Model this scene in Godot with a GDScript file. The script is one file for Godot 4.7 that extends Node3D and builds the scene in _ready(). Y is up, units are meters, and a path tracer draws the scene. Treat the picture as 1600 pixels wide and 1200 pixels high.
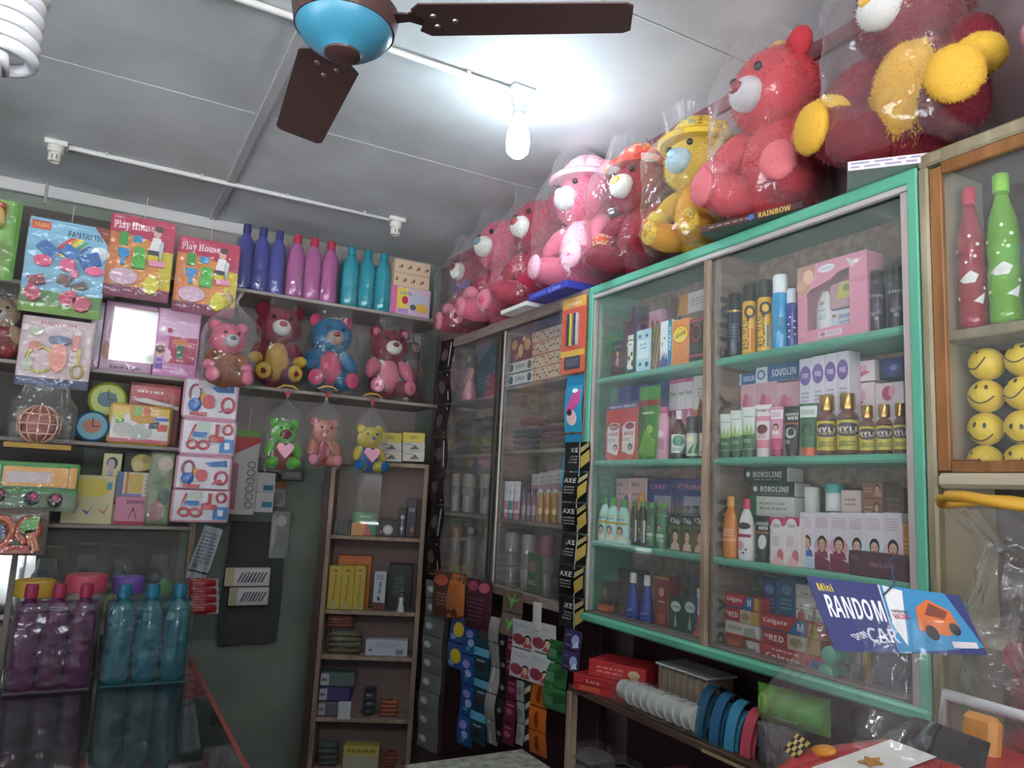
extends Node3D
# A small gift and cosmetics shop: wall cabinets, shelving, a counter and bagged soft toys.
const ART_0 := [["r",0,0.0,1,0.12,"b0605a"],["e",0.06,0.6,0.03,0.08,"4a3430"],["e",0.16999999999999998,0.52,0.03,0.08,"4a3430"],["e",0.28,0.3,0.03,0.08,"4a3430"],["e",0.39,0.82,0.03,0.08,"4a3430"],["e",0.5,0.3,0.03,0.08,"4a3430"],["e",0.6100000000000001,0.52,0.03,0.08,"4a3430"],["e",0.72,0.6,0.03,0.08,"4a3430"],["e",0.8300000000000001,0.52,0.03,0.08,"4a3430"],["e",0.94,0.3,0.03,0.08,"4a3430"],["e",0.1,0.85,0.025,0.07,"6a4a40"],["e",0.21000000000000002,0.55,0.025,0.07,"6a4a40"],["e",0.32,0.85,0.025,0.07,"6a4a40"],["e",0.43000000000000005,0.55,0.025,0.07,"6a4a40"],["e",0.54,0.85,0.025,0.07,"6a4a40"],["e",0.65,0.55,0.025,0.07,"6a4a40"],["e",0.76,0.85,0.025,0.07,"6a4a40"],["e",0.87,0.55,0.025,0.07,"6a4a40"]]
const ART_1 := [["r",0,0.14,0.16,0.78,"cf7a3c"],["r",0.16,0.14,1,0.78,"d98a3a"],["p",[0.0,0.78,0.0,0.97,0.03,1,0.97,1,1,0.97,1,0.5,0.86,0.62,0.7,0.72,0.4,0.76],"b8284e"],["t",0.36,0.87,0.62,0.12,"Play House","efd3da",2,1],["e",0.72,0.83,0.06,0.05,"d9b09a"],["p",[0.62,0.62,0.82,0.62,0.78,0.78,0.66,0.78],"e4dcd8"],["e",0.74,0.89,0.07,0.04,"3a2a24"],["r",0.8,0.16,1,0.62,"cdb92c"],["r",0.6,0.5,0.78,0.62,"4a4654"],["r",0.0,0.0,1,0.14,"7a2a4c"],["r",0.44,0.5,0.6,0.58,"d9c63a"]]
const ART_2 := [["block",0.28,0.2,0.03,0.6,0.008,"6a3a4a",-25],["block",0.35500000000000004,0.2,0.03,0.6,0.008,"5a5f8a",-25],["block",0.43000000000000005,0.2,0.03,0.6,0.008,"8a6a4a",-25],["block",0.505,0.2,0.03,0.6,0.008,"4a4a50",-25],["block",0.5800000000000001,0.2,0.03,0.6,0.008,"6a3a4a",-25],["block",0.655,0.2,0.03,0.6,0.008,"5a5f8a",-25],["block",0.73,0.2,0.03,0.6,0.008,"8a6a4a",-25],["block",0.805,0.2,0.03,0.6,0.008,"4a4a50",-25]]
const ART_3 := [["hammer",0.64,0.12,0.26,0.76,0.02,"b8343c"],["ring",0.84,0.62,0.16,0.28,0.012,"b8343c"],["block",0.84,0.1,0.24,0.38,0.016,"2f7cc0"],["block",0.84,0.2,0.09,0.18,0.02,"d9d9dc"],["ring",0.22,0.18,0.18,0.22,0.012,"c0404a"],["ring",0.42,0.18,0.18,0.22,0.012,"c0404a"],["block",0.34,0.5,0.24,0.14,0.016,"2f78b8"],["stick",0.52,0.56,0.07,0.16,0.012,"b8343c",-90],["stick",0.14,0.4,0.06,0.5,0.012,"b8343c",-20]]
const ART_4 := [["block",0.22,0.62,0.13,0.16,0.016,"3f9a3a"],["block",0.43,0.68,0.14,0.08,0.014,"3a8fc0"],["cup",0.24,0.38,0.18,0.2,0.016,"2f86c4"],["chair",0.48,0.36,0.24,0.26,0.022,"46ac3c"],["block",0.76,0.42,0.24,0.07,0.018,"dc86a4"],["block",0.69,0.48,0.16,0.07,0.015,"d8c030"],["stick",0.8,0.5,0.1,0.24,0.016,"b9bcc4"],["oval",0.28,0.14,0.42,0.2,0.022,"cfa8bc"],["drop",0.7,0.06,0.3,0.24,0.03,"d6cc3a"]]
const ART_5 := [["e",0.15,0.2,0.05,0.02,"e8e8e4"],["e",0.4,0.6,0.04,0.015,"e8e8e4"],["e",0.7,0.8,0.05,0.02,"e8e8e4"],["p",[0.2,0.4,0.5,0.5,0.7,0.45,0.6,0.36,0.35,0.36],"d9d9d4"],["e",0.85,0.3,0.04,0.02,"e8e8e4"],["p",[0.55,0.15,0.85,0.25,0.8,0.12],"d9d9d4"],["e",0.5,0.9,0.04,0.02,"e8e8e4"],["e",0.1,0.75,0.04,0.02,"e8e8e4"],["e",0.62,0.66,0.04,0.02,"e8e8e4"]]
const ART_6 := [["ring",0.22,0.4,0.2,0.42,0.012,"8a3f4a"],["ball",0.22,0.16,0.24,0.34,0.03,"2f6ab8"],["oval",0.46,0.26,0.22,0.34,0.02,"c9404a"],["ring",0.82,0.2,0.22,0.36,0.012,"c0485c"],["stick",0.66,0.2,0.1,0.3,0.012,"c0485c",-70],["block",0.3,0.08,0.3,0.08,0.012,"c0404c"],["oval",0.36,0.4,0.1,0.24,0.016,"d8a83a"]]
const ART_7 := [["p",[0,0.1,0,1,0.62,1,0.48,0.1],"b3232a"],["t",0.27,0.58,0.42,0.42,"Colgate","f0e4e0"],["p",[0.5,0.1,0.64,1,0.8,1,0.8,0.1],"2a5f9a"],["t",0.7,0.55,0.1,0.5,"M","dfe6f0"],["r",0.84,0.05,0.97,0.95,"b59a3a"],["r",0,0,0.8,0.1,"2a4f8a"]]
const ART_8 := [["r",0,0,1,1,"c8b83c"],["e",0.5,0.68,0.46,0.24,"3a2440"],["t",0.5,0.7,0.75,0.16,"NYLE","e6dcc0"],["t",0.5,0.58,0.5,0.08,"hair oil","d6c07a"],["p",[0.15,0.1,0.4,0.35,0.6,0.12],"8a9a2c"],["lines",0.5,0.22,0.5,0.2,2,"7a6a1f"]]
const ART_9 := [["r",0,0.82,1,1,"c9376a"],["e",0.45,0.82,0.36,0.15,"f0e6e6"],["t",0.45,0.82,0.5,0.09,"Veet","4a8a4a"],["lines",0.4,0.5,0.5,0.2,4,"b9a8a4"],["e",0.75,0.2,0.22,0.14,"c96a7a"],["p",[0.1,0.0,0.9,0.0,0.9,0.12,0.4,0.2],"e8b9b4"]]
const ART_10 := [["t",0.5,0.76,0.7,0.1,"envy","a899a8"],["e",0.4,0.5,0.1,0.12,"4a3550"],["e",0.62,0.5,0.1,0.12,"4a3550"],["e",0.35,0.32,0.12,0.06,"7f7284"],["e",0.62,0.36,0.12,0.06,"6a5f70"],["e",0.5,0.2,0.1,0.05,"8f8292"]]
const ART_11 := [["e",0.5,0.82,0.46,0.1,"7f62a4"],["t",0.5,0.82,0.5,0.05,"PORE","e6def0"],["lines",0.5,0.6,0.6,0.12,3,"a89fb4"],["e",0.5,0.45,0.3,0.06,"b9a8cc"],["p",[0.3,0.2,0.45,0.3,0.6,0.26,0.5,0.15],"4a4a55"]]
const ART_12 := [["p",[0.1,0.0,0.3,0.0,0.2,0.22],"c9a83a"],["p",[0.7,0.0,0.9,0.0,0.8,0.22],"c9a83a"],["r",0.2,0,0.8,0.06,"c9a83a"],["t",0.5,0.5,0.55,0.14,"Parachute","7f94d6",10],["e",0.5,0.3,0.2,0.06,"3f58b5"]]
const ART_13 := [["r",0,0,0.45,1,"9c2228"],["t",0.25,0.5,0.26,0.4,"RED","f0e0dc"],["t",0.08,0.6,0.1,0.25,"Dabur","e8cfc8"],["r",0.45,0,0.75,1,"b9a890"],["r",0.75,0,1,1,"b08a3a"],["e",0.6,0.5,0.12,0.3,"8a7a5a"]]
const ART_14 := [["r",0,0.0,1,0.4,"2c6a3c"],["p",[0.1,0.35,0.2,0.6,0.35,0.4,0.45,0.68,0.6,0.42,0.75,0.62,0.9,0.36],"9cc06a"],["t",0.5,0.82,0.6,0.06,"Himalaya","5a6a5a"],["lines",0.5,0.2,0.5,0.1,2,"b4d2b4"]]
const ART_15 := [["r",0,0.62,1,0.95,"e9dfe4"],["t",0.5,0.82,0.7,0.05,"Fem","3b3b4a"],["p",[0.1,0.45,0.5,0.62,0.9,0.5,0.6,0.35,0.3,0.38],"e9b9cd"],["e",0.5,0.5,0.25,0.06,"f0d5e0"]]
const ART_16 := [["e",0.5,0.75,0.36,0.13,"c9d2cc"],["t",0.5,0.75,0.5,0.07,"Vatika","3f5f55"],["p",[0.5,0.6,0.62,0.25,0.38,0.25],"9fb8a4"],["p",[0.1,0.0,0.2,0.2,0.3,0.0],"8f8a4a"]]
const ART_17 := [["e",0.5,0.42,0.5,0.16,"d9a0b0"],["p",[0,0.0,1,0.0,1,0.16,0,0.3],"7a2140"],["face",0.5,0.42,0.8,0.42,"8a2f4a"],["lines",0.5,0.82,0.7,0.2,5,"c9a8b8"]]
const ART_18 := [["r",0.0,0.0,1,0.12,"3f5a50"],["e",0.1,0.55,0.09,0.34,"3f5a50"],["e",0.9,0.55,0.09,0.34,"3f5a50"],["t",0.5,0.55,0.42,0.5,"Joker","3a3a40",4,1]]
const ART_19 := [["r",0,0,1,1,"cfd6c4"],["p",[0.2,0.1,0.6,0.6,0.5,0.1],"3f7a45"],["p",[0.55,0.15,0.85,0.7,0.8,0.1],"5f9a4f"],["e",0.35,0.75,0.2,0.12,"e9e4a8"]]
const ART_20 := [["r",0.02,0.0,0.98,1,"d8cf4a"],["r",0.02,0.62,0.98,0.72,"c2a92f"],["face",0.5,0.3,0.6,0.62,"e8e0d2"],["t",0.5,0.85,0.6,0.1,"Meera","5d6a1f"]]
const ART_21 := [["r",0.3,0.3,0.95,0.75,"9a94ac"],["t",0.45,0.88,0.6,0.07,"CARE","c77a9a"],["r",0.0,0.2,1,0.3,"b9bcc6"],["lines",0.62,0.5,0.5,0.2,3,"6f6a86"]]
const ART_22 := [["r",0.28,0.0,1,1,"3f6ca0"],["t",0.66,0.5,0.55,0.45,"SOVOLIN","e8edf4"],["e",0.13,0.5,0.1,0.32,"5f86b4"],["e",0.13,0.5,0.06,0.2,"dfe3ea"]]
const ART_23 := [["e",0.35,0.65,0.22,0.2,"c9708a"],["e",0.6,0.35,0.28,0.2,"b85a78"],["e",0.6,0.7,0.14,0.12,"d98fa4"],["e",0.3,0.3,0.14,0.12,"d98fa4"]]
const ART_24 := [["p",[0.2,0.86,0.5,0.93,0.8,0.84,0.5,0.88],"a8382c"],["t",0.5,0.5,0.6,0.2,"Mehndi","7a6a1f",80],["e",0.5,0.1,0.3,0.08,"a89a6a"]]
const ART_25 := [["r",0,0,0.75,1,"2d322c"],["face",0.4,0.55,0.5,0.3,"6d5a4a"],["r",0.8,0,1,1,"cfd3cc"],["lines",0.4,0.2,0.5,0.2,3,"8f968c"]]
const ART_26 := [["r",0,0.0,1,0.25,"dfe6f0"],["p",[0,0.25,1,0.25,1,0.45,0.6,0.36,0,0.3],"5673b8"],["t",0.5,0.5,0.7,0.1,"NIVEA","e8ecf6"]]
const ART_27 := [["r",0.05,0.0,0.95,0.72,"4f5a2f"],["t",0.5,0.85,0.75,0.14,"Chic","e4e1d6",-4,1],["face",0.5,0.36,0.75,0.66,"c9b09a"]]
const ART_28 := [["t",0.55,0.5,0.66,0.4,"BOROLINE","dfe4da"],["e",0.1,0.5,0.05,0.2,"dfe4da"],["lines",0.55,0.15,0.6,0.12,1,"8fa090"]]
const ART_29 := [["face",0.5,0.72,0.5,0.36,"3f8f5a"],["e",0.5,0.4,0.3,0.1,"b9d6b4"],["lines",0.5,0.2,0.5,0.15,2,"c9dcc6"]]
const ART_30 := [["e",0.3,0.3,0.28,0.2,"8a3a48"],["face",0.7,0.3,0.4,0.5,"a8444e"],["lines",0.4,0.8,0.6,0.15,2,"8f9ab0"]]
const ART_31 := [["r",0.04,0.06,0.96,0.94,"d9d4dc"],["p",[0.5,0.8,0.9,0.9,0.92,0.7,0.6,0.68],"2f6fb0"]]
const ART_32 := [["p",[0.3,0.2,0.55,0.75,0.75,0.3],"4a4038"],["lines",0.3,0.75,0.4,0.3,1,"7a7068"]]
const ART_33 := [["e",0.5,0.85,0.3,0.06,"5f8ab8"],["lines",0.5,0.68,0.6,0.15,3,"6f94b8"]]

func _ready() -> void:

	# camera, sky, light, exposure
	var cam := Camera3D.new()
	cam.name = "camera"
	add_child(cam)
	cam.transform = Transform3D(Basis(Vector3(0.8747, 0.049, 0.4822), Vector3(-0.1114, 0.9886, 0.1016), Vector3(-0.4717, -0.1426, 0.8702)), Vector3(0, 1.5, 0))
	cam.fov = 53.88
	cam.near = 0.02
	cam.current = true
	var env := Environment.new()
	env.background_mode = Environment.BG_SKY
	var sky := Sky.new()
	var air := ProceduralSkyMaterial.new()
	air.sky_top_color = Color(0.72, 0.78, 0.86)
	air.sky_horizon_color = Color(0.86, 0.87, 0.88)
	air.ground_bottom_color = Color(0.42, 0.4, 0.38)
	air.ground_horizon_color = Color(0.6, 0.58, 0.55)
	air.sky_energy_multiplier = 1.0
	air.ground_energy_multiplier = 1.0
	sky.sky_material = air
	env.sky = sky
	env.tonemap_mode = Environment.TONE_MAPPER_LINEAR
	env.tonemap_exposure = 1.65
	env.sdfgi_enabled = true
	env.ssao_enabled = true
	env.ssil_enabled = true
	var around := WorldEnvironment.new()
	around.name = "surroundings"
	around.environment = env
	add_child(around)
	var sun := DirectionalLight3D.new()
	sun.name = "sun"
	sun.light_energy = 30.0
	sun.light_color = Color(0.97, 0.985, 1.0)
	sun.light_angular_distance = 0.6
	sun.shadow_enabled = true
	add_child(sun)
	sun.look_at_from_position(Vector3(0, 8, 0), Vector3(-0.5, 7.2, 0.33))

	# shared materials
	rng.seed = 7
	cache["fluff"] = noise_tex(0.09, false, 2.0, Color(0.72, 0.72, 0.72), Color.WHITE, 4, 5)
	var fine := noise_tex(0.022, true, 7.0, Color.BLACK, Color.WHITE, 8, 2, true)
	var printing := mat("ffffff", 0.42).duplicate()
	printing.vertex_color_use_as_albedo = true
	printing.cull_mode = BaseMaterial3D.CULL_DISABLED
	cache["print"] = printing
	cache["bead"] = lathe([0.0, -1.0, 0.5, -0.87, 0.87, -0.5, 1.0, 0.0, 0.87, 0.5, 0.5, 0.87, 0.0, 1.0], 1.0, 14)
	var film: StandardMaterial3D = clear("ffffff", 0.03, 0.05).duplicate()
	film.normal_enabled = true
	film.normal_texture = fine
	film.normal_scale = 1.0
	film.uv1_triplanar = true
	film.uv1_scale = Vector3.ONE * 2.2
	cache["film"] = film
	var wrap: StandardMaterial3D = clear("fefefe", 0.02, 0.04).duplicate()
	wrap.normal_enabled = true
	wrap.normal_texture = fine
	wrap.normal_scale = 0.45
	wrap.uv1_triplanar = true
	wrap.uv1_scale = Vector3.ONE * 1.2
	cache["wrap"] = wrap
	cache["pane"] = clear("e8f0ee", 0.04, 0.02)
	var wood := noise_tex(0.02, false, 2.0, Color(0.7, 0.66, 0.62), Color.WHITE, 12, 5)
	var blotch := noise_tex(0.006, false, 2.0, Color(0.8, 0.79, 0.77), Color.WHITE, 15, 5)
	var green := grained("6cc0a4", 0.4, blotch, Vector3.ONE * 0.6)
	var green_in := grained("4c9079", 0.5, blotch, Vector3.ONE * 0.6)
	var ply := grained("9c8878", 0.75, wood, Vector3(0.4, 3.0, 3.0))
	var beige := grained("b09a88", 0.6, wood, Vector3(2.0, 0.3, 2.0))
	var dun := grained("9a8a84", 0.55, wood, Vector3(0.4, 2.0, 0.4))
	var oak := grained("a59b80", 0.5, wood, Vector3(2.0, 0.3, 2.0))
	var brown := grained("9c6a3e", 0.45, wood, Vector3(2.0, 0.3, 2.0))
	var maroon := grained("3f2029", 0.6, blotch, Vector3.ONE)
	var white := grained("dfe2e6", 0.7, blotch, Vector3.ONE * 0.35, noise_tex(0.05, true, 1.0, Color.BLACK, Color.WHITE, 21), 0.15)
	var plaster := grained("868e84", 0.8, blotch, Vector3.ONE * 0.5)
	var shelf_paint := grained("a49a94", 0.5, blotch, Vector3.ONE * 0.5)
	var steel := mat("b9b4b0", 0.3, 0.7)

	# the room
	struct("floor", box(Vector3(4.22, 0.1, 5.94), 0), grained("6d655c", 0.6, blotch, Vector3.ONE * 0.4), Vector3(-0.29, -0.1, -1.27))
	struct("wall_back", box(Vector3(4.22, 2.947, 0.1), 0), plaster, Vector3(-0.29, 0, -4.19))
	struct("wall_right", box(Vector3(0.1, 2.947, 5.94), 0), grained("927a7d", 0.75, blotch, Vector3.ONE * 0.5), Vector3(1.77, 0, -1.27))
	struct("wall_left", box(Vector3(0.1, 2.947, 2.49), 0), plaster, Vector3(-2.35, 0, -2.945))
	struct("wall_left_low", box(Vector3(0.1, 0.95, 2.8), 0), plaster, Vector3(-2.35, 0, -0.3))
	struct("wall_left_high", box(Vector3(0.1, 0.597, 2.8), 0), plaster, Vector3(-2.35, 2.35, -0.3))
	struct("wall_left_pier", box(Vector3(0.1, 2.947, 0.55), 0), plaster, Vector3(-2.35, 0, 1.375))
	struct("added_sky_awning", box(Vector3(1, 0.04, 3.2), 0.004), mat("8a8f94", 0.6), Vector3(-2.9, 2.5, -0.3))  # unseen awning, added to cut sky light at the left opening
	struct("wall_front", box(Vector3(0.3, 2.847, 0.12), 0), plaster, Vector3(-2.15, 0, 1.66))
	struct("wall_front_side", box(Vector3(0.6, 2.847, 0.12), 0), plaster, Vector3(1.42, 0, 1.66))
	struct("trim_1", box(Vector3(3.12, 0.547, 0.12), 0), plaster, Vector3(-0.44, 2.3, 1.66))
	struct("added_front_counter", box(Vector3(1.62, 1, 0.3), 0.004), grained("8a7a6a", 0.6, wood, Vector3.ONE), Vector3(0.31, 0, 1.5))  # added out of view to block reflections in the low case and floor light
	struct("added_front_low", box(Vector3(0.8, 1, 0.12), 0), plaster, Vector3(-1.6, 0, 1.66))  # unseen low wall, added to limit daylight entering near the floor
	struct("added_sky_awning", box(Vector3(5, 0.04, 1.3), 0.004), mat("8a8f94", 0.6), Vector3(-0.2, 2.5, 2.4))  # added outside to hide the high sky, so light comes mostly off the ground
	struct("ground", box(Vector3(40, 0.1, 40), 0), grained("a0a4a8", 0.8, blotch, Vector3.ONE * 0.2), Vector3(-6, -0.24, 4))
	var ceil_ := struct("ceiling", box(Vector3(4.22, 0.08, 5.94), 0), mat("8a8482", 0.8), Vector3(-0.29, 2.859, -1.27))
	part(ceil_, "board", box(Vector3(1.474, 0.011, 1.336), 0.002), white, Vector3(-1.27, -0.0118, -2.2))
	part(ceil_, "board", box(Vector3(1.474, 0.011, 1.216), 0.002), white, Vector3(-1.27, -0.0118, -0.92))
	part(ceil_, "board", box(Vector3(1.474, 0.011, 1.216), 0.002), white, Vector3(-1.27, -0.0118, 0.3))
	part(ceil_, "board", box(Vector3(1.474, 0.011, 1.216), 0.002), white, Vector3(-1.27, -0.0118, 1.52))
	part(ceil_, "board", box(Vector3(1.474, 0.011, 0.736), 0.002), white, Vector3(-1.27, -0.0118, 2.5))
	part(ceil_, "board", box(Vector3(1.214, 0.011, 1.336), 0.002), white, Vector3(0.08, -0.0118, -2.2))
	part(ceil_, "board", box(Vector3(1.214, 0.011, 1.216), 0.002), white, Vector3(0.08, -0.0118, -0.92))
	part(ceil_, "board", box(Vector3(1.214, 0.011, 1.216), 0.002), white, Vector3(0.08, -0.0118, 0.3))
	part(ceil_, "board", box(Vector3(1.214, 0.011, 1.216), 0.002), white, Vector3(0.08, -0.0118, 1.52))
	part(ceil_, "board", box(Vector3(1.214, 0.011, 0.736), 0.002), white, Vector3(0.08, -0.0118, 2.5))
	part(ceil_, "board", box(Vector3(1.314, 0.011, 1.336), 0.002), white, Vector3(1.35, -0.0118, -2.2))
	part(ceil_, "board", box(Vector3(1.314, 0.011, 1.216), 0.002), white, Vector3(1.35, -0.0118, -0.92))
	part(ceil_, "board", box(Vector3(1.314, 0.011, 1.216), 0.002), white, Vector3(1.35, -0.0118, 0.3))
	part(ceil_, "board", box(Vector3(1.314, 0.011, 1.216), 0.002), white, Vector3(1.35, -0.0118, 1.52))
	part(ceil_, "board", box(Vector3(1.314, 0.011, 0.736), 0.002), white, Vector3(1.35, -0.0118, 2.5))
	struct("trim_2", box(Vector3(0.035, 0.012, 5.71), 0.002), mat("b3b0b2", 0.6), Vector3(0.402, 2.8345, -1.27))
	struct("trim_3", box(Vector3(1.35, 0.06, 0.03), 0.003), mat("c6c2c0", 0.65), Vector3(-0.1, 2.785, -4.12))
	struct("trim_4", box(Vector3(0.018, 0.05, 5.68), 0.003), mat("6f4144", 0.6), Vector3(1.71, 2.796, -1.27))

	# conduits, lamp holders, lamps and fan
	conduit("thin white wiring conduit between two empty ceiling lamp holders", Vector3(-0.24, 2.834, -3.535), Vector3(1.16, 2.834, -3.535))
	conduit("white wiring conduit running behind the ceiling fan to the lit bulb", Vector3(-0.9, 2.834, -2.105), Vector3(1.1, 2.834, -2.105))
	lamp_holder("white ceiling lamp holder without a bulb above the toy cards", Vector3(-0.285, 2.846, -3.535))
	lamp_holder("white ceiling lamp holder without a bulb above the bottle packs", Vector3(1.2, 2.846, -3.53))
	lit_lamp(Vector3(1.118, 2.846, -2.105))
	tube_lamp(Vector3(-0.3, 2.846, 0.6))
	cfl(Vector3(-0.128, 1.985, -0.9))
	fan(Vector3(0.345, 2.846, -1.42))

	# green display cabinet on the wall
	var c := thing("display_cabinet", "green-painted wall cabinet with glass doors full of cosmetics", "cabinet", "wall cabinets", Vector3(1.5, 1.095, -1.5785), -90)
	part(c, "back_panel", box(Vector3(1.203, 1.11, 0.008), 0), ply, Vector3(0, 0.02, -0.198))
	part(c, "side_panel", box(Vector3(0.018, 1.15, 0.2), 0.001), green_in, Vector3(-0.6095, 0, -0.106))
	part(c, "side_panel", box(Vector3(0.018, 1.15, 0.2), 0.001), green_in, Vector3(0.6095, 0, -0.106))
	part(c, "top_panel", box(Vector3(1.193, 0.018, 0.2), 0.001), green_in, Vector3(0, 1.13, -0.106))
	part(c, "bottom_panel", box(Vector3(1.193, 0.016, 0.2), 0.001), ply, Vector3(0, -0.008, -0.106))
	part(c, "partition", box(Vector3(0.018, 1.12, 0.18), 0.001), ply, Vector3(-0.0235, 0.008, -0.112))
	var stencil := flat_art(c, [["t", 0.2, 0.8, 0.17, 0.26, "SUN", "3a2f2a", 90], ["t", 0.2, 0.55, 0.17, 0.26, "PLY", "3a2f2a", 90], ["t", 0.2, 0.28, 0.17, 0.26, "SUN", "3a2f2a", 90], ["t", 0.2, 0.07, 0.12, 0.26, "PLY", "3a2f2a", 90]], 0.18, 1.120, 0.0, "stencil")
	stencil.position = Vector3(-0.0143, 0.008, -0.112)
	stencil.rotation.y = PI / 2
	part(c, "shelf", prism([0.0, 0.0, 0.174, 0.0, 0.180, 0.006, 0.180, 0.014, 0.174, 0.02, 0.0, 0.02], 0.5660), green, Vector3(-0.0335, 0.799, -0.2), Vector3(0, -90, 0))
	part(c, "shelf", prism([0.0, 0.0, 0.174, 0.0, 0.180, 0.006, 0.180, 0.014, 0.174, 0.02, 0.0, 0.02], 0.6130), green, Vector3(0.5995, 0.793, -0.2), Vector3(0, -90, 0))
	part(c, "shelf", prism([0.0, 0.0, 0.174, 0.0, 0.180, 0.006, 0.180, 0.014, 0.174, 0.02, 0.0, 0.02], 0.5660), green, Vector3(-0.0335, 0.511, -0.2), Vector3(0, -90, 0))
	part(c, "shelf", prism([0.0, 0.0, 0.174, 0.0, 0.180, 0.006, 0.180, 0.014, 0.174, 0.02, 0.0, 0.02], 0.6130), green, Vector3(0.5995, 0.511, -0.2), Vector3(0, -90, 0))
	part(c, "shelf", prism([0.0, 0.0, 0.174, 0.0, 0.180, 0.006, 0.180, 0.014, 0.174, 0.02, 0.0, 0.02], 0.5660), green, Vector3(-0.0335, 0.239, -0.2), Vector3(0, -90, 0))
	part(c, "shelf", prism([0.0, 0.0, 0.174, 0.0, 0.180, 0.006, 0.180, 0.014, 0.174, 0.02, 0.0, 0.02], 0.6130), green, Vector3(0.5995, 0.239, -0.2), Vector3(0, -90, 0))
	part(c, "top_rail", box(Vector3(1.243, 0.03, 0.022), 0.004), green, Vector3(0, 1.12, 0))
	part(c, "trim_strip", box(Vector3(1.193, 0.014, 0.016), 0.002), mat("c2bab8", 0.35, 0.2), Vector3(0, 1.104, 0.001))
	part(c, "bottom_rail", box(Vector3(1.243, 0.026, 0.03), 0.006), green, Vector3(0, -0.004, 0.004))
	part(c, "floor_strip", box(Vector3(1.183, 0.006, 0.05), 0.001), mat("7a6a63", 0.6), Vector3(0, 0.0225, -0.03))
	part(c, "stile", box(Vector3(0.026, 1.13, 0.022), 0.003), green, Vector3(-0.6085, 0, 0))
	part(c, "stile", box(Vector3(0.024, 1.13, 0.024), 0.003), green, Vector3(0.6095, 0, 0))
	part(c, "metal_strip", box(Vector3(0.009, 1.07, 0.014), 0.001), mat("c9beb9", 0.25, 0.6), Vector3(-0.5885, 0.028, 0))
	part(c, "wood_strip", box(Vector3(0.018, 1.09, 0.016), 0.002), mat("a99a95", 0.6), Vector3(0.5885, 0.012, 0))
	part(c, "mullion", box(Vector3(0.022, 1.09, 0.014), 0.002), beige, Vector3(-0.0235, 0.012, 0.003))
	part(c, "glass_pane", box(Vector3(0.61, 1.075, 0.003), 0), cache["pane"], Vector3(-0.2865, 0.026, -0.0085))
	part(c, "glass_pane", box(Vector3(0.643, 1.075, 0.003), 0), cache["pane"], Vector3(0.27, 0.026, -0.0125))

	# plain wall cabinet beside it
	c = thing("display_cabinet", "greyish-brown wall cabinet with sliding glass doors beside the green one", "cabinet", "wall cabinets", Vector3(1.5, 1.095, -2.853), -90)
	part(c, "back_panel", box(Vector3(1.254, 1.11, 0.008), 0), dun, Vector3(0, 0.02, -0.198))
	part(c, "side_panel", box(Vector3(0.018, 1.15, 0.2), 0.001), dun, Vector3(-0.635, 0, -0.106))
	part(c, "side_panel", box(Vector3(0.018, 1.15, 0.2), 0.001), dun, Vector3(0.635, 0, -0.106))
	part(c, "top_panel", box(Vector3(1.254, 0.018, 0.2), 0.001), dun, Vector3(0, 1.13, -0.106))
	part(c, "bottom_panel", box(Vector3(1.254, 0.016, 0.2), 0.001), dun, Vector3(0, -0.007, -0.106))
	part(c, "top_rail", box(Vector3(1.294, 0.045, 0.02), 0.003), dun, Vector3(0, 1.105, 0))
	part(c, "bottom_rail", box(Vector3(1.294, 0.036, 0.022), 0.003), dun, Vector3(0, -0.006, 0.001))
	part(c, "stile", box(Vector3(0.026, 1.12, 0.02), 0.002), mat("3b332f", 0.5), Vector3(-0.634, 0, 0))
	part(c, "stile", box(Vector3(0.055, 1.12, 0.02), 0.002), dun, Vector3(0.6195, 0, 0))
	part(c, "divider", box(Vector3(0.016, 1.09, 0.17), 0.001), dun, Vector3(-0.019, 0.01, -0.112))
	part(c, "sash", box(Vector3(0.03, 1.07, 0.012), 0.002), mat("39362f", 0.4), Vector3(-0.047, 0.03, 0))
	part(c, "sash", box(Vector3(0.012, 1.07, 0.008), 0.002), mat("b3aaa2", 0.35, 0.4), Vector3(0.003, 0.03, 0))
	part(c, "shelf", box(Vector3(0.59, 0.014, 0.18), 0.002), dun, Vector3(0.288, 0.8402, -0.112))
	part(c, "shelf", box(Vector3(0.59, 0.014, 0.18), 0.002), dun, Vector3(0.288, 0.5662, -0.112))
	part(c, "shelf", box(Vector3(0.59, 0.014, 0.18), 0.002), dun, Vector3(0.288, 0.2832, -0.112))
	part(c, "shelf", box(Vector3(0.585, 0.014, 0.18), 0.002), dun, Vector3(-0.3245, 0.8202, -0.112))
	part(c, "shelf", box(Vector3(0.585, 0.014, 0.18), 0.002), dun, Vector3(-0.3245, 0.5602, -0.112))
	part(c, "shelf", box(Vector3(0.585, 0.014, 0.18), 0.002), dun, Vector3(-0.3245, 0.2842, -0.112))
	part(c, "glass_pane", box(Vector3(0.59, 1.07, 0.003), 0), cache["pane"], Vector3(-0.332, 0.03, -0.0095))
	part(c, "glass_pane", box(Vector3(0.604, 1.07, 0.003), 0), cache["pane"], Vector3(0.295, 0.03, -0.0065))

	# wooden cabinet at the near end
	c = thing("display_cabinet", "pale wooden cabinet with brown inner frame holding yellow balls and bottles", "cabinet", "wall cabinets", Vector3(1.5, 0.9, -0.6015), -90)
	part(c, "back_panel", box(Vector3(0.663, 1.325, 0.008), 0), grained("544640", 0.7, wood, Vector3(0.4, 2, 2)), Vector3(0, 0.02, -0.198))
	part(c, "side_panel", box(Vector3(0.018, 1.365, 0.2), 0.001), mat("a89c86", 0.6), Vector3(-0.3415, 0, -0.106))
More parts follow.
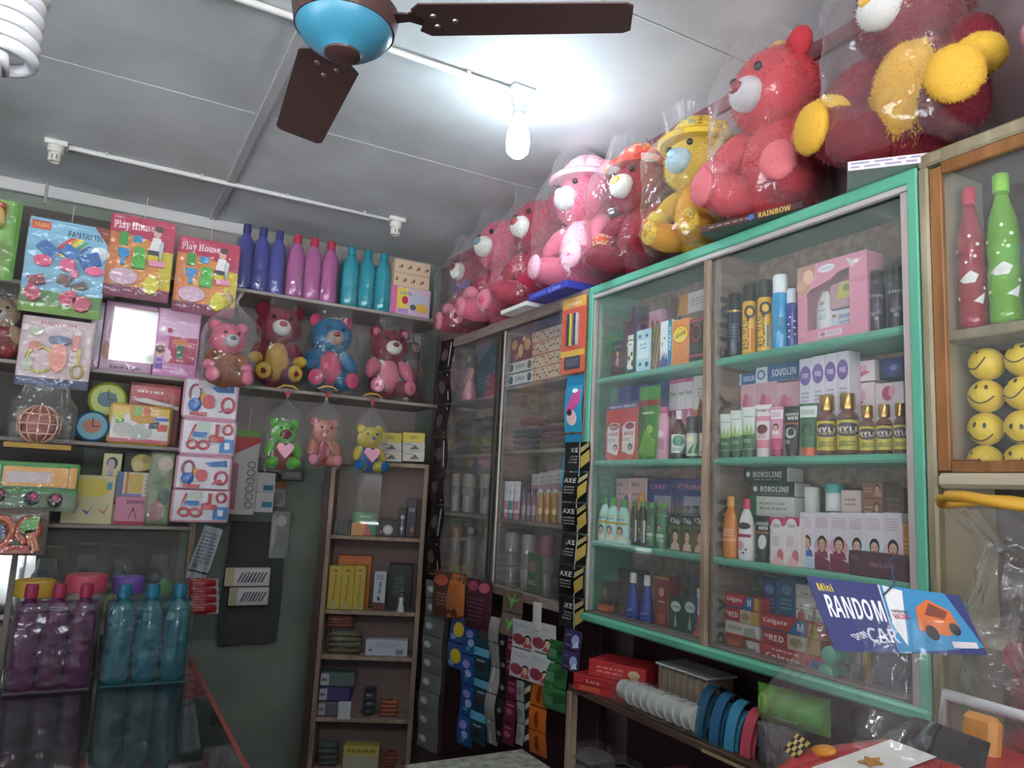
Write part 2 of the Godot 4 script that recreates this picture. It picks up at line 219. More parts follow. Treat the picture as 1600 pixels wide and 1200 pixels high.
	part(c, "side_panel", box(Vector3(0.018, 1.365, 0.2), 0.001), mat("a89c86", 0.6), Vector3(0.3415, 0, -0.106))
	part(c, "top_panel", box(Vector3(0.663, 0.018, 0.2), 0.001), mat("6f5148", 0.6), Vector3(0, 1.345, -0.106))
	part(c, "bottom_panel", box(Vector3(0.663, 0.016, 0.2), 0.001), oak, Vector3(0, 0.002, -0.106))
	part(c, "top_rail", box(Vector3(0.703, 0.03, 0.03), 0.005), oak, Vector3(0, 1.335, 0))
	part(c, "stile", box(Vector3(0.022, 1.335, 0.03), 0.005), oak, Vector3(-0.3405, 0, 0))
	part(c, "stile", box(Vector3(0.022, 1.335, 0.03), 0.005), oak, Vector3(0.3405, 0, 0))
	part(c, "middle_rail", box(Vector3(0.659, 0.03, 0.034), 0.008), mat("b9ac94", 0.55), Vector3(0, 0.652, 0))
	part(c, "middle_panel", box(Vector3(0.663, 0.016, 0.18), 0.001), oak, Vector3(0, 0.66, -0.112))
	part(c, "shelf", box(Vector3(0.658, 0.022, 0.17), 0.003), oak, Vector3(0, 0.956, -0.112))
	part(c, "shelf", box(Vector3(0.658, 0.022, 0.17), 0.003), oak, Vector3(0, 0.35, -0.112))
	part(c, "sash", box(Vector3(0.026, 0.64, 0.014), 0.002), brown, Vector3(-0.3155, 0.686, 0.004))
	part(c, "sash", box(Vector3(0.603, 0.026, 0.014), 0.002), brown, Vector3(0, 1.308, 0.004))
	part(c, "sash", box(Vector3(0.603, 0.022, 0.014), 0.002), brown, Vector3(0, 0.683, 0.004))
	part(c, "glass_pane", box(Vector3(0.613, 0.62, 0.003), 0), cache["pane"], Vector3(0, 0.695, -0.0085))

	# shelving along the back wall
	c = thing("toy_shelving", "grey-painted wooden shelving carrying soft toys, toy cards and bottle packs", "shelving", "", Vector3(0, 0, -4.138))
	part(c, "shelf", box(Vector3(1.58, 0.018, 0.346), 0.003), shelf_paint, Vector3(0.81, 2.406, 0.175))
	part(c, "shelf", box(Vector3(1.6, 0.018, 0.346), 0.003), shelf_paint, Vector3(-0.8, 2.282, 0.175))
	part(c, "shelf", box(Vector3(3.2, 0.018, 0.346), 0.003), shelf_paint, Vector3(0, 1.937, 0.175))
	part(c, "shelf", box(Vector3(2.025, 0.018, 0.346), 0.003), shelf_paint, Vector3(-0.5875, 1.614, 0.175))
	part(c, "shelf", box(Vector3(2.025, 0.018, 0.346), 0.003), shelf_paint, Vector3(-0.5875, 1.258, 0.175))
	part(c, "upright", box(Vector3(0.022, 1.95, 0.03), 0.002), beige, Vector3(0.43, 0, 0.332))
	part(c, "upright", box(Vector3(0.022, 1.257, 0.03), 0.002), shelf_paint, Vector3(-0.245, 0, 0.332))
	part(c, "upright", box(Vector3(0.022, 2.7, 0.32), 0.002), shelf_paint, Vector3(-1.1, 0, 0.175))
	part(c, "back_panel", box(Vector3(1.5, 1.45, 0.006), 0), mat("57514d", 0.8), Vector3(-0.8, 1.28, 0.004))
	part(c, "back_panel", box(Vector3(1.62, 1.22, 0.006), 0), mat("9a918d", 0.8), Vector3(0.8, 1.62, 0.004))
	part(c, "bracket", box(Vector3(0.012, 0.1, 0.012), 0.001), mat("8a8580", 0.5), Vector3(-0.32, 2.66, 0.32))

	# glass-fronted case below the shelving
	c = thing("low_glass_case", "glass-fronted case with toys under the toy shelving", "cabinet", "", Vector3(0, 0, -4.136))
	part(c, "floor_board", box(Vector3(1.26, 0.02, 0.29), 0.002), shelf_paint, Vector3(-0.22, 0.8, 0.16))
	part(c, "back_board", box(Vector3(1.26, 0.44, 0.006), 0), mat("6b6661", 0.8), Vector3(-0.22, 0.81, 0.006))
	part(c, "glass_pane", box(Vector3(0.64, 0.43, 0.003), 0), cache["pane"], Vector3(0.092, 0.82, 0.31))
	part(c, "mirror", box(Vector3(0.14, 0.34, 0.004), 0), mat("dcdcd8", 0.08, 1.0), Vector3(-0.235, 0.84, 0.05), Vector3(0, 0, 4))

	# diagonal corner cabinet
	c = thing("corner_cabinet", "narrow open wooden cabinet standing across the corner below the soft toys", "cabinet", "", Vector3(1.298, 0, -3.775), -24)
	part(c, "side_panel", box(Vector3(0.024, 1.625, 0.17), 0.002), beige, Vector3(-0.238, 0, -0.085))
	part(c, "side_panel", box(Vector3(0.024, 1.625, 0.17), 0.002), beige, Vector3(0.238, 0, -0.085))
	part(c, "back_panel", box(Vector3(0.47, 1.625, 0.006), 0), mat("7d6a66", 0.8), Vector3(0, 0, -0.166))
	part(c, "top_board", box(Vector3(0.5, 0.022, 0.17), 0.002), beige, Vector3(0, 1.603, -0.085))
	part(c, "shelf", box(Vector3(0.45, 0.02, 0.162), 0.002), beige, Vector3(0, 1.225, -0.085))
	part(c, "shelf", box(Vector3(0.45, 0.02, 0.162), 0.002), beige, Vector3(0, 0.855, -0.085))
	part(c, "shelf", box(Vector3(0.45, 0.02, 0.162), 0.002), beige, Vector3(0, 0.635, -0.085))
	part(c, "shelf", box(Vector3(0.45, 0.02, 0.162), 0.002), beige, Vector3(0, 0.34, -0.085))
	part(c, "shelf", box(Vector3(0.45, 0.02, 0.162), 0.002), beige, Vector3(0, 0.1, -0.085))
	part(c, "glass_pane", box(Vector3(0.22, 0.36, 0.003), 0), cache["pane"], Vector3(-0.1, 1.25, -0.012))
	part(c, "edge_strip", box(Vector3(0.03, 1.625, 0.012), 0.002), mat("4a2f2c", 0.6), Vector3(-0.266, 0, -0.01))

	# counter, ledge, table
	c = thing("glass_counter", "glass-topped sales counter with red edge carrying two bottle packs", "counter", "", Vector3(0, 0, 0))
	cache["tinted"] = clear("3a4444", 0.35, 0.04)
	part(c, "glass_top", box(Vector3(2.01, 0.008, 2.3), 0.002), clear("28302f", 0.45, 0.03), Vector3(-0.595, 0.786, -2.15))
	part(c, "edge_strip", box(Vector3(0.014, 0.022, 2.3), 0.003), mat("8a4038", 0.5), Vector3(0.416, 0.774, -2.15))
	part(c, "edge_strip", box(Vector3(2.01, 0.022, 0.014), 0.003), mat("8a4038", 0.5), Vector3(-0.595, 0.774, -3.306))
	part(c, "side_board", box(Vector3(0.018, 0.774, 2.3), 0.002), grained("77706a", 0.6, wood, Vector3.ONE), Vector3(0.398, 0, -2.15))
	part(c, "back_board", box(Vector3(1.97, 0.774, 0.018), 0.002), grained("77706a", 0.6, wood, Vector3.ONE), Vector3(-0.595, 0, -3.288))
	part(c, "shelf", box(Vector3(1.96, 0.018, 2.26), 0.002), mat("6e675c", 0.7), Vector3(-0.6, 0.5, -2.15))
	c = thing("side_table", "small pale table with a worn white top in the corner aisle", "table", "", Vector3(1.2, 0, -2.18))
	part(c, "tabletop", box(Vector3(0.44, 0.025, 0.46), 0.004), grained("c9c9bd", 0.6, noise_tex(0.02, false, 2.0, Color(0.55, 0.56, 0.52), Color.WHITE, 33), Vector3.ONE * 2.0), Vector3(0, 0.593, 0))
	part(c, "leg", box(Vector3(0.035, 0.593, 0.035), 0.003), mat("8d857a", 0.6), Vector3(-0.19, 0, -0.2))
	part(c, "leg", box(Vector3(0.035, 0.593, 0.035), 0.003), mat("8d857a", 0.6), Vector3(-0.19, 0, 0.2))
	part(c, "leg", box(Vector3(0.035, 0.593, 0.035), 0.003), mat("8d857a", 0.6), Vector3(0.19, 0, -0.2))
	part(c, "leg", box(Vector3(0.035, 0.593, 0.035), 0.003), mat("8d857a", 0.6), Vector3(0.19, 0, 0.2))
	c = thing("wall_ledge", "dark wooden ledge of shelves under the green cabinet", "shelf", "", Vector3(1.45, 0, -1.35), -90)
	part(c, "ledge_board", box(Vector3(1.72, 0.022, 0.25), 0.003), grained("5a4436", 0.6, wood, Vector3(2, 2, 0.3)), Vector3(0.02, 0.863, -0.13))
	part(c, "lower_shelf", box(Vector3(1.72, 0.02, 0.25), 0.003), grained("5a4436", 0.6, wood, Vector3(2, 2, 0.3)), Vector3(0.02, 0.52, -0.13))
	part(c, "edge_strip", box(Vector3(1, 0.008, 0.006), 0.001), mat("8f7a5c", 0.6), Vector3(0.3, 0.867, 0.003))
	part(c, "post", box(Vector3(0.028, 0.863, 0.03), 0.003), beige, Vector3(-0.83, 0, -0.016))
	part(c, "post", box(Vector3(0.028, 0.863, 0.03), 0.003), beige, Vector3(0.02, 0, -0.016))
	part(c, "post", box(Vector3(0.028, 0.863, 0.03), 0.003), beige, Vector3(0.86, 0, -0.016))
	part(c, "back_board", box(Vector3(1.72, 0.855, 0.006), 0), mat("3b2526", 0.7), Vector3(0.02, 0, -0.257))
	struct("wall_right_panel", box(Vector3(0.03, 1.08, 1.27), 0.002), maroon, Vector3(1.62, 0, -2.86))
	struct("wall_right_skirt", box(Vector3(0.01, 1.09, 1.95), 0.001), maroon, Vector3(1.7145, 0, -1.2))
	c = thing("side_counter", "wooden counter below the bagged toy car", "counter", "", Vector3(1.14, 0, -0.5))
	part(c, "top_board", box(Vector3(0.62, 0.03, 0.62), 0.003), oak, Vector3(0, 0.98, 0))
	part(c, "body", box(Vector3(0.58, 0.98, 0.58), 0.003), brown, Vector3(0, 0, 0))

	# green cabinet, left bay, top shelf
	carton("perfume_box", "black perfume box with a small copper figure, end of top shelf", "box", "perfume boxes on the top shelf", Vector3(1.557, 1.9145, -2.0755), -90, Vector3(0.08, 0.1235, 0.05), "141414", [["p",[0.45,0.25,0.6,0.3,0.62,0.45,0.52,0.6,0.4,0.5,0.35,0.38],"b07a5c"],["e",0.5,0.62,0.09,0.06,"caa183"],["lines",0.5,0.82,0.6,0.08,2,"8d7a6a"]])
	carton("perfume_box", "dark green perfume box with white lace pattern down its front", "box", "perfume boxes on the top shelf", Vector3(1.5545, 1.9145, -2.0045), -90, Vector3(0.062, 0.1305, 0.045), "1f3b34", [["r",0.28,0.1,0.75,1,"dfe6e0"],["e",0.5,0.75,0.3,0.09,"eef2ee"],["t",0.5,0.75,0.4,0.05,"MISS","2b4039"],["e",0.4,0.4,0.1,0.07,"2b4039"],["e",0.62,0.5,0.09,0.06,"2b4039"],["e",0.45,0.2,0.2,0.08,"eef2ee"],["e",0.7,0.25,0.1,0.08,"2b4039"],["r",0.32,0.85,0.72,0.88,"2b4039"]])
	carton("perfume_box", "pale blue perfume box with dark blue flower sprigs", "box", "perfume boxes on the top shelf", Vector3(1.557, 1.9145, -1.9355), -90, Vector3(0.076, 0.1385, 0.05), "a9d3e0", [["r",0.12,0.3,0.88,0.75,"d7edf3"],["e",0.25,0.85,0.09,0.04,"22536b"],["e",0.72,0.84,0.09,0.04,"22536b"],["e",0.3,0.17,0.1,0.05,"2a6480"],["e",0.75,0.15,0.12,0.06,"22536b"],["lines",0.5,0.55,0.4,0.05,1,"5d8ea3"],["t",0.5,0.64,0.4,0.05,"BLUE","4d8197"]])
	carton("perfume_box", "olive and brown perfume box with grass blades", "box", "perfume boxes on the top shelf", Vector3(1.5545, 1.9145, -1.8745), -90, Vector3(0.048, 0.1475, 0.045), "5c4d33", [["p",[0.2,0.0,0.35,0.0,0.8,0.9,0.7,0.95],"8d8350"],["p",[0.05,0.2,0.15,0.2,0.5,0.98,0.42,1],"a29a63"],["p",[0.5,0.0,0.6,0.0,0.95,0.7,0.9,0.75],"b0a870"],["p",[0.1,0.0,0.18,0.0,0.3,0.6,0.24,0.62],"403422"]])
	carton("perfume_box", "white perfume box with ink splashes and a teal spine", "box", "perfume boxes on the top shelf", Vector3(1.557, 1.9145, -1.824), -90, Vector3(0.057, 0.1485, 0.05), "e6eaee", [["r",0.68,0,1,1,"1f7f9c"],["t",0.84,0.6,0.5,0.16,"HERALD","d8eef2",90],["r",0,0,0.68,0.16,"2a5d8c"],["p",[0.1,0.15,0.3,0.4,0.25,0.18,0.45,0.35,0.42,0.15,0.6,0.3,0.62,0.12],"2a5d8c"],["e",0.4,0.62,0.07,0.03,"5b5b5b"],["e",0.22,0.5,0.05,0.05,"7f8d99"]])
	carton("perfume_box", "orange perfume box with a yellow oval reading Gold", "box", "perfume boxes on the top shelf", Vector3(1.5595, 1.9145, -1.756), -90, Vector3(0.077, 0.1405, 0.055), "e08a2c", [["e",0.5,0.66,0.46,0.2,"d83a2a"],["e",0.5,0.66,0.43,0.18,"f2d62f"],["t",0.5,0.67,0.58,0.1,"Gold","57301c",8],["lines",0.5,0.78,0.24,0.03,1,"6f4a1c"],["r",0.0,0.06,1,0.08,"c9701e"]])
	carton("perfume_box", "black perfume box with a red ring between red bands", "box", "perfume boxes on the top shelf", Vector3(1.557, 1.9145, -1.6865), -90, Vector3(0.06, 0.1315, 0.05), "1b1718", [["r",0,0.92,1,0.97,"b5364c"],["r",0,0.1,1,0.16,"b5364c"],["e",0.5,0.66,0.34,0.2,"b5364c"],["e",0.5,0.66,0.27,0.16,"1b1718"],["e",0.5,0.66,0.15,0.09,"3a2a2c"],["lines",0.5,0.34,0.3,0.03,1,"6f4a4c"]])
	carton("perfume_box", "red and grey perfume box half hidden by the wooden mullion", "box", "perfume boxes on the top shelf", Vector3(1.557, 1.9145, -1.6375), -90, Vector3(0.036, 0.1285, 0.05), "b23a33", [["e",0.3,0.8,0.3,0.12,"cfc9c4"],["r",0,0.02,1,0.2,"8d8580"]])
	bottle("can", "body_spray", "navy spray can behind the black copper-figure perfume box", "can", "goods behind the perfume boxes", Vector3(1.6427, 1.9145, -2.1065), -46, 0.0277, 0.2655, mat("2b2d55", 0.3), mat("22233f", 0.35), [["t",0.5,0.6,0.6,0.2,"Spinz","c9cbe6",12],["e",0.3,0.25,0.08,0.05,"b0b4da"],["e",0.7,0.4,0.06,0.04,"b0b4da"]])
	carton("perfume_box", "dark plum box behind the lace-patterned perfume box", "box", "goods behind the perfume boxes", Vector3(1.64, 1.9145, -2.1375), -90, Vector3(0.044, 0.2155, 0.05), "2f2533", [["lines",0.5,0.6,0.6,0.2,3,"5d5066"]])
	carton("perfume_box", "pink perfume box with plum sprigs standing in the back row", "box", "goods behind the perfume boxes", Vector3(1.64, 1.9145, -1.9815), -90, Vector3(0.066, 0.2255, 0.05), "c490a8", [["e",0.3,0.8,0.12,0.06,"6a3050"],["e",0.7,0.78,0.12,0.06,"6a3050"],["lines",0.5,0.55,0.5,0.1,2,"8f5c78"]])
	grass_bundle("straw_bundle", "dark brown bundle of straw sticks in the back row of perfumes", Vector3(1.63, 1.9145, -1.891))
	carton("flat_box", "brown carton at the back under an orange and white one", "box", "goods behind the perfume boxes", Vector3(1.65, 1.9145, -1.781), -90, Vector3(0.147, 0.1825, 0.07), "6b5546")
	carton("flat_box", "orange and white carton lying on top behind the perfume boxes", "box", "goods behind the perfume boxes", Vector3(1.65, 2.097, -1.7865), -90, Vector3(0.156, 0.068, 0.07), "c9c6c2", [["r",0,0,0.3,1,"c98a3c"],["lines",0.65,0.5,0.5,0.4,3,"9a9692"]])

	# green cabinet, left bay, second shelf
	carton("cream_box", "navy and white cream box, leftmost of five behind the red sachets", "box", "blue cream boxes on the second shelf", Vector3(1.6375, 1.6265, -2.1465), -90, Vector3(0.056, 0.2625, 0.045), "2c3a86", ART_26)
	carton("cream_box", "navy and white cream box, second of five behind the red sachets", "box", "blue cream boxes on the second shelf", Vector3(1.6375, 1.6265, -2.0895), -90, Vector3(0.056, 0.2625, 0.045), "2c3a86", ART_26)
	carton("cream_box", "navy and white cream box, third of five behind the red sachets", "box", "blue cream boxes on the second shelf", Vector3(1.6375, 1.6265, -2.035), -90, Vector3(0.051, 0.2625, 0.045), "2c3a86", ART_26)
	carton("cream_box", "navy and white cream box, fourth of five behind the red sachets", "box", "blue cream boxes on the second shelf", Vector3(1.6375, 1.6265, -1.984), -90, Vector3(0.049, 0.2625, 0.045), "2c3a86", ART_26)
	carton("cream_box", "navy and white cream box, widest and rightmost of five behind the red sachets", "box", "blue cream boxes on the second shelf", Vector3(1.6375, 1.6265, -1.9285), -90, Vector3(0.06, 0.2625, 0.045), "2c3a86", ART_26)
	carton("tall_carton", "tall pink and white carton, first of three behind the brown syrup bottle", "box", "tall pink cartons on the second shelf", Vector3(1.6375, 1.6265, -1.8805), -90, Vector3(0.038, 0.2625, 0.045), "cf5f93", ART_15)
	carton("tall_carton", "tall pink and white carton, second of three behind the brown syrup bottle", "box", "tall pink cartons on the second shelf", Vector3(1.6375, 1.6265, -1.843), -90, Vector3(0.035, 0.2625, 0.045), "cf5f93", ART_15)
	carton("tall_carton", "tall pink and white carton, third of three behind the brown syrup bottle", "box", "tall pink cartons on the second shelf", Vector3(1.6375, 1.6265, -1.806), -90, Vector3(0.037, 0.2625, 0.045), "cf5f93", ART_15)
	carton("tall_carton", "orange and white carton with autumn leaves beside the mullion", "box", "tall pink cartons on the second shelf", Vector3(1.6375, 1.6265, -1.745), -90, Vector3(0.083, 0.2625, 0.045), "c98a4a", [["r",0,0.6,1,1,"e2dcd8"],["lines",0.5,0.8,0.5,0.12,3,"a59a98"],["p",[0.2,0.5,0.4,0.75,0.6,0.6,0.8,0.7,0.7,0.5,0.45,0.42],"8a4a2a"]])
	carton("sachet_pack", "red hanging sachet pack with blue header and doctor pictures", "sachets", "front row of the second shelf", Vector3(1.542, 1.6265, -2.0425), -90, Vector3(0.172, 0.1865, 0.02), "c9352f", [["r",0,0.92,1,1,"2a3a86"],["t",0.3,0.96,0.4,0.045,"HARMLESS #1","dfe3f4"],["t",0.75,0.96,0.4,0.045,"HARMLESS #1","dfe3f4"],["p",[0.06,0.15,0.06,0.6,0.2,0.68,0.44,0.66,0.44,0.2,0.38,0.08],"e9e3e2"],["p",[0.54,0.15,0.54,0.6,0.7,0.68,0.94,0.66,0.94,0.2,0.88,0.08],"e9e3e2"],["e",0.27,0.6,0.15,0.06,"8f1f22"],["t",0.27,0.6,0.2,0.04,"ICE","ffffff"],["t",0.25,0.47,0.3,0.06,"MED","b5343a"],["e",0.77,0.6,0.14,0.06,"8f1f22"],["t",0.74,0.47,0.28,0.06,"MED","b5343a"],["face",0.32,0.2,0.2,0.2,"f0ecec"],["face",0.8,0.2,0.2,0.2,"f0ecec"],["lines",0.22,0.36,0.24,0.06,2,"a9706e"],["lines",0.7,0.36,0.24,0.06,2,"a9706e"]], {"film":1})
	pillow_pack("sachet_pack", "glossy green sachet with leaf print leaning on the red pack", "sachets", "front row of the second shelf", Vector3(1.535, 1.6265, -1.9), -90, Vector3(0.105, 0.235, 0.03), "4f8a3f", [["e",0.3,0.55,0.22,0.16,"2c5a2a"],["r",0,0.72,1,0.8,"8a2f2a"],["p",[0.1,0.1,0.5,0.4,0.9,0.25,0.8,0.05,0.3,0.02],"7fb04a"],["e",0.7,0.4,0.12,0.06,"a4cc66"],["lines",0.6,0.62,0.5,0.06,1,"d9ead0"]])
	bottle("slim", "lotion_bottle", "slim pink lotion bottle with rose cap", "bottle", "front row of the second shelf", Vector3(1.5473, 1.6265, -1.846), -82, 0.0219, 0.1635, mat("d79ab0", 0.35), mat("c05a85", 0.3), [["e",0.5,0.8,0.25,0.12,"f0dbe2"],["lines",0.5,0.4,0.6,0.4,6,"9c5f78"]], {"flat":0.7})
	bottle("syrup", "syrup_bottle", "dark brown syrup bottle with white cap and green label", "bottle", "front row of the second shelf", Vector3(1.5557, 1.6265, -1.7815), -48, 0.0237, 0.1485, mat("2a1510", 0.12), mat("e6e2dc", 0.4), [["r",0,0,1,1,"dfe6dc"],["e",0.5,0.65,0.36,0.3,"3f8f6a"],["p",[0.6,0,1,0,1,0.5],"3f8f6a"],["lines",0.4,0.2,0.5,0.2,2,"5f7f6f"]], {"y0":0.12,"y1":0.5,"span":130})
	bottle("jar", "leaf_bottle", "dark-capped bottle with white and green leaf label beside the brown syrup bottle", "bottle", "front row of the second shelf", Vector3(1.5504, 1.6265, -1.7145), -49, 0.0184, 0.1245, mat("2b3d30", 0.2), mat("161a18", 0.35), ART_19, {"y0":0.06,"y1":0.6,"span":170})
	bottle("jar", "leaf_bottle", "dark-capped bottle with white and green leaf label next to the wooden mullion", "bottle", "front row of the second shelf", Vector3(1.5497, 1.6265, -1.6595), -50, 0.0177, 0.1215, mat("2b3d30", 0.2), mat("161a18", 0.35), ART_19, {"y0":0.06,"y1":0.6,"span":170})

	# green cabinet, left bay, third shelf
	bottle("shampoo", "shampoo_bottle", "pale aqua shampoo bottle with green cap and yellow label, leftmost of three", "bottle", "shampoo bottles with women on the label", Vector3(1.5487, 1.3545, -2.144), -82, 0.0279, 0.1485, mat("a9dcd2", 0.3), mat("3f8f3a", 0.35), ART_20, {"flat":0.6,"y0":0.06,"y1":0.62,"span":120})
	bottle("shampoo", "shampoo_bottle", "pale aqua shampoo bottle with green cap and yellow label, middle of three", "bottle", "shampoo bottles with women on the label", Vector3(1.5458, 1.3545, -2.0925), -82, 0.0297, 0.1455, mat("a9dcd2", 0.3), mat("3f8f3a", 0.35), ART_20, {"flat":0.6,"y0":0.06,"y1":0.62,"span":120})
	bottle("shampoo", "shampoo_bottle", "pale aqua shampoo bottle with green cap and yellow label, rightmost of three", "bottle", "shampoo bottles with women on the label", Vector3(1.546, 1.3545, -2.0345), -82, 0.0300, 0.1435, mat("a9dcd2", 0.3), mat("3f8f3a", 0.35), ART_20, {"flat":0.6,"y0":0.06,"y1":0.62,"span":120})
	bottle("slim", "oil_bottle", "slim dark hair oil bottle with chrome edge, left one of two", "bottle", "hair oil bottles on the third shelf", Vector3(1.5421, 1.3545, -1.972), -82, 0.0126, 0.1385, mat("20231f", 0.2), mat("4d7a45", 0.3), ART_25, {"flat":0.8})
	bottle("slim", "oil_bottle", "slim dark hair oil bottle with chrome edge, right one of two", "bottle", "hair oil bottles on the third shelf", Vector3(1.543, 1.3545, -1.932), -82, 0.0138, 0.1385, mat("20231f", 0.2), mat("4d7a45", 0.3), ART_25, {"flat":0.8})
	bottle("slim", "oil_bottle", "clear green hair oil bottle with green cap, narrower of two", "bottle", "hair oil bottles on the third shelf", Vector3(1.5452, 1.3545, -1.889), -82, 0.0164, 0.1375, clear("4f8f5f", 0.5), mat("57a046", 0.3), ART_29, {"flat":0.8,"fill":"3f7f4f","level":0.72})
	bottle("slim", "oil_bottle", "clear green hair oil bottle with green cap, wider of two", "bottle", "hair oil bottles on the third shelf", Vector3(1.5491, 1.3545, -1.841), -83, 0.0214, 0.1375, clear("4f8f5f", 0.5), mat("57a046", 0.3), ART_29, {"flat":0.8,"fill":"3f7f4f","level":0.72})
	carton("hair_dye_box", "black and olive hair dye carton with a smiling woman, left of three", "box", "dark cartons with women on the third shelf", Vector3(1.5545, 1.3545, -1.763), -90, Vector3(0.053, 0.1025, 0.045), "23221c", ART_27)
	carton("hair_dye_box", "black and olive hair dye carton with a smiling woman, middle of three", "box", "dark cartons with women on the third shelf", Vector3(1.5545, 1.3545, -1.7115), -90, Vector3(0.048, 0.1045, 0.045), "23221c", ART_27)
	carton("hair_dye_box", "black and olive hair dye carton with a smiling woman, right of three", "box", "dark cartons with women on the third shelf", Vector3(1.5545, 1.3545, -1.6575), -90, Vector3(0.058, 0.1075, 0.045), "23221c", ART_27)
	carton("soap_carton", "pink soap carton with violet flower behind the shampoo bottles", "box", "boxes behind the shampoo bottles", Vector3(1.64, 1.3545, -2.1355), -90, Vector3(0.078, 0.2155, 0.05), "dcb4bd", [["t",0.35,0.9,0.45,0.06,"Palmer","8f5f6f"],["e",0.78,0.62,0.16,0.12,"7a4a86"],["lines",0.4,0.75,0.4,0.06,1,"a9808a"]])
	carton("soap_carton", "pink soap carton with an orange slice behind the oil bottles", "box", "boxes behind the shampoo bottles", Vector3(1.64, 1.3545, -2.05), -90, Vector3(0.091, 0.2165, 0.05), "dfb8b4", [["t",0.35,0.9,0.45,0.06,"Palmer","8f5f6f"],["e",0.75,0.66,0.2,0.14,"e09a3c"],["e",0.75,0.66,0.13,0.09,"f0bf6a"],["lines",0.4,0.75,0.4,0.06,1,"a9808a"]])
	carton("flat_pack", "blue and lilac flat pack above the dark cartons, left one", "box", "boxes behind the shampoo bottles", Vector3(1.64, 1.3545, -1.9405), -90, Vector3(0.126, 0.2145, 0.05), "2e3a78", ART_21)
	carton("flat_pack", "blue and lilac flat pack above the dark cartons, right one", "box", "boxes behind the shampoo bottles", Vector3(1.64, 1.3545, -1.7875), -90, Vector3(0.178, 0.2165, 0.05), "2e3a78", ART_21)
	bottle("jar", "glass_vial", "small dark glass vial, number one from the green bottles in its row", "vial", "small dark vials", Vector3(1.5712, 1.459, -1.8025), -48, 0.0112, 0.0280, clear("33423a", 0.45), mat("1b1f1c", 0.3))
	bottle("jar", "glass_vial", "small dark glass vial, number two from the green bottles in its row", "vial", "small dark vials", Vector3(1.5713, 1.461, -1.763), -49, 0.0113, 0.0270, clear("33423a", 0.45), mat("1b1f1c", 0.3))
	bottle("jar", "glass_vial", "small dark glass vial, number three from the green bottles in its row", "vial", "small dark vials", Vector3(1.5708, 1.463, -1.7205), -50, 0.0108, 0.0270, clear("33423a", 0.45), mat("1b1f1c", 0.3))

	# green cabinet, left bay, bottom
	carton("oil_carton", "dark brown tall carton at the left end of the cabinet floor", "box", "goods on the cabinet floor, left bay", Vector3(1.587, 1.1035, -2.1505), -90, Vector3(0.048, 0.1135, 0.05), "3a2820", [["r",0.1,0.1,0.9,0.5,"4d3629"],["e",0.5,0.7,0.25,0.1,"8f6a4a"]])
	carton("oil_carton", "short dark carton with a small flame print", "box", "goods on the cabinet floor, left bay", Vector3(1.587, 1.1035, -2.1), -90, Vector3(0.049, 0.0805, 0.05), "33251f", [["e",0.5,0.5,0.25,0.2,"6f4a38"],["p",[0.45,0.3,0.5,0.6,0.6,0.3],"c98f6a"]])
	carton("oil_carton", "short dark carton beside the two blue bottles", "box", "goods on the cabinet floor, left bay", Vector3(1.587, 1.1035, -2.053), -90, Vector3(0.043, 0.0785, 0.05), "3a2b23", [["e",0.5,0.5,0.25,0.2,"6f5038"],["lines",0.5,0.8,0.6,0.1,1,"8f7a6a"]])
	bottle("oil", "coconut_oil_bottle", "royal blue oil bottle with white cap, left one of the pair", "bottle", "goods on the cabinet floor, left bay", Vector3(1.5815, 1.1035, -2.0205), -82, 0.0260, 0.1585, mat("1f3a9c", 0.25), mat("dcdcd8", 0.4), ART_12, {"flat":0.75,"y0":0.03,"y1":0.5,"span":130})
	bottle("oil", "coconut_oil_bottle", "royal blue oil bottle with white cap, right one of the pair", "bottle", "goods on the cabinet floor, left bay", Vector3(1.5807, 1.1035, -1.948), -82, 0.0250, 0.1585, mat("1f3a9c", 0.25), mat("dcdcd8", 0.4), ART_12, {"flat":0.75,"y0":0.03,"y1":0.5,"span":130})
	carton("oil_carton", "tall rust-red carton beside the blue bottles", "box", "goods on the cabinet floor, left bay", Vector3(1.587, 1.1035, -1.856), -90, Vector3(0.067, 0.1655, 0.05), "7f2b24", [["e",0.5,0.72,0.2,0.08,"c98f6a"],["lines",0.5,0.55,0.5,0.06,1,"d9b8a0"],["e",0.5,0.25,0.3,0.1,"a8553a"],["r",0,0.95,1,1,"a8763a"]])
	carton("oil_carton", "bottle-green carton with white oval and tree, left one", "box", "goods on the cabinet floor, left bay", Vector3(1.587, 1.1035, -1.79), -90, Vector3(0.061, 0.1155, 0.05), "1f3f38", ART_16)
	carton("oil_carton", "bottle-green carton with white oval and tree, right one", "box", "goods on the cabinet floor, left bay", Vector3(1.587, 1.1035, -1.729), -90, Vector3(0.059, 0.1235, 0.05), "1f3f38", ART_16)
	squeeze_tube("hair_remover_tube", "thin white and pink tube at the mullion on the cabinet floor", "tube", "goods on the cabinet floor, left bay", Vector3(1.5693, 1.1035, -1.6935), -75, 0.0239, 0.1495, "ddd5d6", "c9486a", [["r",0,0,1,0.45,"d05a80"],["lines",0.5,0.7,0.5,0.2,3,"9a8f94"]])
	carton("soap_packet", "small orange soap packet lying under the dark brown carton", "packet", "goods on the cabinet floor, left bay", Vector3(1.54, 1.1245, -2.113), -90, Vector3(0.057, 0.0215, 0.03), "c9562a", [["lines",0.5,0.5,0.6,0.4,2,"e0a07a"]], {"bevel":0.006})
	carton("soap_packet", "small orange soap packet lying under the white and pink tube", "packet", "goods on the cabinet floor, left bay", Vector3(1.54, 1.1245, -1.6585), -90, Vector3(0.04, 0.0195, 0.03), "c9562a", [["lines",0.5,0.5,0.6,0.4,2,"e0a07a"]], {"bevel":0.006})
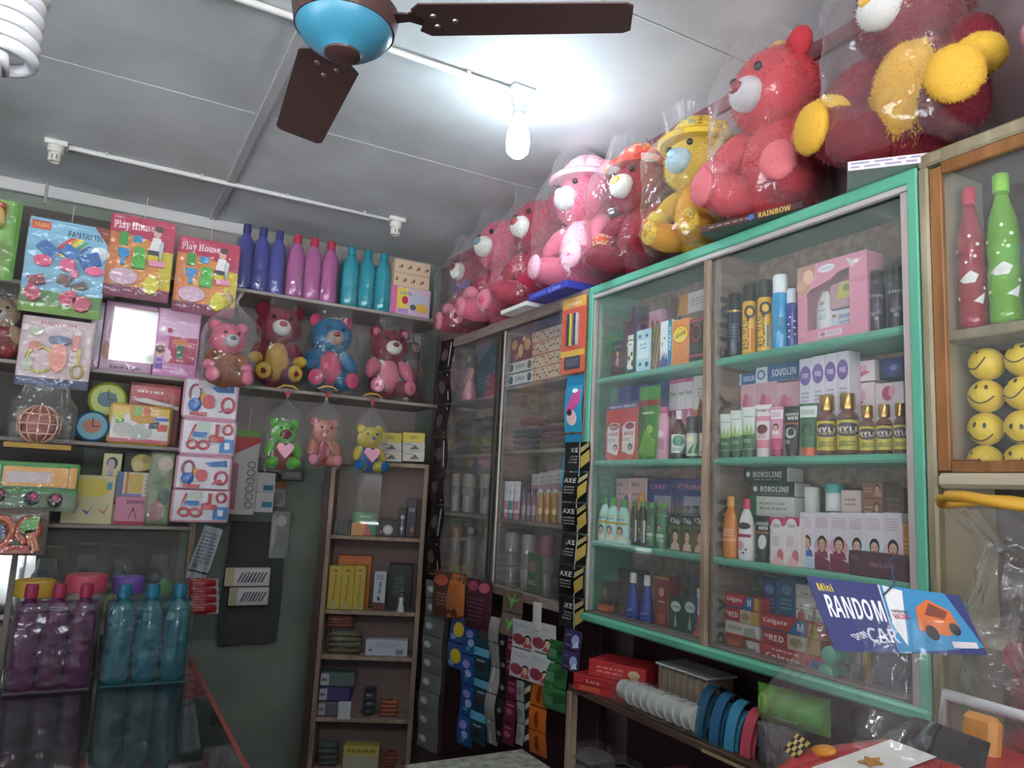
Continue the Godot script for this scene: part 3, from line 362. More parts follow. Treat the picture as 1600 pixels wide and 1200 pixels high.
	carton("dark_carton", "dark brown bulk carton at the back of the cabinet floor", "box", "goods on the cabinet floor, left bay", Vector3(1.66, 1.1035, -2.1205), -90, Vector3(0.108, 0.1585, 0.05), "2d221d", [["lines",0.5,0.6,0.5,0.2,2,"4a3a30"]])

	# green cabinet, right bay, top shelf
	bottle("can", "body_spray", "dark navy spray can with gold ring at the stencilled partition", "can", "spray cans on the top shelf", Vector3(1.5525, 1.9085, -1.5515), -52, 0.0205, 0.1855, mat("1d2138", 0.25), mat("14151c", 0.3), [["lines",0.5,0.5,0.6,0.5,6,"3a4060"]], {"band":"c9a85a","y1":0.68})
	bottle("can", "body_spray", "yellow lion spray can with an orange stripe and black cap", "can", "spray cans on the top shelf", Vector3(1.5515, 1.9085, -1.494), -53, 0.0195, 0.2005, mat("dca92c", 0.25), mat("171615", 0.35), [["r",0.05,0,0.95,0.66,"dca92c"],["t",0.32,0.36,0.62,0.4,"REALMAN","201a14",90],["r",0.62,0.05,0.72,0.5,"d8642a"],["e",0.55,0.84,0.3,0.14,"201a14"],["e",0.55,0.84,0.17,0.08,"dca92c"],["p",[0.35,0.7,0.5,0.78,0.6,0.72,0.5,0.66],"201a14"]], {"y0":0.03,"y1":0.7})
	bottle("can", "body_spray", "yellow lion spray can with a blue stripe and black cap", "can", "spray cans on the top shelf", Vector3(1.5529, 1.9085, -1.439), -54, 0.0209, 0.2005, mat("dca92c", 0.25), mat("171615", 0.35), [["r",0.05,0,0.95,0.66,"dca92c"],["t",0.32,0.36,0.62,0.4,"REALMAN","201a14",90],["r",0.62,0.05,0.72,0.5,"2f86b8"],["e",0.55,0.84,0.3,0.14,"201a14"],["e",0.55,0.84,0.17,0.08,"dca92c"],["p",[0.35,0.7,0.5,0.78,0.6,0.72,0.5,0.66],"201a14"]], {"y0":0.03,"y1":0.7})
	bottle("can", "body_spray", "tall bright blue spray can with white cap", "can", "spray cans on the top shelf", Vector3(1.5533, 1.9085, -1.387), -54, 0.0213, 0.2025, mat("2a93c4", 0.2), mat("dfe4e6", 0.4), [["t",0.5,0.5,0.35,0.5,"Wild Stone","1f7099",90]])
	bottle("can", "body_spray", "royal blue spray can dotted with white hearts", "can", "spray cans on the top shelf", Vector3(1.5583, 1.9085, -1.3525), -55, 0.0143, 0.1585, mat("2b338f", 0.25), mat("cfd6e0", 0.35), [["e",0.3,0.2,0.08,0.03,"dfe4f4"],["e",0.7,0.28,0.08,0.03,"dfe4f4"],["e",0.35,0.4,0.08,0.03,"dfe4f4"],["e",0.68,0.5,0.08,0.03,"dfe4f4"],["e",0.3,0.62,0.08,0.03,"dfe4f4"],["e",0.7,0.72,0.08,0.03,"dfe4f4"],["e",0.4,0.85,0.08,0.03,"dfe4f4"]])
	gift_box(Vector3(1.562, 1.9085, -1.211), Vector3(0.2, 0.1995, 0.06))
	bottle("can", "shower_gel", "black toiletry can with mauve flowers, inner one beside the pink box", "can", "spray cans on the top shelf", Vector3(1.5559, 1.9085, -1.1045), -60, 0.0179, 0.1475, mat("201b22", 0.3), mat("191619", 0.4), ART_10, {"y1":0.72})
	bottle("can", "shower_gel", "black toiletry can with mauve flowers, outer one beside the pink box", "can", "spray cans on the top shelf", Vector3(1.5579, 1.9085, -1.0555), -61, 0.0199, 0.1475, mat("201b22", 0.3), mat("191619", 0.4), ART_10, {"y1":0.72})

	# green cabinet, right bay, second shelf
	carton("soap_box", "pink rose soap box, left of three under the blue and white cartons", "box", "pink soap boxes on the second shelf", Vector3(1.64, 1.6265, -1.5588), -90, Vector3(0.0605, 0.2215, 0.05), "d7a9b4", ART_23)
	carton("soap_box", "pink rose soap box, middle of three under the blue and white cartons", "box", "pink soap boxes on the second shelf", Vector3(1.64, 1.6265, -1.4915), -90, Vector3(0.072, 0.2145, 0.05), "d7a9b4", ART_23)
	carton("soap_box", "pink rose soap box, right of three under the blue and white cartons", "box", "pink soap boxes on the second shelf", Vector3(1.64, 1.6265, -1.4175), -90, Vector3(0.074, 0.2065, 0.05), "d7a9b4", ART_23)
	carton("ointment_carton", "shorter blue and white ointment carton lying on the pink soap boxes", "box", "pink soap boxes on the second shelf", Vector3(1.64, 1.841, -1.569), -90, Vector3(0.075, 0.033, 0.05), "dfe3ea", ART_22)
	carton("ointment_carton", "longer blue and white ointment carton lying on the pink soap boxes", "box", "pink soap boxes on the second shelf", Vector3(1.64, 1.841, -1.455), -90, Vector3(0.151, 0.044, 0.05), "dfe3ea", ART_22)
	carton("lilac_carton", "white carton with lilac blob, first from the blue cartons", "box", "lilac cartons on the second shelf", Vector3(1.5925, 1.6265, -1.3215), -90, Vector3(0.038, 0.2525, 0.045), "d9d3dd", ART_11)
	carton("lilac_carton", "white carton with lilac blob, second from the blue cartons", "box", "lilac cartons on the second shelf", Vector3(1.5925, 1.6265, -1.283), -90, Vector3(0.037, 0.2545, 0.045), "d9d3dd", ART_11)
	carton("lilac_carton", "white carton with lilac blob, third from the blue cartons", "box", "lilac cartons on the second shelf", Vector3(1.5925, 1.6265, -1.246), -90, Vector3(0.035, 0.2555, 0.045), "d9d3dd", ART_11)
	carton("lilac_carton", "white carton with lilac blob, fourth from the blue cartons", "box", "lilac cartons on the second shelf", Vector3(1.5925, 1.6265, -1.2105), -90, Vector3(0.034, 0.2565, 0.045), "d9d3dd", ART_11)
	carton("soap_box", "pale pink soap box with crimson swirl, lower one by the lilac cartons", "box", "soap boxes at the right end of the second shelf", Vector3(1.64, 1.6265, -1.1925), -90, Vector3(0.068, 0.1805, 0.05), "e0cdd2", [["r",0,0.0,1,0.55,"d9c2c8"],["e",0.4,0.8,0.2,0.1,"b8446a"],["e",0.55,0.82,0.12,0.08,"e0a0b4"]])
	carton("soap_box", "pale pink soap box with crimson swirl, upper one by the lilac cartons", "box", "soap boxes at the right end of the second shelf", Vector3(1.64, 1.81, -1.1905), -90, Vector3(0.069, 0.051, 0.05), "e3d2d6", [["e",0.4,0.5,0.26,0.26,"b8446a"],["e",0.55,0.58,0.16,0.2,"e0a0b4"],["p",[0.2,0.4,0.6,0.3,0.85,0.45,0.6,0.5],"c9607f"]])
	carton("soap_box", "navy soap box with glossy oval above the corner pink one", "box", "soap boxes at the right end of the second shelf", Vector3(1.64, 1.81, -1.113), -90, Vector3(0.062, 0.049, 0.05), "23275a", [["e",0.55,0.5,0.35,0.35,"343c86"],["e",0.6,0.5,0.15,0.15,"8088c4"]])
	carton("soap_box", "pale pink soap box with crimson swirl in the shelf corner", "box", "soap boxes at the right end of the second shelf", Vector3(1.64, 1.6265, -1.12), -90, Vector3(0.073, 0.1745, 0.05), "e0cdd2", [["e",0.45,0.85,0.2,0.1,"b8446a"],["e",0.6,0.87,0.12,0.08,"e0a0b4"]])
	squeeze_tube("aloe_tube", "white and green aloe tube, nearest the partition of three", "tube", "cosmetic tubes on the second shelf", Vector3(1.5433, 1.6265, -1.5719), -75, 0.0368, 0.1235, "dce4da", "2f5f3a", ART_14)
	squeeze_tube("aloe_tube", "white and green aloe tube, middle of three", "tube", "cosmetic tubes on the second shelf", Vector3(1.5436, 1.6265, -1.531), -75, 0.0379, 0.1305, "dce4da", "2f5f3a", ART_14)
	squeeze_tube("aloe_tube", "white and green aloe tube, nearest the white tube of three", "tube", "cosmetic tubes on the second shelf", Vector3(1.5445, 1.6265, -1.4875), -75, 0.0407, 0.1365, "dce4da", "2f5f3a", ART_14)
	squeeze_tube("cream_tube", "white face cream tube with pink and red disc", "tube", "cosmetic tubes on the second shelf", Vector3(1.5464, 1.6265, -1.4375), -76, 0.0471, 0.1395, "e8dede", "d8d2d4", [["t",0.5,0.92,0.7,0.07,"POND'S","4a4048"],["e",0.5,0.46,0.3,0.12,"6a1f30"],["r",0.0,0.66,1,0.78,"d98a98"],["r",0,0.0,1,0.2,"d98a98"],["lines",0.5,0.28,0.5,0.1,2,"b06a7a"]])
	squeeze_tube("cream_tube", "rose pink face cream tube with a small portrait", "tube", "cosmetic tubes on the second shelf", Vector3(1.5436, 1.6265, -1.39), -76, 0.0379, 0.1305, "d998b0", "b03a66", [["r",0.05,0.75,0.95,0.98,"efe4e8"],["face",0.5,0.5,0.5,0.3,"f0d8e0"],["r",0,0,1,0.25,"c04a7a"],["lines",0.5,0.86,0.6,0.14,3,"c0708f"]])
	squeeze_tube("face_wash_tube", "black face wash tube lettered MEN in white", "tube", "cosmetic tubes on the second shelf", Vector3(1.5448, 1.6265, -1.3425), -76, 0.0417, 0.1275, "1d1c1e", "141416", [["t",0.55,0.86,0.8,0.07,"GARNIER","d8d8d6"],["t",0.6,0.76,0.6,0.08,"MEN","f0f0ee"],["r",0.0,0.6,1,0.64,"b5642a"],["e",0.5,0.38,0.32,0.14,"bcc0c0"],["e",0.55,0.4,0.2,0.1,"2a2a2c"],["r",0.1,0.1,0.5,0.2,"8d8f90"]])
	squeeze_tube("face_wash_tube", "green face wash tube with white top and orange cap", "tube", "cosmetic tubes on the second shelf", Vector3(1.5465, 1.6265, -1.292), -76, 0.0473, 0.1315, "3f6a48", "d8672c", [["r",0,0.72,1,1,"dde3dc"],["lines",0.5,0.85,0.7,0.12,3,"7a8a7c"],["e",0.5,0.4,0.3,0.2,"2f5238"],["p",[0.2,0.2,0.5,0.5,0.8,0.2],"5a8a5a"]])
	bottle("flask", "oil_bottle", "large amber oil bottle with gold cap and yellow label, left of the large ones", "bottle", "gold-capped oil bottles", Vector3(1.5554, 1.6265, -1.2455), -57, 0.0234, 0.1485, clear("7a3a14", 0.6), mat("c39a52", 0.25, 0.85), ART_8, {"fill":"5a2a12","level":0.6,"y0":0.08,"y1":0.56,"span":170})
	bottle("flask", "oil_bottle", "large amber oil bottle with gold cap and yellow label, right of the large ones", "bottle", "gold-capped oil bottles", Vector3(1.5563, 1.6265, -1.187), -58, 0.0243, 0.1475, clear("7a3a14", 0.6), mat("c39a52", 0.25, 0.85), ART_8, {"fill":"5a2a12","level":0.6,"y0":0.08,"y1":0.56,"span":170})
	bottle("flask", "oil_bottle", "small amber oil bottle with gold cap and yellow label, left of the small ones", "bottle", "gold-capped oil bottles", Vector3(1.5494, 1.6265, -1.1305), -59, 0.0174, 0.1135, clear("7a3a14", 0.6), mat("c39a52", 0.25, 0.85), ART_8, {"fill":"5a2a12","level":0.6,"y0":0.08,"y1":0.56,"span":170})
	bottle("flask", "oil_bottle", "small amber oil bottle with gold cap and yellow label, middle of the small ones", "bottle", "gold-capped oil bottles", Vector3(1.5492, 1.6265, -1.0875), -60, 0.0172, 0.1125, clear("7a3a14", 0.6), mat("c39a52", 0.25, 0.85), ART_8, {"fill":"5a2a12","level":0.6,"y0":0.08,"y1":0.56,"span":170})
	bottle("flask", "oil_bottle", "small amber oil bottle with gold cap and yellow label, right of the small ones", "bottle", "gold-capped oil bottles", Vector3(1.5461, 1.6265, -1.0465), -61, 0.0141, 0.1125, clear("7a3a14", 0.6), mat("c39a52", 0.25, 0.85), ART_8, {"fill":"5a2a12","level":0.6,"y0":0.08,"y1":0.56,"span":170})

	# green cabinet, right bay, third shelf
	carton("ointment_carton", "white and green ointment carton under the dark green ones", "box", "ointment cartons on the third shelf", Vector3(1.645, 1.3545, -1.4765), -90, Vector3(0.156, 0.1705, 0.06), "d6dad2", [["r",0,0.55,0.18,1,"2f6a3c"],["lines",0.55,0.85,0.6,0.15,2,"9aa09a"]])
	carton("ointment_carton", "lower dark green ointment carton reading white capitals", "box", "ointment cartons on the third shelf", Vector3(1.645, 1.5258, -1.4715), -90, Vector3(0.149, 0.038, 0.06), "27402f", ART_28, {"flap": "c9ccc4"})
	carton("ointment_carton", "upper dark green ointment carton reading white capitals", "box", "ointment cartons on the third shelf", Vector3(1.645, 1.5648, -1.4965), -90, Vector3(0.153, 0.039, 0.06), "27402f", ART_28, {"flap": "c9ccc4"})
	bottle("jar", "cream_jar", "plain white cream jar, bottom of the stack of three", "jar", "stacked cream jars on the third shelf", Vector3(1.641, 1.355, -1.362), -90, 0.0192, 0.0655, mat("dcdcd6", 0.4), mat("e4e4de", 0.4))
	bottle("jar", "cream_jar", "plain white cream jar, middle of the stack of three", "jar", "stacked cream jars on the third shelf", Vector3(1.641, 1.4215, -1.362), -90, 0.0192, 0.0655, mat("dcdcd6", 0.4), mat("e4e4de", 0.4))
	bottle("jar", "cream_jar", "plain white cream jar, top of the stack of three", "jar", "stacked cream jars on the third shelf", Vector3(1.641, 1.488, -1.362), -90, 0.0192, 0.0655, mat("dcdcd6", 0.4), mat("e4e4de", 0.4))
	bottle("jar", "cream_jar", "bottom jar of the navy, white and teal stack", "jar", "stacked cream jars on the third shelf", Vector3(1.641, 1.355, -1.293), -90, 0.0223, 0.0685, mat("2a2f52", 0.35), mat("23284a", 0.3))
	bottle("jar", "cream_jar", "middle jar of the navy, white and teal stack", "jar", "stacked cream jars on the third shelf", Vector3(1.641, 1.4245, -1.293), -90, 0.0223, 0.0685, mat("d9dde0", 0.35), mat("3f9a94", 0.3))
	bottle("jar", "cream_jar", "top jar of the navy, white and teal stack", "jar", "stacked cream jars on the third shelf", Vector3(1.641, 1.494, -1.293), -90, 0.0223, 0.0685, mat("dfe2e2", 0.35), mat("4fb0a8", 0.3))
	carton("cream_carton", "white and pink cream carton beside the teal-lidded jars", "box", "small cream cartons on the third shelf", Vector3(1.645, 1.3545, -1.2285), -90, Vector3(0.054, 0.1925, 0.06), "ddc9c6", [["e",0.5,0.62,0.35,0.08,"c9788a"],["lines",0.5,0.85,0.6,0.12,2,"a98a8a"],["p",[0.2,0.5,0.8,0.5,0.6,0.42],"b85a6a"]])
	carton("cream_carton", "brown cream carton with a woman, lower of two", "box", "small cream cartons on the third shelf", Vector3(1.645, 1.3545, -1.171), -90, Vector3(0.053, 0.1745, 0.06), "8f5f4a", [["face",0.75,0.85,0.4,0.25,"c98f8a"],["lines",0.35,0.85,0.4,0.12,2,"c9a890"]])
	carton("cream_carton", "brown cream carton with a woman, upper of two", "box", "small cream cartons on the third shelf", Vector3(1.645, 1.5296, -1.169), -90, Vector3(0.054, 0.038, 0.06), "94644c", [["face",0.75,0.5,0.4,0.8,"c98f8a"],["lines",0.35,0.5,0.4,0.4,2,"c9a890"]])
	carton("cream_carton", "dark amber carton in the far corner of the third shelf", "box", "small cream cartons on the third shelf", Vector3(1.645, 1.3545, -1.1145), -90, Vector3(0.05, 0.2005, 0.06), "4d3428", [["lines",0.5,0.8,0.6,0.2,3,"7a5a40"]])
	bottle("shampoo", "baby_lotion_bottle", "white lotion bottle with blue cap at the stencilled partition", "bottle", "front row of the third shelf", Vector3(1.5397, 1.3545, -1.6133), -83, 0.0195, 0.1655, mat("dfe4ea", 0.35), mat("2f8ac4", 0.35), [["e",0.5,0.62,0.3,0.12,"8fb4dc"],["p",[0.4,0.4,0.5,0.6,0.6,0.4],"3f6aa8"],["lines",0.5,0.25,0.6,0.2,3,"9aa8bc"]], {"flat":0.6,"y0":0.06,"y1":0.6})
	bottle("shampoo", "baby_lotion_bottle", "orange lotion bottle between two white ones", "bottle", "front row of the third shelf", Vector3(1.5466, 1.3545, -1.5545), -83, 0.0244, 0.1665, mat("d9822a", 0.25), mat("e0a04a", 0.35), [["r",0.05,0.4,0.95,0.45,"e8b06a"],["lines",0.5,0.65,0.6,0.25,3,"e8c49a"]], {"flat":0.6,"y0":0.06,"y1":0.6})
	bottle("shampoo", "baby_lotion_bottle", "white lotion bottle with red cap and black arch", "bottle", "front row of the third shelf", Vector3(1.547, 1.3545, -1.4965), -83, 0.0251, 0.1615, mat("e4e0de", 0.35), mat("c93a5a", 0.35), [["e",0.5,0.88,0.36,0.1,"26222a"],["r",0.15,0.55,0.85,0.64,"a83a48"],["e",0.35,0.3,0.2,0.14,"d99aa8"],["e",0.5,0.1,0.06,0.03,"2a2a2c"],["e",0.62,0.2,0.05,0.03,"2a2a2c"]], {"flat":0.6,"y0":0.06,"y1":0.62})
	squeeze_tube("face_wash_tube", "black face wash tube before the hair removal boxes", "tube", "front row of the third shelf", Vector3(1.5451, 1.3545, -1.44), -76, 0.0428, 0.1185, "1b1b1d", "121214", [["t",0.5,0.85,0.8,0.09,"GARNIER","cfcfcd"],["t",0.6,0.73,0.5,0.09,"MEN","f0f0ee"],["r",0,0.58,1,0.63,"b0642f"],["e",0.6,0.35,0.25,0.2,"c9cccc"]])
	carton("hair_remover_box", "white and pink hair removal box, left one of two", "box", "front row of the third shelf", Vector3(1.552, 1.3545, -1.3795), -90, Vector3(0.046, 0.1175, 0.04), "e6dcda", ART_9)
	carton("hair_remover_box", "white and pink hair removal box, right one of two", "box", "front row of the third shelf", Vector3(1.552, 1.3545, -1.3325), -90, Vector3(0.046, 0.1205, 0.04), "e6dcda", ART_9)
	carton("face_cream_box", "tall white face cream box with a woman, first, with blue waves", "box", "face cream boxes with a portrait", Vector3(1.572, 1.3545, -1.306), -90, Vector3(0.043, 0.1335, 0.036), "dcd3da", [["e",0.5,0.42,0.5,0.16,"d9dfe8"],["p",[0,0.0,1,0.0,1,0.16,0,0.3],"b9c9dd"],["face",0.5,0.42,0.8,0.42,"2f6ab0"],["lines",0.5,0.82,0.7,0.2,5,"c9a8b8"]])
	carton("face_cream_box", "tall white face cream box with a woman, second, with maroon foot", "box", "face cream boxes with a portrait", Vector3(1.572, 1.3545, -1.262), -90, Vector3(0.043, 0.1355, 0.036), "dcd3da", ART_17)
	carton("face_cream_box", "tall white face cream box with a woman, third, with maroon foot", "box", "face cream boxes with a portrait", Vector3(1.572, 1.3545, -1.2145), -90, Vector3(0.05, 0.1375, 0.036), "dcd3da", ART_17)
	carton("face_cream_box", "tall white face cream box with a woman, fourth, with pale blue halo", "box", "face cream boxes with a portrait", Vector3(1.572, 1.3545, -1.1665), -90, Vector3(0.044, 0.1395, 0.036), "dcd3da", [["e",0.5,0.42,0.5,0.16,"cfe0ec"],["p",[0,0.0,1,0.0,1,0.16,0,0.3],"5a1f33"],["face",0.5,0.42,0.8,0.42,"2f6ab0"],["lines",0.5,0.82,0.7,0.2,5,"c9a8b8"]])
	carton("face_cream_box", "tall white face cream box with a woman, fifth, with blue halo", "box", "face cream boxes with a portrait", Vector3(1.572, 1.3545, -1.1215), -90, Vector3(0.044, 0.1415, 0.036), "dcd3da", [["e",0.5,0.42,0.5,0.16,"cfe0ec"],["p",[0,0.0,1,0.0,1,0.16,0,0.3],"5a1f33"],["face",0.5,0.42,0.8,0.42,"2f80c0"],["lines",0.5,0.82,0.7,0.2,5,"c9a8b8"]])
	carton("face_cream_box", "tall white face cream box with a woman, sixth, with pink halo", "box", "face cream boxes with a portrait", Vector3(1.572, 1.3545, -1.076), -90, Vector3(0.045, 0.1435, 0.036), "dcd3da", [["e",0.5,0.42,0.5,0.16,"e8b9c4"],["p",[0,0.0,1,0.0,1,0.16,0,0.3],"5a1f33"],["face",0.5,0.42,0.8,0.42,"b03a5a"],["lines",0.5,0.82,0.7,0.2,5,"c9a8b8"]])
	carton("display_tray", "maroon cardboard tray holding the last three face cream boxes", "tray", "", Vector3(1.537, 1.3545, -1.0925), -90, Vector3(0.151, 0.055, 0.02), "4f1c2c", [["t",0.55,0.5,0.4,0.3,"Glow & Lovely","a8707f"],["t",0.1,0.75,0.12,0.2,"Advanced","8f6a74"]])
	carton("cream_carton", "narrow orange carton squeezed at the right end of third shelf", "box", "front row of the third shelf", Vector3(1.572, 1.3545, -1.0425), -90, Vector3(0.018, 0.1235, 0.04), "b8702c", [["lines",0.5,0.6,0.6,0.3,4,"d9a060"]])

	# green cabinet, right bay, bottom
	carton("toothpaste_carton", "crumpled orange soap carton under the white toothpaste box", "box", "toothpaste cartons on the cabinet floor", Vector3(1.583, 1.104, -1.5577), -90, Vector3(0.0635, 0.045, 0.04), "a8482a", [["lines",0.5,0.5,0.6,0.5,3,"d08a5a"]])
	carton("toothpaste_carton", "white toothpaste carton reading mint with green leaf", "box", "toothpaste cartons on the cabinet floor", Vector3(1.583, 1.15, -1.5288), -90, Vector3(0.1215, 0.036, 0.04), "cfc8c2", [["t",0.3,0.6,0.4,0.35,"mint active","5a5a62"],["p",[0.55,0.1,0.95,0.1,0.85,0.8,0.6,0.7],"8fa890"],["r",0,0,1,0.12,"b5483a"]])
	carton("toothpaste_carton", "red toothpaste carton in the shorter pile by the partition", "box", "toothpaste cartons on the cabinet floor", Vector3(1.583, 1.187, -1.5278), -90, Vector3(0.1235, 0.034, 0.04), "9c2228", ART_13)
	carton("toothpaste_carton", "red and blue toothpaste carton topping the shorter pile", "box", "toothpaste cartons on the cabinet floor", Vector3(1.583, 1.222, -1.5268), -90, Vector3(0.1255, 0.036, 0.04), "a8282c", ART_7)
	carton("toothpaste_carton", "large red and blue toothpaste carton at the bottom of the longer pile", "box", "toothpaste cartons on the cabinet floor", Vector3(1.583, 1.104, -1.359), -90, Vector3(0.214, 0.045, 0.04), "a8262c", [["r",0,0.55,0.7,1,"b5353a"],["t",0.35,0.38,0.5,0.42,"Colgate","f0e4e0"],["p",[0.66,0,0.8,0.75,1,0.75,1,0],"2a5f9a"],["lines",0.4,0.8,0.4,0.15,1,"e8c4c0"],["r",0.85,0.05,0.97,0.3,"cfd6e0"]])
	carton("toothpaste_carton", "red toothpaste carton in the middle of the longer pile", "box", "toothpaste cartons on the cabinet floor", Vector3(1.583, 1.15, -1.366), -90, Vector3(0.178, 0.036, 0.04), "9c2228", ART_13)
	carton("toothpaste_carton", "red and blue toothpaste carton topping the longer pile", "box", "toothpaste cartons on the cabinet floor", Vector3(1.583, 1.187, -1.372), -90, Vector3(0.184, 0.036, 0.04), "a8282c", ART_7)
	carton("soap_carton", "small white carton with black lettering beside the large toothpaste box", "box", "toothpaste cartons on the cabinet floor", Vector3(1.583, 1.1035, -1.4945), -90, Vector3(0.052, 0.0405, 0.04), "c9c6c0", [["t",0.5,0.5,0.6,0.4,"fresh","3a4440"],["r",0,0,0.2,1,"5a6a52"]])
	carton("white_packet", "crumpled white packet behind the toothpaste by the partition", "packet", "boxes behind the toothpaste", Vector3(1.66, 1.1035, -1.6277), -90, Vector3(0.0255, 0.2045, 0.03), "b9b5ae", [["lines",0.5,0.8,0.6,0.2,3,"8f8b86"]], {"bevel":0.008})
	carton("green_packet", "dark green packet behind the toothpaste piles", "packet", "boxes behind the toothpaste", Vector3(1.66, 1.1035, -1.5565), -90, Vector3(0.036, 0.1965, 0.03), "3f5a34", [["lines",0.5,0.8,0.6,0.2,2,"6f8a5a"]], {"bevel":0.006})
	carton("blue_packet", "darker blue upright packet behind the longer toothpaste pile", "packet", "boxes behind the toothpaste", Vector3(1.632, 1.1035, -1.477), -90, Vector3(0.055, 0.2075, 0.04), "24407a", ART_33, {"bevel":0.004})
	carton("blue_packet", "teal blue upright packet behind the longer toothpaste pile", "packet", "boxes behind the toothpaste", Vector3(1.632, 1.1035, -1.4205), -90, Vector3(0.056, 0.2145, 0.04), "1f5f84", ART_33, {"bevel":0.004})
	carton("flat_carton", "plain grey carton under the white flat ones", "box", "boxes behind the toothpaste", Vector3(1.63, 1.104, -1.335), -90, Vector3(0.094, 0.11, 0.06), "6a6662", [])
	carton("flat_carton", "white flat carton with a red disc", "box", "boxes behind the toothpaste", Vector3(1.63, 1.215, -1.335), -90, Vector3(0.094, 0.03, 0.06), "c4c0ba", [["e",0.2,0.5,0.12,0.4,"b0402c"],["t",0.62,0.5,0.4,0.4,"Hansa","5a5650"]])
	carton("flat_carton", "white flat carton with dark lettering, middle of the stack", "box", "boxes behind the toothpaste", Vector3(1.63, 1.246, -1.3365), -90, Vector3(0.091, 0.03, 0.06), "c9c5bf", [["t",0.5,0.25,0.6,0.25,"Fair glow","4a4640"]])
	carton("flat_carton", "white flat carton with dark lettering, top of the stack", "box", "boxes behind the toothpaste", Vector3(1.63, 1.277, -1.3365), -90, Vector3(0.091, 0.03, 0.06), "ccc8c2", [["t",0.5,0.25,0.6,0.25,"Fair glow","4a4640"]])
	bottle("syrup", "clear_bottle", "clear plastic bottle, first in the row of four on the cabinet floor", "bottle", "clear bottles on the cabinet floor", Vector3(1.6114, 1.1035, -1.2765), -57, 0.0114, 0.2255, clear("b8c4c0", 0.25), mat("8a7a92", 0.35), [["r",0.1,0.1,0.9,0.9,"8a6f86"]], {"y0":0.15,"y1":0.45})
	bottle("syrup", "clear_bottle", "clear plastic bottle, second in the row of four on the cabinet floor", "bottle", "clear bottles on the cabinet floor", Vector3(1.6111, 1.1035, -1.2455), -58, 0.0111, 0.2255, clear("b8c4c0", 0.25), mat("8a7a92", 0.35), [["r",0.1,0.1,0.9,0.9,"9a7f8a"]], {"y0":0.15,"y1":0.45})
	bottle("syrup", "clear_bottle", "clear plastic bottle, third in the row of four on the cabinet floor", "bottle", "clear bottles on the cabinet floor", Vector3(1.6108, 1.1035, -1.2155), -59, 0.0108, 0.2255, clear("b8c4c0", 0.25), mat("8a7a92", 0.35), [["r",0.1,0.1,0.9,0.9,"7f6a78"]], {"y0":0.15,"y1":0.45})
	bottle("syrup", "clear_bottle", "clear plastic bottle, fourth in the row of four on the cabinet floor", "bottle", "clear bottles on the cabinet floor", Vector3(1.6109, 1.1035, -1.1865), -59, 0.0109, 0.2255, clear("c9b04a", 0.5), mat("8a7a92", 0.35), [["r",0.1,0.1,0.9,0.9,"a8923a"]], {"y0":0.15,"y1":0.45})
	carton("flat_carton", "dark blue carton in the right corner of the cabinet floor", "box", "boxes behind the toothpaste", Vector3(1.63, 1.1035, -1.117), -90, Vector3(0.095, 0.1975, 0.06), "232a44", [["t",0.5,0.75,0.5,0.1,"VIVEL","8f9ab8"]])
	round_tin("teal_tin", "round teal tin lid, upper of two at the end of the toothpaste", Vector3(1.536, 1.1655, -1.222))
	round_tin("teal_tin", "round teal tin lid, lower of two at the end of the toothpaste", Vector3(1.536, 1.1245, -1.231))

	# plain cabinet: boxes, packets and bottles behind the sliding glass
	carton("card_box", "white card box lettered Joker, lower of two", "box", "playing card boxes", Vector3(1.565, 1.9515, -2.763), -90, Vector3(0.196, 0.052, 0.06), "cfcbc8", ART_18)
	carton("card_box", "white card box lettered Joker, upper of two", "box", "playing card boxes", Vector3(1.565, 2.0045, -2.765), -90, Vector3(0.192, 0.052, 0.06), "cfcbc8", ART_18)
	carton("card_box", "maroon box with golden horses on the card boxes", "box", "playing card boxes", Vector3(1.565, 2.0579, -2.7685), -90, Vector3(0.185, 0.107, 0.06), "6a3034", [["e",0.2,0.7,0.14,0.2,"c98f5a"],["e",0.5,0.4,0.12,0.28,"d6a870"],["e",0.8,0.6,0.15,0.24,"c98f5a"],["e",0.35,0.2,0.1,0.12,"b5764a"],["e",0.65,0.85,0.08,0.1,"d6a870"]])
	carton("dotted_box", "cream polka-dot box at the bottom of its stack", "box", "cream polka-dot boxes", Vector3(1.565, 1.9515, -2.548), -90, Vector3(0.226, 0.054, 0.06), "cdb392", ART_0)
	carton("dotted_box", "cream polka-dot box second from the bottom", "box", "cream polka-dot boxes", Vector3(1.565, 2.0065, -2.55), -90, Vector3(0.232, 0.052, 0.06), "c9b08e", ART_0)
	carton("dotted_box", "cream polka-dot box second from the top", "box", "cream polka-dot boxes", Vector3(1.565, 2.0595, -2.552), -90, Vector3(0.238, 0.052, 0.06), "c4a98a", ART_0)
	carton("dotted_box", "cream polka-dot box at the top of its stack", "box", "cream polka-dot boxes", Vector3(1.565, 2.1125, -2.554), -90, Vector3(0.244, 0.05, 0.06), "bfa386", ART_0)
	cloth_bundle("cloth_bundle", "dusty pink folded cloth bundle on the second shelf of plain cabinet", "cloth", "folded goods in the plain cabinet", Vector3(1.638, 1.678, -2.791), -90, Vector3(0.228, 0.15, 0.08), "a06a5a", 3)
	cloth_bundle("cloth_bundle", "brown folded cloth bundle on the second shelf of plain cabinet", "cloth", "folded goods in the plain cabinet", Vector3(1.638, 1.678, -2.5575), -90, Vector3(0.229, 0.15, 0.08), "8a6a44", 4)
	cloth_bundle("bagged_bundle", "dark grey bundle in a plastic bag before the pink cloth", "bundle", "folded goods in the plain cabinet", Vector3(1.56, 1.678, -2.7255), -90, Vector3(0.1828, 0.09, 0.06), "3f3a42", 11, true)
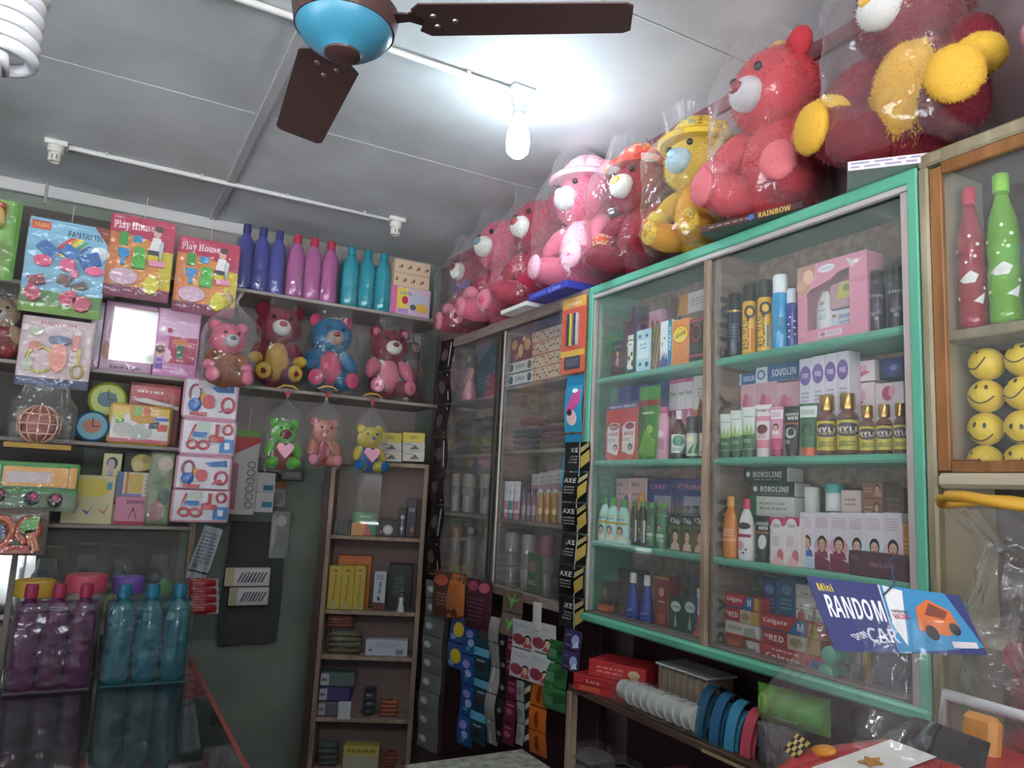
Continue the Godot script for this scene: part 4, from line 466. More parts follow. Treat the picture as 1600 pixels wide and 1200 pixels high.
	cloth_bundle("bagged_bundle", "plum bundle in a plastic bag before the brown cloth", "bundle", "folded goods in the plain cabinet", Vector3(1.56, 1.678, -2.51), -90, Vector3(0.1666, 0.09, 0.06), "7a4650", 12, true)
	squeeze_tube("small_tube", "small white tube with pink cap on the plain cabinet shelf", "tube", "small toiletries in the plain cabinet", Vector3(1.5443, 1.394, -2.844), -73, 0.0302, 0.1540, "dcd8d8", "cf7f92", [["r",0,0.1,1,0.4,"cf7f92"],["lines",0.5,0.7,0.5,0.2,3,"a89fa4"]])
	squeeze_tube("small_tube", "small white tube with teal cap on the plain cabinet shelf", "tube", "small toiletries in the plain cabinet", Vector3(1.5439, 1.394, -2.804), -73, 0.0292, 0.1540, "dfe4e2", "3f8f88", [["r",0,0.1,1,0.4,"3f8f88"],["lines",0.5,0.7,0.5,0.2,3,"a89fa4"]])
	squeeze_tube("small_tube", "small white tube with plum cap on the plain cabinet shelf", "tube", "small toiletries in the plain cabinet", Vector3(1.5461, 1.394, -2.759), -73, 0.0361, 0.1550, "dccdd2", "b85a78", [["r",0,0.1,1,0.4,"b85a78"],["lines",0.5,0.7,0.5,0.2,3,"a89fa4"]])
	bottle("slim", "nail_polish_remover", "small plum bottle, left of three beside the white tubes", "bottle", "small toiletries in the plain cabinet", Vector3(1.5447, 1.394, -2.6965), -39, 0.0097, 0.1240, mat("6a4a58", 0.3), mat("4a3040", 0.3), [["r",0.1,0.2,0.9,0.8,"a88f98"]])
	bottle("slim", "nail_polish_remover", "small plum bottle, middle of three beside the white tubes", "bottle", "small toiletries in the plain cabinet", Vector3(1.5446, 1.394, -2.655), -39, 0.0096, 0.1250, mat("6a4a58", 0.3), mat("4a3040", 0.3), [["r",0.1,0.2,0.9,0.8,"a88f98"]])
	bottle("slim", "nail_polish_remover", "small plum bottle, right of three beside the white tubes", "bottle", "small toiletries in the plain cabinet", Vector3(1.5444, 1.394, -2.6145), -39, 0.0094, 0.1260, mat("6a4a58", 0.3), mat("4a3040", 0.3), [["r",0.1,0.2,0.9,0.8,"a88f98"]])
	bottle("slim", "honey_oil_bottle", "small yellow oil bottle, left of three at the cabinet edge", "bottle", "small toiletries in the plain cabinet", Vector3(1.5474, 1.394, -2.569), -40, 0.0124, 0.1270, clear("c98f2a", 0.7), mat("d9d2c4", 0.4), [["e",0.5,0.5,0.3,0.2,"e0c070"],["lines",0.5,0.25,0.6,0.2,2,"8a5f1f"]], {"fill":"b8801f","level":0.75})
	bottle("slim", "honey_oil_bottle", "small yellow oil bottle, middle of three at the cabinet edge", "bottle", "small toiletries in the plain cabinet", Vector3(1.5473, 1.394, -2.5165), -40, 0.0123, 0.1280, clear("c98f2a", 0.7), mat("d9d2c4", 0.4), [["e",0.5,0.5,0.3,0.2,"e0c070"],["lines",0.5,0.25,0.6,0.2,2,"8a5f1f"]], {"fill":"b8801f","level":0.75})
	bottle("slim", "honey_oil_bottle", "small yellow oil bottle, right of three at the cabinet edge", "bottle", "small toiletries in the plain cabinet", Vector3(1.547, 1.394, -2.465), -41, 0.0120, 0.1290, clear("c98f2a", 0.7), mat("d9d2c4", 0.4), [["e",0.5,0.5,0.3,0.2,"e0c070"],["lines",0.5,0.25,0.6,0.2,2,"8a5f1f"]], {"fill":"b8801f","level":0.75})
	carton("white_carton", "white and rose carton behind the small bottles, first of four", "box", "white cartons behind the small bottles", Vector3(1.635, 1.394, -2.725), -90, Vector3(0.059, 0.19, 0.05), "cfc4c6", [["r",0,0.6,1,0.75,"b08a98"],["lines",0.5,0.85,0.6,0.15,2,"a8989c"]])
	carton("white_carton", "white and rose carton behind the small bottles, second of four", "box", "white cartons behind the small bottles", Vector3(1.635, 1.394, -2.664), -90, Vector3(0.057, 0.196, 0.05), "cfc4c6", [["r",0,0.6,1,0.75,"b08a98"],["lines",0.5,0.85,0.6,0.15,2,"a8989c"]])
	carton("white_carton", "white and rose carton behind the small bottles, third of four", "box", "white cartons behind the small bottles", Vector3(1.635, 1.394, -2.605), -90, Vector3(0.055, 0.201, 0.05), "cfc4c6", [["r",0,0.6,1,0.75,"b08a98"],["lines",0.5,0.85,0.6,0.15,2,"a8989c"]])
	carton("white_carton", "white and rose carton behind the small bottles, fourth of four", "box", "white cartons behind the small bottles", Vector3(1.635, 1.394, -2.547), -90, Vector3(0.053, 0.206, 0.05), "cfc4c6", [["r",0,0.6,1,0.75,"b08a98"],["lines",0.5,0.85,0.6,0.15,2,"a8989c"]])
	bottle("jar", "clear_jar", "clear plastic jar, first on the bottom shelf right side", "jar", "clear jars in the plain cabinet", Vector3(1.5752, 1.105, -2.8295), -38, 0.0302, 0.2330, clear("c4c8c4", 0.22), clear("c9c0c4", 0.4), [], {"fill":"4f5a4a","level":0.4})
	bottle("jar", "clear_jar", "clear plastic jar, second on the bottom shelf right side", "jar", "clear jars in the plain cabinet", Vector3(1.5753, 1.105, -2.6925), -39, 0.0303, 0.2330, clear("c4c8c4", 0.22), clear("c9c0c4", 0.4), [], {"fill":"6a5a5f","level":0.4})
	bottle("jar", "clear_jar", "clear plastic jar, third on the bottom shelf right side", "jar", "clear jars in the plain cabinet", Vector3(1.5767, 1.105, -2.5615), -40, 0.0317, 0.2370, clear("c4c8c4", 0.22), mat("8a4a5f", 0.4), [], {"fill":"5a4a50","level":0.4})
	pillow_pack("sachet_pack", "green leafy packet hanging inside the plain cabinet bottom", "packet", "", Vector3(1.522, 1.105, -2.556), -90, Vector3(0.1, 0.17, 0.015), "4a6a3c", [["e",0.5,0.7,0.3,0.14,"8f6a74"],["p",[0.2,0.1,0.5,0.5,0.8,0.1],"2f4a26"],["lines",0.5,0.35,0.6,0.1,2,"c9d2b8"]])
	doll_figure("bagged_doll", "pink bagged doll behind the left sliding glass, upper shelf", "goods behind the left sliding glass", Vector3(1.58, 1.931, -3.3455), -90, 0.24, "b8707a")
	carton("toy_box", "dark blue carton leaning behind the left sliding glass", "box", "goods behind the left sliding glass", Vector3(1.63, 1.931, -3.264), -90, Vector3(0.169, 0.287, 0.06), "2a3644", [["p",[0,0.6,1,0.9,1,1,0,1],"6a6474"],["lines",0.5,0.3,0.6,0.2,3,"4f5f70"]])
	cloth_bundle("bagged_bundle", "red bagged bundle behind the left sliding glass", "bundle", "goods behind the left sliding glass", Vector3(1.57, 1.931, -3.042), -90, Vector3(0.14, 0.1, 0.08), "a8303c", 23, true)
	cloth_bundle("bagged_bundle", "grey-brown bagged bundle on the middle shelf behind left sliding glass", "bundle", "goods behind the left sliding glass", Vector3(1.6, 1.672, -3.35), -90, Vector3(0.221, 0.18, 0.1), "4a423c", 31, true)
	cloth_bundle("bagged_bundle", "charcoal bagged bundle on the middle shelf behind left sliding glass", "bundle", "goods behind the left sliding glass", Vector3(1.6, 1.672, -3.0875), -90, Vector3(0.1895, 0.18, 0.1), "3a3430", 32, true)
	bottle("jar", "clear_jar", "clear jar on the lower shelf behind left sliding glass, first one", "jar", "goods behind the left sliding glass", Vector3(1.5726, 1.395, -3.4195), -34, 0.0276, 0.1850, clear("c4c8c4", 0.22), mat("8f857c", 0.4), [], {"fill":"7a6f66","level":0.45})
	bottle("jar", "clear_jar", "clear jar on the lower shelf behind left sliding glass, second one", "jar", "goods behind the left sliding glass", Vector3(1.5792, 1.395, -3.286), -35, 0.0342, 0.1850, clear("c4c8c4", 0.22), mat("8f857c", 0.4), [], {"fill":"5a5048","level":0.45})
	bottle("jar", "clear_jar", "clear jar on the lower shelf behind left sliding glass, third one", "jar", "goods behind the left sliding glass", Vector3(1.5791, 1.395, -3.0945), -36, 0.0341, 0.1850, clear("c4c8c4", 0.22), mat("8f857c", 0.4), [], {"fill":"6f6058","level":0.45})
	bottle("soda", "water_bottle", "clear water bottle on the bottom shelf behind left sliding glass, first one", "bottle", "goods behind the left sliding glass", Vector3(1.5709, 1.105, -3.387), -35, 0.0259, 0.2160, clear("c9ccc8", 0.25), clear("b8b0ac", 0.5))
	bottle("soda", "water_bottle", "clear water bottle on the bottom shelf behind left sliding glass, second one", "bottle", "goods behind the left sliding glass", Vector3(1.5743, 1.105, -3.236), -36, 0.0293, 0.2260, clear("c9ccc8", 0.25), clear("b8b0ac", 0.5))
	bottle("soda", "water_bottle", "clear water bottle on the bottom shelf behind left sliding glass, third one", "bottle", "goods behind the left sliding glass", Vector3(1.5784, 1.105, -3.069), -37, 0.0334, 0.2370, clear("c9ccc8", 0.25), clear("b8b0ac", 0.5))

	# wooden cabinet: bottles and balls
	bottle("soda", "drink_bottle", "clear red water bottle with white leaping fish print", "bottle", "bottles in the wooden cabinet", Vector3(1.5719, 1.8785, -0.8945), -65, 0.0269, 0.3135, clear("a81f3a", 0.55), mat("b8304a", 0.35), ART_5, {"y0":0.1,"y1":0.7,"span":160})
	bottle("soda", "drink_bottle", "clear lime green water bottle with white fish print", "bottle", "bottles in the wooden cabinet", Vector3(1.5751, 1.8785, -0.8305), -66, 0.0301, 0.3225, clear("7fc42a", 0.5), mat("8fd03a", 0.35), ART_5, {"y0":0.1,"y1":0.7,"span":160})
	bottle("soda", "drink_bottle", "violet water bottle at the picture edge in the wooden cabinet", "bottle", "bottles in the wooden cabinet", Vector3(1.5724, 1.8785, -0.762), -68, 0.0274, 0.2975, clear("6a4a9a", 0.5), mat("7a5aa8", 0.35))
	smiley_ball("yellow smiling rubber ball, top of the left column", Vector3(1.585, 1.8101, -0.8785), Vector3(12, -20, 18))
	smiley_ball("yellow smiling rubber ball, top of the right column", Vector3(1.585, 1.8101, -0.8069), Vector3(20, 0, 0))
	smiley_ball("yellow smiling rubber ball beyond the glass overlap, top one", Vector3(1.585, 1.8101, -0.7353), Vector3(0, 20, 4))
	smiley_ball("yellow smiling rubber ball, second of the left column", Vector3(1.585, 1.7435, -0.8821), Vector3(4, 10, -4))
	smiley_ball("yellow smiling rubber ball, second of the right column", Vector3(1.585, 1.7435, -0.8105), Vector3(14, -14, 16))
	smiley_ball("yellow smiling rubber ball beyond the glass overlap, second one", Vector3(1.585, 1.7435, -0.7389), Vector3(5, 20, 4))
	smiley_ball("yellow smiling rubber ball, third of the left column", Vector3(1.585, 1.6769, -0.8857), Vector3(-16, 6, -8))
	smiley_ball("yellow smiling rubber ball, third of the right column", Vector3(1.585, 1.6769, -0.8141), Vector3(-28, 4, -6))
	smiley_ball("yellow smiling rubber ball beyond the glass overlap, third one", Vector3(1.585, 1.6769, -0.7425), Vector3(10, 20, 4))
	smiley_ball("yellow smiling rubber ball, bottom of the left column", Vector3(1.585, 1.6103, -0.8893), Vector3(0, -30, 20))
	smiley_ball("yellow smiling rubber ball, bottom of the right column", Vector3(1.585, 1.6103, -0.8177), Vector3(-6, -16, 28))
	smiley_ball("yellow smiling rubber ball beyond the glass overlap, bottom one", Vector3(1.585, 1.6103, -0.7461), Vector3(15, 20, 4))
	carton("red_box", "small brick-red box before the lowest ball, left one", "box", "small red boxes", Vector3(1.532, 1.5765, -0.8955), -90, Vector3(0.048, 0.0345, 0.02), "8a3a30", [["e",0.5,0.3,0.2,0.1,"5f221c"]])
	carton("red_box", "small brick-red box before the lowest ball, right one", "box", "small red boxes", Vector3(1.532, 1.5765, -0.7935), -90, Vector3(0.044, 0.0325, 0.02), "8a3a30", [["e",0.5,0.3,0.2,0.1,"5f221c"]])

	# bagged soft toys on top of the wall cabinets
	var lettered := printed_cloth("lettered", "edb4c4", ["5a3a4a", "6a4a58", "7a3a52"], 70, 8, true)
	var dotted := printed_cloth("dotted", "c9402f", ["f0d9b0", "e8b03a", "3f8f96", "f4ece0"], 34, 14)
	var spotted := printed_cloth("spotted", "d9b53a", ["7a4a2a", "3f7f86", "8a5a30"], 30, 13)
	bear("teddy_bear", "crimson teddy with pink belly and paws, farthest on the cabinet tops", "bagged soft toys on top of the cabinets", Vector3(1.585, 2.2462, -3.345), -82, 0.470, {"body": "9c1c3a", "belly": "e07f98", "pad": "f08aa2", "paw": "e87f98", "nose": "7a2a2a", "bow": "6a4a8a", "fat": 0.8, "splay": 14, "limb": 0.9, "bag": [0.24, 0.5, 0.3, 101, 0.45, 0.5, 0.07], "tie": "d0a83a"})
	bear("teddy_bear", "pink teddy with a big white muzzle between two crimson ones", "bagged soft toys on top of the cabinets", Vector3(1.585, 2.2462, -3.04), -82, 0.530, {"body": "e4607e", "pad": "f08aa2", "arm_fur": "a8203f", "paw": "ee88a0", "nose": "5f7f88", "fat": 0.85, "splay": 12, "limb": 0.88, "bag": [0.26, 0.56, 0.31, 102, 0.5, 0.45, 0.07]})
	bear("teddy_bear", "all-crimson teddy in a hazy bag below the lit bulb", "bagged soft toys on top of the cabinets", Vector3(1.585, 2.2662, -2.71), -82, 0.500, {"body": "b82444", "torso": "c0304c", "nose": "a0303c", "fat": 0.9, "splay": 12, "limb": 0.9, "bag": [0.27, 0.53, 0.31, 103, 0.5, 0.5, 0.07]})
	bear("teddy_bear", "pink teddy in a letter-print hat and vest", "bagged soft toys on top of the cabinets", Vector3(1.585, 2.2762, -2.36), -82, 0.500, {"body": "f07894", "belly": lettered, "hat": lettered, "pad": lettered, "nose": "cfc4c8", "muzzle": "e9dfe2", "fat": 1.0, "splay": 14, "limb": 0.95, "bag": [0.29, 0.55, 0.32, 104, 0.55, 0.4, 0.07]})
	bear("teddy_bear", "crimson teddy with polka-dot hat and paws", "bagged soft toys on top of the cabinets", Vector3(1.585, 2.2462, -2.02), -82, 0.450, {"body": "991c38", "hat": dotted, "paw": dotted, "nose": "e0b53a", "fat": 0.95, "splay": 14, "limb": 0.92, "bag": [0.26, 0.49, 0.3, 105, 0.55, 0.5, 0.07]})
	bear("teddy_bear", "yellow teddy with spotted ears and paws", "bagged soft toys on top of the cabinets", Vector3(1.585, 2.2462, -1.735), -82, 0.430, {"body": "e0b234", "face": "e4c04a", "ear": spotted, "inner": spotted, "hat": spotted, "belly": "e8a634", "leg_fur": "e8a42e", "pad": spotted, "paw": "e6c95a", "muzzle": "b9d4dc", "nose": "9ac0cc", "fat": 0.85, "splay": 12, "limb": 0.9, "bag": [0.24, 0.47, 0.3, 106, 0.5, 0.6, 0.06], "tie": "d8a92c"})
	bear("teddy_bear", "coral red teddy leaning in a crackling clear bag", "bagged soft toys on top of the cabinets", Vector3(1.585, 2.2682, -1.415), -82, 0.520, {"body": "d23a46", "face": "d8404a", "torso": "d84a52", "leg_fur": "e05560", "arm_fur": "de525c", "pad": "f08088", "paw": "ee7a84", "nose": "8a3038", "muzzle": "d6ccd0", "fat": 1.0, "splay": 16, "nod": Vector3(6, -14, 0), "bag": [0.28, 0.57, 0.32, 107, 0.6, 0.3, 0.06], "tie": "d0a83a"})
	bear("teddy_bear", "large maroon teddy with golden belly and furry golden cuffs", "bagged soft toys on top of the cabinets", Vector3(1.585, 2.2702, -1), -82, 0.540, {"body": "861a2c", "belly": "eeb63a", "paw": "f0bf42", "pad": "efb83e", "nose": "dca42c", "muzzle": "f0ece6", "inner": "b8404a", "fat": 1.05, "splay": 24, "limb": 1.12, "tufts": 1500, "nod": Vector3(4, -16, 0), "bag": [0.32, 0.57, 0.36, 108, 0.7, 0.4, 0.07]})
	carton("flat_box", "white flat box under the all-crimson teddy", "box", "flat boxes under the soft toys", Vector3(1.56, 2.2462, -2.68), -90, Vector3(0.22, 0.018, 0.24), "dcd8d6", [])
	carton("flat_box", "blue printed flat box under the letter-print teddy", "box", "flat boxes under the soft toys", Vector3(1.55, 2.2462, -2.38), -90, Vector3(0.27, 0.028, 0.26), "3c46a8", [["t",0.7,0.5,0.3,0.6,"Line","9aa8e0"],["lines",0.3,0.5,0.35,0.5,1,"7f8ad0"]])
	carton("flat_box", "dark game box with lettered edge under the coral teddy", "box", "flat boxes under the soft toys", Vector3(1.55, 2.2462, -1.43), -76, Vector3(0.3, 0.02, 0.2), "4a2c2c", [["t",0.75,0.5,0.3,0.7,"RAINBOW","c9a85a"],["lines",0.3,0.5,0.4,0.5,1,"8f7a70"],["e",0.53,0.5,0.03,0.4,"4a6ab0"]], {"under":[["r",0,0,1,1,"3f3b3a"],["r",0,0.0,1,0.12,"c4c0bc"]]})
	carton("flat_box", "white box with fine print under the large maroon teddy", "box", "flat boxes under the soft toys", Vector3(1.525, 2.2462, -1.03), -52, Vector3(0.2, 0.022, 0.17), "cfc8ce", [["lines",0.5,0.5,0.94,0.8,2,"8f86a0"]], {"side":[["lines",0.5,0.5,0.9,0.8,3,"a49cb0"]],"under":[["r",0,0,1,1,"8d918c"]]})
	bear("plush_rabbit", "white and pink soft toy at the picture edge above the wooden cabinet", "bagged soft toys on top of the cabinets", Vector3(1.585, 2.2662, -0.58), -82, 0.460, {"body": "d6ccd0", "belly": "e8a0b4", "pad": "e07f9a", "paw": "e89ab0", "fat": 0.9, "splay": 14, "bag": [0.26, 0.5, 0.3, 109, 0.55, 0.4, 0.06]})

	# toys and packs on the back shelves
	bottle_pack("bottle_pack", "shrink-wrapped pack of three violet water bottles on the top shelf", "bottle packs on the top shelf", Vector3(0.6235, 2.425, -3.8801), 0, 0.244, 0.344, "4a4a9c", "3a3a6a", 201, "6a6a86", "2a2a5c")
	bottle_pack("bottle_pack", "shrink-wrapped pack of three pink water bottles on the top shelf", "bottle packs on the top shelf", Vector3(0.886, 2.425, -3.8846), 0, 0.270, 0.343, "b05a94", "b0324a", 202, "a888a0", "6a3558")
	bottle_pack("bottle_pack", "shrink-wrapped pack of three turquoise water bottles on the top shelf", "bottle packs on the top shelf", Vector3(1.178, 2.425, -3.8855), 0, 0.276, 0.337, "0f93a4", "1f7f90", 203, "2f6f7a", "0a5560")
	carton("pastel_toy_box", "pastel toy carton with a yellow fish beside the turquoise pack", "box", "cartons at the end of the top shelf", Vector3(1.423, 2.425, -3.89), 0, Vector3(0.221, 0.162, 0.12), "c9a9bc", [["r",0.0,0,0.12,1,"d0609a"],["r",0.12,0.1,0.4,0.95,"d9c24a"],["t",0.35,0.8,0.3,0.12,"Little","4a7ab0"],["e",0.72,0.62,0.24,0.22,"b4b4c4"],["e",0.78,0.34,0.16,0.16,"d0a84a"],["e",0.55,0.34,0.08,0.1,"4a5a4a"],["r",0.15,0.1,0.42,0.25,"a884c4"],["e",0.33,0.55,0.08,0.14,"b8304a"]])
	carton("dotted_box", "cream polka-dot carton on top of the pastel toy carton", "box", "cartons at the end of the top shelf", Vector3(1.418, 2.588, -3.89), 0, Vector3(0.208, 0.151, 0.12), "c9ae92", [["r",0,0.48,1,0.52,"b08a7a"],["e",0.08,0.25,0.03,0.07,"6a4a40"],["e",0.2,0.75,0.03,0.07,"6a4a40"],["e",0.32,0.25,0.03,0.07,"6a4a40"],["e",0.44,0.75,0.03,0.07,"6a4a40"],["e",0.5599999999999999,0.25,0.03,0.07,"6a4a40"],["e",0.6799999999999999,0.75,0.03,0.07,"6a4a40"],["e",0.7999999999999999,0.25,0.03,0.07,"6a4a40"],["e",0.9199999999999999,0.75,0.03,0.07,"6a4a40"],["e",0.14,0.7,0.025,0.06,"b0704a"],["e",0.26,0.19999999999999996,0.025,0.06,"b0704a"],["e",0.38,0.7,0.025,0.06,"b0704a"],["e",0.5,0.19999999999999996,0.025,0.06,"b0704a"],["e",0.62,0.7,0.025,0.06,"b0704a"],["e",0.74,0.19999999999999996,0.025,0.06,"b0704a"],["e",0.86,0.7,0.025,0.06,"b0704a"]])
	bear("teddy_bear", "maroon teddy with yellow belly on the middle back shelf", "bagged teddies on the middle shelf", Vector3(0.7465, 1.9555, -3.93), 0, 0.443, {"body": "8f1a34", "belly": "dca832", "paw": "e6c04a", "pad": "e6c04a", "nose": "a8303a", "fat": 0.85, "splay": 10, "limb": 0.9, "tufts": 500, "bag": [0.217, 0.44, 0.3, 392, 0.75, 0, 0.05]})
	bear("teddy_bear", "bright blue teddy with pink belly and foot pads on middle shelf", "bagged teddies on the middle shelf", Vector3(1.02, 1.9555, -3.93), 0, 0.426, {"body": "1f78a8", "belly": "e04a72", "ear": "d8507a", "pad": "ee5a80", "nose": "8a2030", "muzzle": "c9b0a4", "fat": 0.95, "splay": 16, "limb": 0.95, "tufts": 500, "bag": [0.268, 0.44, 0.3, 468, 0.75, 0, 0.05]})
	bear("teddy_bear", "maroon teddy with fluffy pink chest and feet on middle shelf", "bagged teddies on the middle shelf", Vector3(1.344, 1.9555, -3.93), 0, 0.414, {"body": "85182f", "belly": "f07f9a", "arm_fur": "ee7c98", "inner": "e08098", "pad": "f48aa4", "nose": "7a2030", "fat": 0.95, "splay": 16, "limb": 0.95, "tufts": 500, "bag": [0.283, 0.44, 0.3, 560, 0.75, 0, 0.05]})
	doll_figure("long_haired_doll", "brown bagged doll at the right end of the middle shelf", "", Vector3(1.5, 1.9555, -3.94), 0, 0.36, "5a2f30", "2f1c1c", "8f6a5a")
	var monkey := bear("plush_monkey", "pink and brown soft monkey in a clear bag hanging before the doctor sets", "", Vector3(0.46, 1.89, -3.56), 8, 0.310, {"body": "a05a34", "face": "e8708e", "ear": "e8708e", "paw": "f0809c", "pad": "f0809c", "muzzle": "d6cfd2", "nose": "3f6a58", "fat": 0.9, "tufts": 500, "bag": [0.242, 0.44, 0.26, 311, 0.2, 0.4, 0.05]})
	part(monkey, "strap", tube([Vector3(0, 0.391, 0.05), Vector3(0.03, 0.424, -0.08), Vector3(0.05, 0.507, -0.222)], 0.004, 6), mat("b8962c", 0.6))

	# toy cards hung along the shelving
	toy_card("play_house_card", "pink and orange play house toy card, upper left of two", "toy", "hanging toy cards", Vector3(0.0775, 2.272, -3.7), 0, 0.265, 0.374, "cf7a3c", ART_1, ART_4, {"deep":0.07,"string":0.1})
	toy_card("play_house_card", "pink and orange play house toy card, lower right of two", "toy", "hanging toy cards", Vector3(0.3605, 2.242, -3.69), 0, 0.269, 0.355, "cf7a3c", ART_1, ART_4, {"deep":0.07,"string":0.12})
	toy_card("rainbow_toy_card", "sky blue rainbow card with blue, pink and red toy vehicles", "toy", "hanging toy cards", Vector3(-0.2015, 2.153, -3.7), 0, 0.303, 0.409, "7fb8d2", [["r",0,0,1,0.1,"6f9a3a"],["r",0,0.1,1,0.24,"5a8a4a"],["r",0.03,0.88,0.26,0.97,"c9401f"],["t",0.15,0.925,0.18,0.05,"PAMA","e8b04a"],["p",[0.3,0.66,0.52,0.84,0.6,0.84,0.38,0.62],"d83a2a"],["p",[0.34,0.64,0.58,0.84,0.64,0.84,0.42,0.62],"e8a02c"],["p",[0.4,0.62,0.63,0.84,0.69,0.84,0.46,0.62],"e8d83a"],["p",[0.46,0.62,0.7,0.82,0.75,0.82,0.52,0.62],"4fa84a"],["p",[0.52,0.62,0.74,0.78,0.79,0.78,0.58,0.62],"3f4a9a"],["t",0.7,0.88,0.44,0.06,"FANTASTIC","23345a"],["e",0.9,0.72,0.12,0.07,"dfe8ec"],["p",[0.8,1,1,1,1,0.8],"8a3a2a"]], [["block",0.22,0.62,0.26,0.12,0.03,"2a6ab0",-35],["block",0.5,0.62,0.22,0.12,0.03,"3474b8",-30],["block",0.83,0.55,0.26,0.14,0.03,"2560a8",25],["oval",0.22,0.48,0.22,0.12,0.028,"e0527c"],["oval",0.52,0.46,0.2,0.14,0.03,"d85a86"],["oval",0.86,0.46,0.24,0.1,0.028,"e0568a"],["ball",0.62,0.4,0.12,0.1,0.03,"e08aa4"],["block",0.2,0.28,0.2,0.1,0.03,"8a2438",20],["block",0.48,0.32,0.16,0.1,0.03,"6a3a38",-20],["drop",0.18,0.1,0.24,0.18,0.035,"b02a52",15],["drop",0.52,0.1,0.24,0.18,0.035,"c0305c",-30],["drop",0.84,0.08,0.28,0.18,0.035,"b82c56",50],["block",0.72,0.28,0.2,0.08,0.03,"5a4a38",30]], {"deep":0.08,"string":0.08,"round":0.05})
	toy_card("cooking_toy_card", "clear-bagged card of salmon pink toy jug and yellow utensils", "toy", "hanging toy cards", Vector3(-0.196, 1.845, -3.72), 0, 0.268, 0.295, "c9b0b4", [["r",0,0,1,0.13,"23305c"],["t",0.5,0.06,0.5,0.05,"Kitchen set","8f9ac0"],["t",0.5,0.92,0.5,0.05,"FUNNY TOY","b05a6a"],["lines",0.2,0.06,0.3,0.06,2,"6f7aa4"]], [["drop",0.54,0.2,0.3,0.5,0.03,"e08a78"],["oval",0.54,0.62,0.32,0.12,0.034,"2c4a7a"],["ring",0.3,0.2,0.36,0.36,0.014,"c4b84a"],["ring",0.82,0.16,0.16,0.2,0.012,"b0a03a"],["stick",0.82,0.34,0.1,0.26,0.012,"c8bc5a"],["oval",0.22,0.5,0.18,0.14,0.02,"b8604a"],["oval",0.2,0.72,0.2,0.12,0.02,"b4c0a0"],["block",0.76,0.56,0.1,0.22,0.012,"d07a70"],["oval",0.14,0.2,0.12,0.2,0.02,"9fae8a"]], {"deep":0.07,"round":0.02})
	carton("mirror_toy_box", "silver mirror toy box lettered Cool style in pink frame", "toy", "hanging toy cards", Vector3(0.074, 1.9555, -3.86), 0, Vector3(0.211, 0.3185, 0.06), "b98fae", [["r",0.12,0.12,0.98,0.98,"cf9fbe"],["t",0.5,0.06,0.6,0.06,"Cool style","2f2436"],["e",0.1,0.28,0.09,0.12,"a86a5a"]], {"film":1})
	part(get_node("mirror_toy_box"), "mirror_sheet", box(Vector3(0.185, 0.25, 0.003), 0.001), mat("dcdde0", 0.12, 1.0), Vector3(0.02, 0.05, 0.033))
	carton("mirror_toy_box", "narrow silver and pink box half behind the rainbow card", "toy", "hanging toy cards", Vector3(-0.059, 1.9555, -3.88), 0, Vector3(0.047, 0.3125, 0.06), "c7a3ba", [["r",0.2,0.15,0.95,0.95,"dccfdc"]], {"film":1})
	carton("princess_toy_box", "pink princess toy box with hearts and a green comb", "toy", "hanging toy cards", Vector3(0.2775, 1.9555, -3.845), 0, Vector3(0.184, 0.3185, 0.07), "c77fb2", [["r",0.03,0.6,0.97,0.98,"d9b0cc"],["e",0.14,0.7,0.06,0.04,"efe6ee"],["e",0.3,0.68,0.06,0.04,"c03a66"],["r",0.3,0.2,0.95,0.6,"b03a5c"],["r",0.5,0.28,0.66,0.5,"2f6a4a"],["r",0.42,0.48,0.72,0.56,"cf7a3c"],["e",0.12,0.34,0.1,0.07,"d9a58a"],["e",0.12,0.4,0.11,0.07,"6a3a2a"],["p",[0.02,0.1,0.22,0.1,0.18,0.28,0.06,0.28],"6a3fa0"],["e",0.3,0.3,0.08,0.1,"e0b4c8"],["t",0.6,0.07,0.4,0.06,"Princess","f0dcea"]], {"film":1})
	toy_card("green_toy_card", "green toy card with a bagged figure at the picture edge", "toy", "hanging toy cards", Vector3(-0.4635, 2.278, -3.74), 0, 0.151, 0.343, "7fae4a", [["r",0.8,0,1,1,"5f9a3a"],["e",0.4,0.85,0.25,0.1,"c9604a"]], [["ball",0.45,0.6,0.4,0.3,0.05,"d9b04a"],["oval",0.4,0.1,0.5,0.4,0.04,"c98a4a"],["ball",0.5,0.85,0.3,0.1,0.04,"b84a3a"]], {"deep":0.09})
	bear("plush_toy", "cream and red bagged soft toy at the left picture edge", "", Vector3(-0.433, 1.9555, -3.95), 0, 0.29, {"body": "c9a884", "torso": "a02a34", "leg_fur": "b02f3a", "tufts": 400, "bag": [0.28, 0.315, 0.28, 412, 0.7, 0.0, 0.05]})

	# lower shelves of the toy shelving
	carton("dark_carton", "dark carton carrying the yellow-green clock", "box", "goods on the lower toy shelves", Vector3(0.051, 1.6325, -3.91), 0, Vector3(0.121, 0.1165, 0.1), "2f2b2c")
	clock("round clock with yellow-green rim standing on a dark carton", Vector3(0.0195, 1.75, -3.9), 0.079, "a8b43c", "b9c46a", "4a6a78")
	clock("round clock with blue rim standing on the third shelf", Vector3(-0.0265, 1.6325, -3.835), 0.068, "2f6f96", "6a9cae", "b0644a")
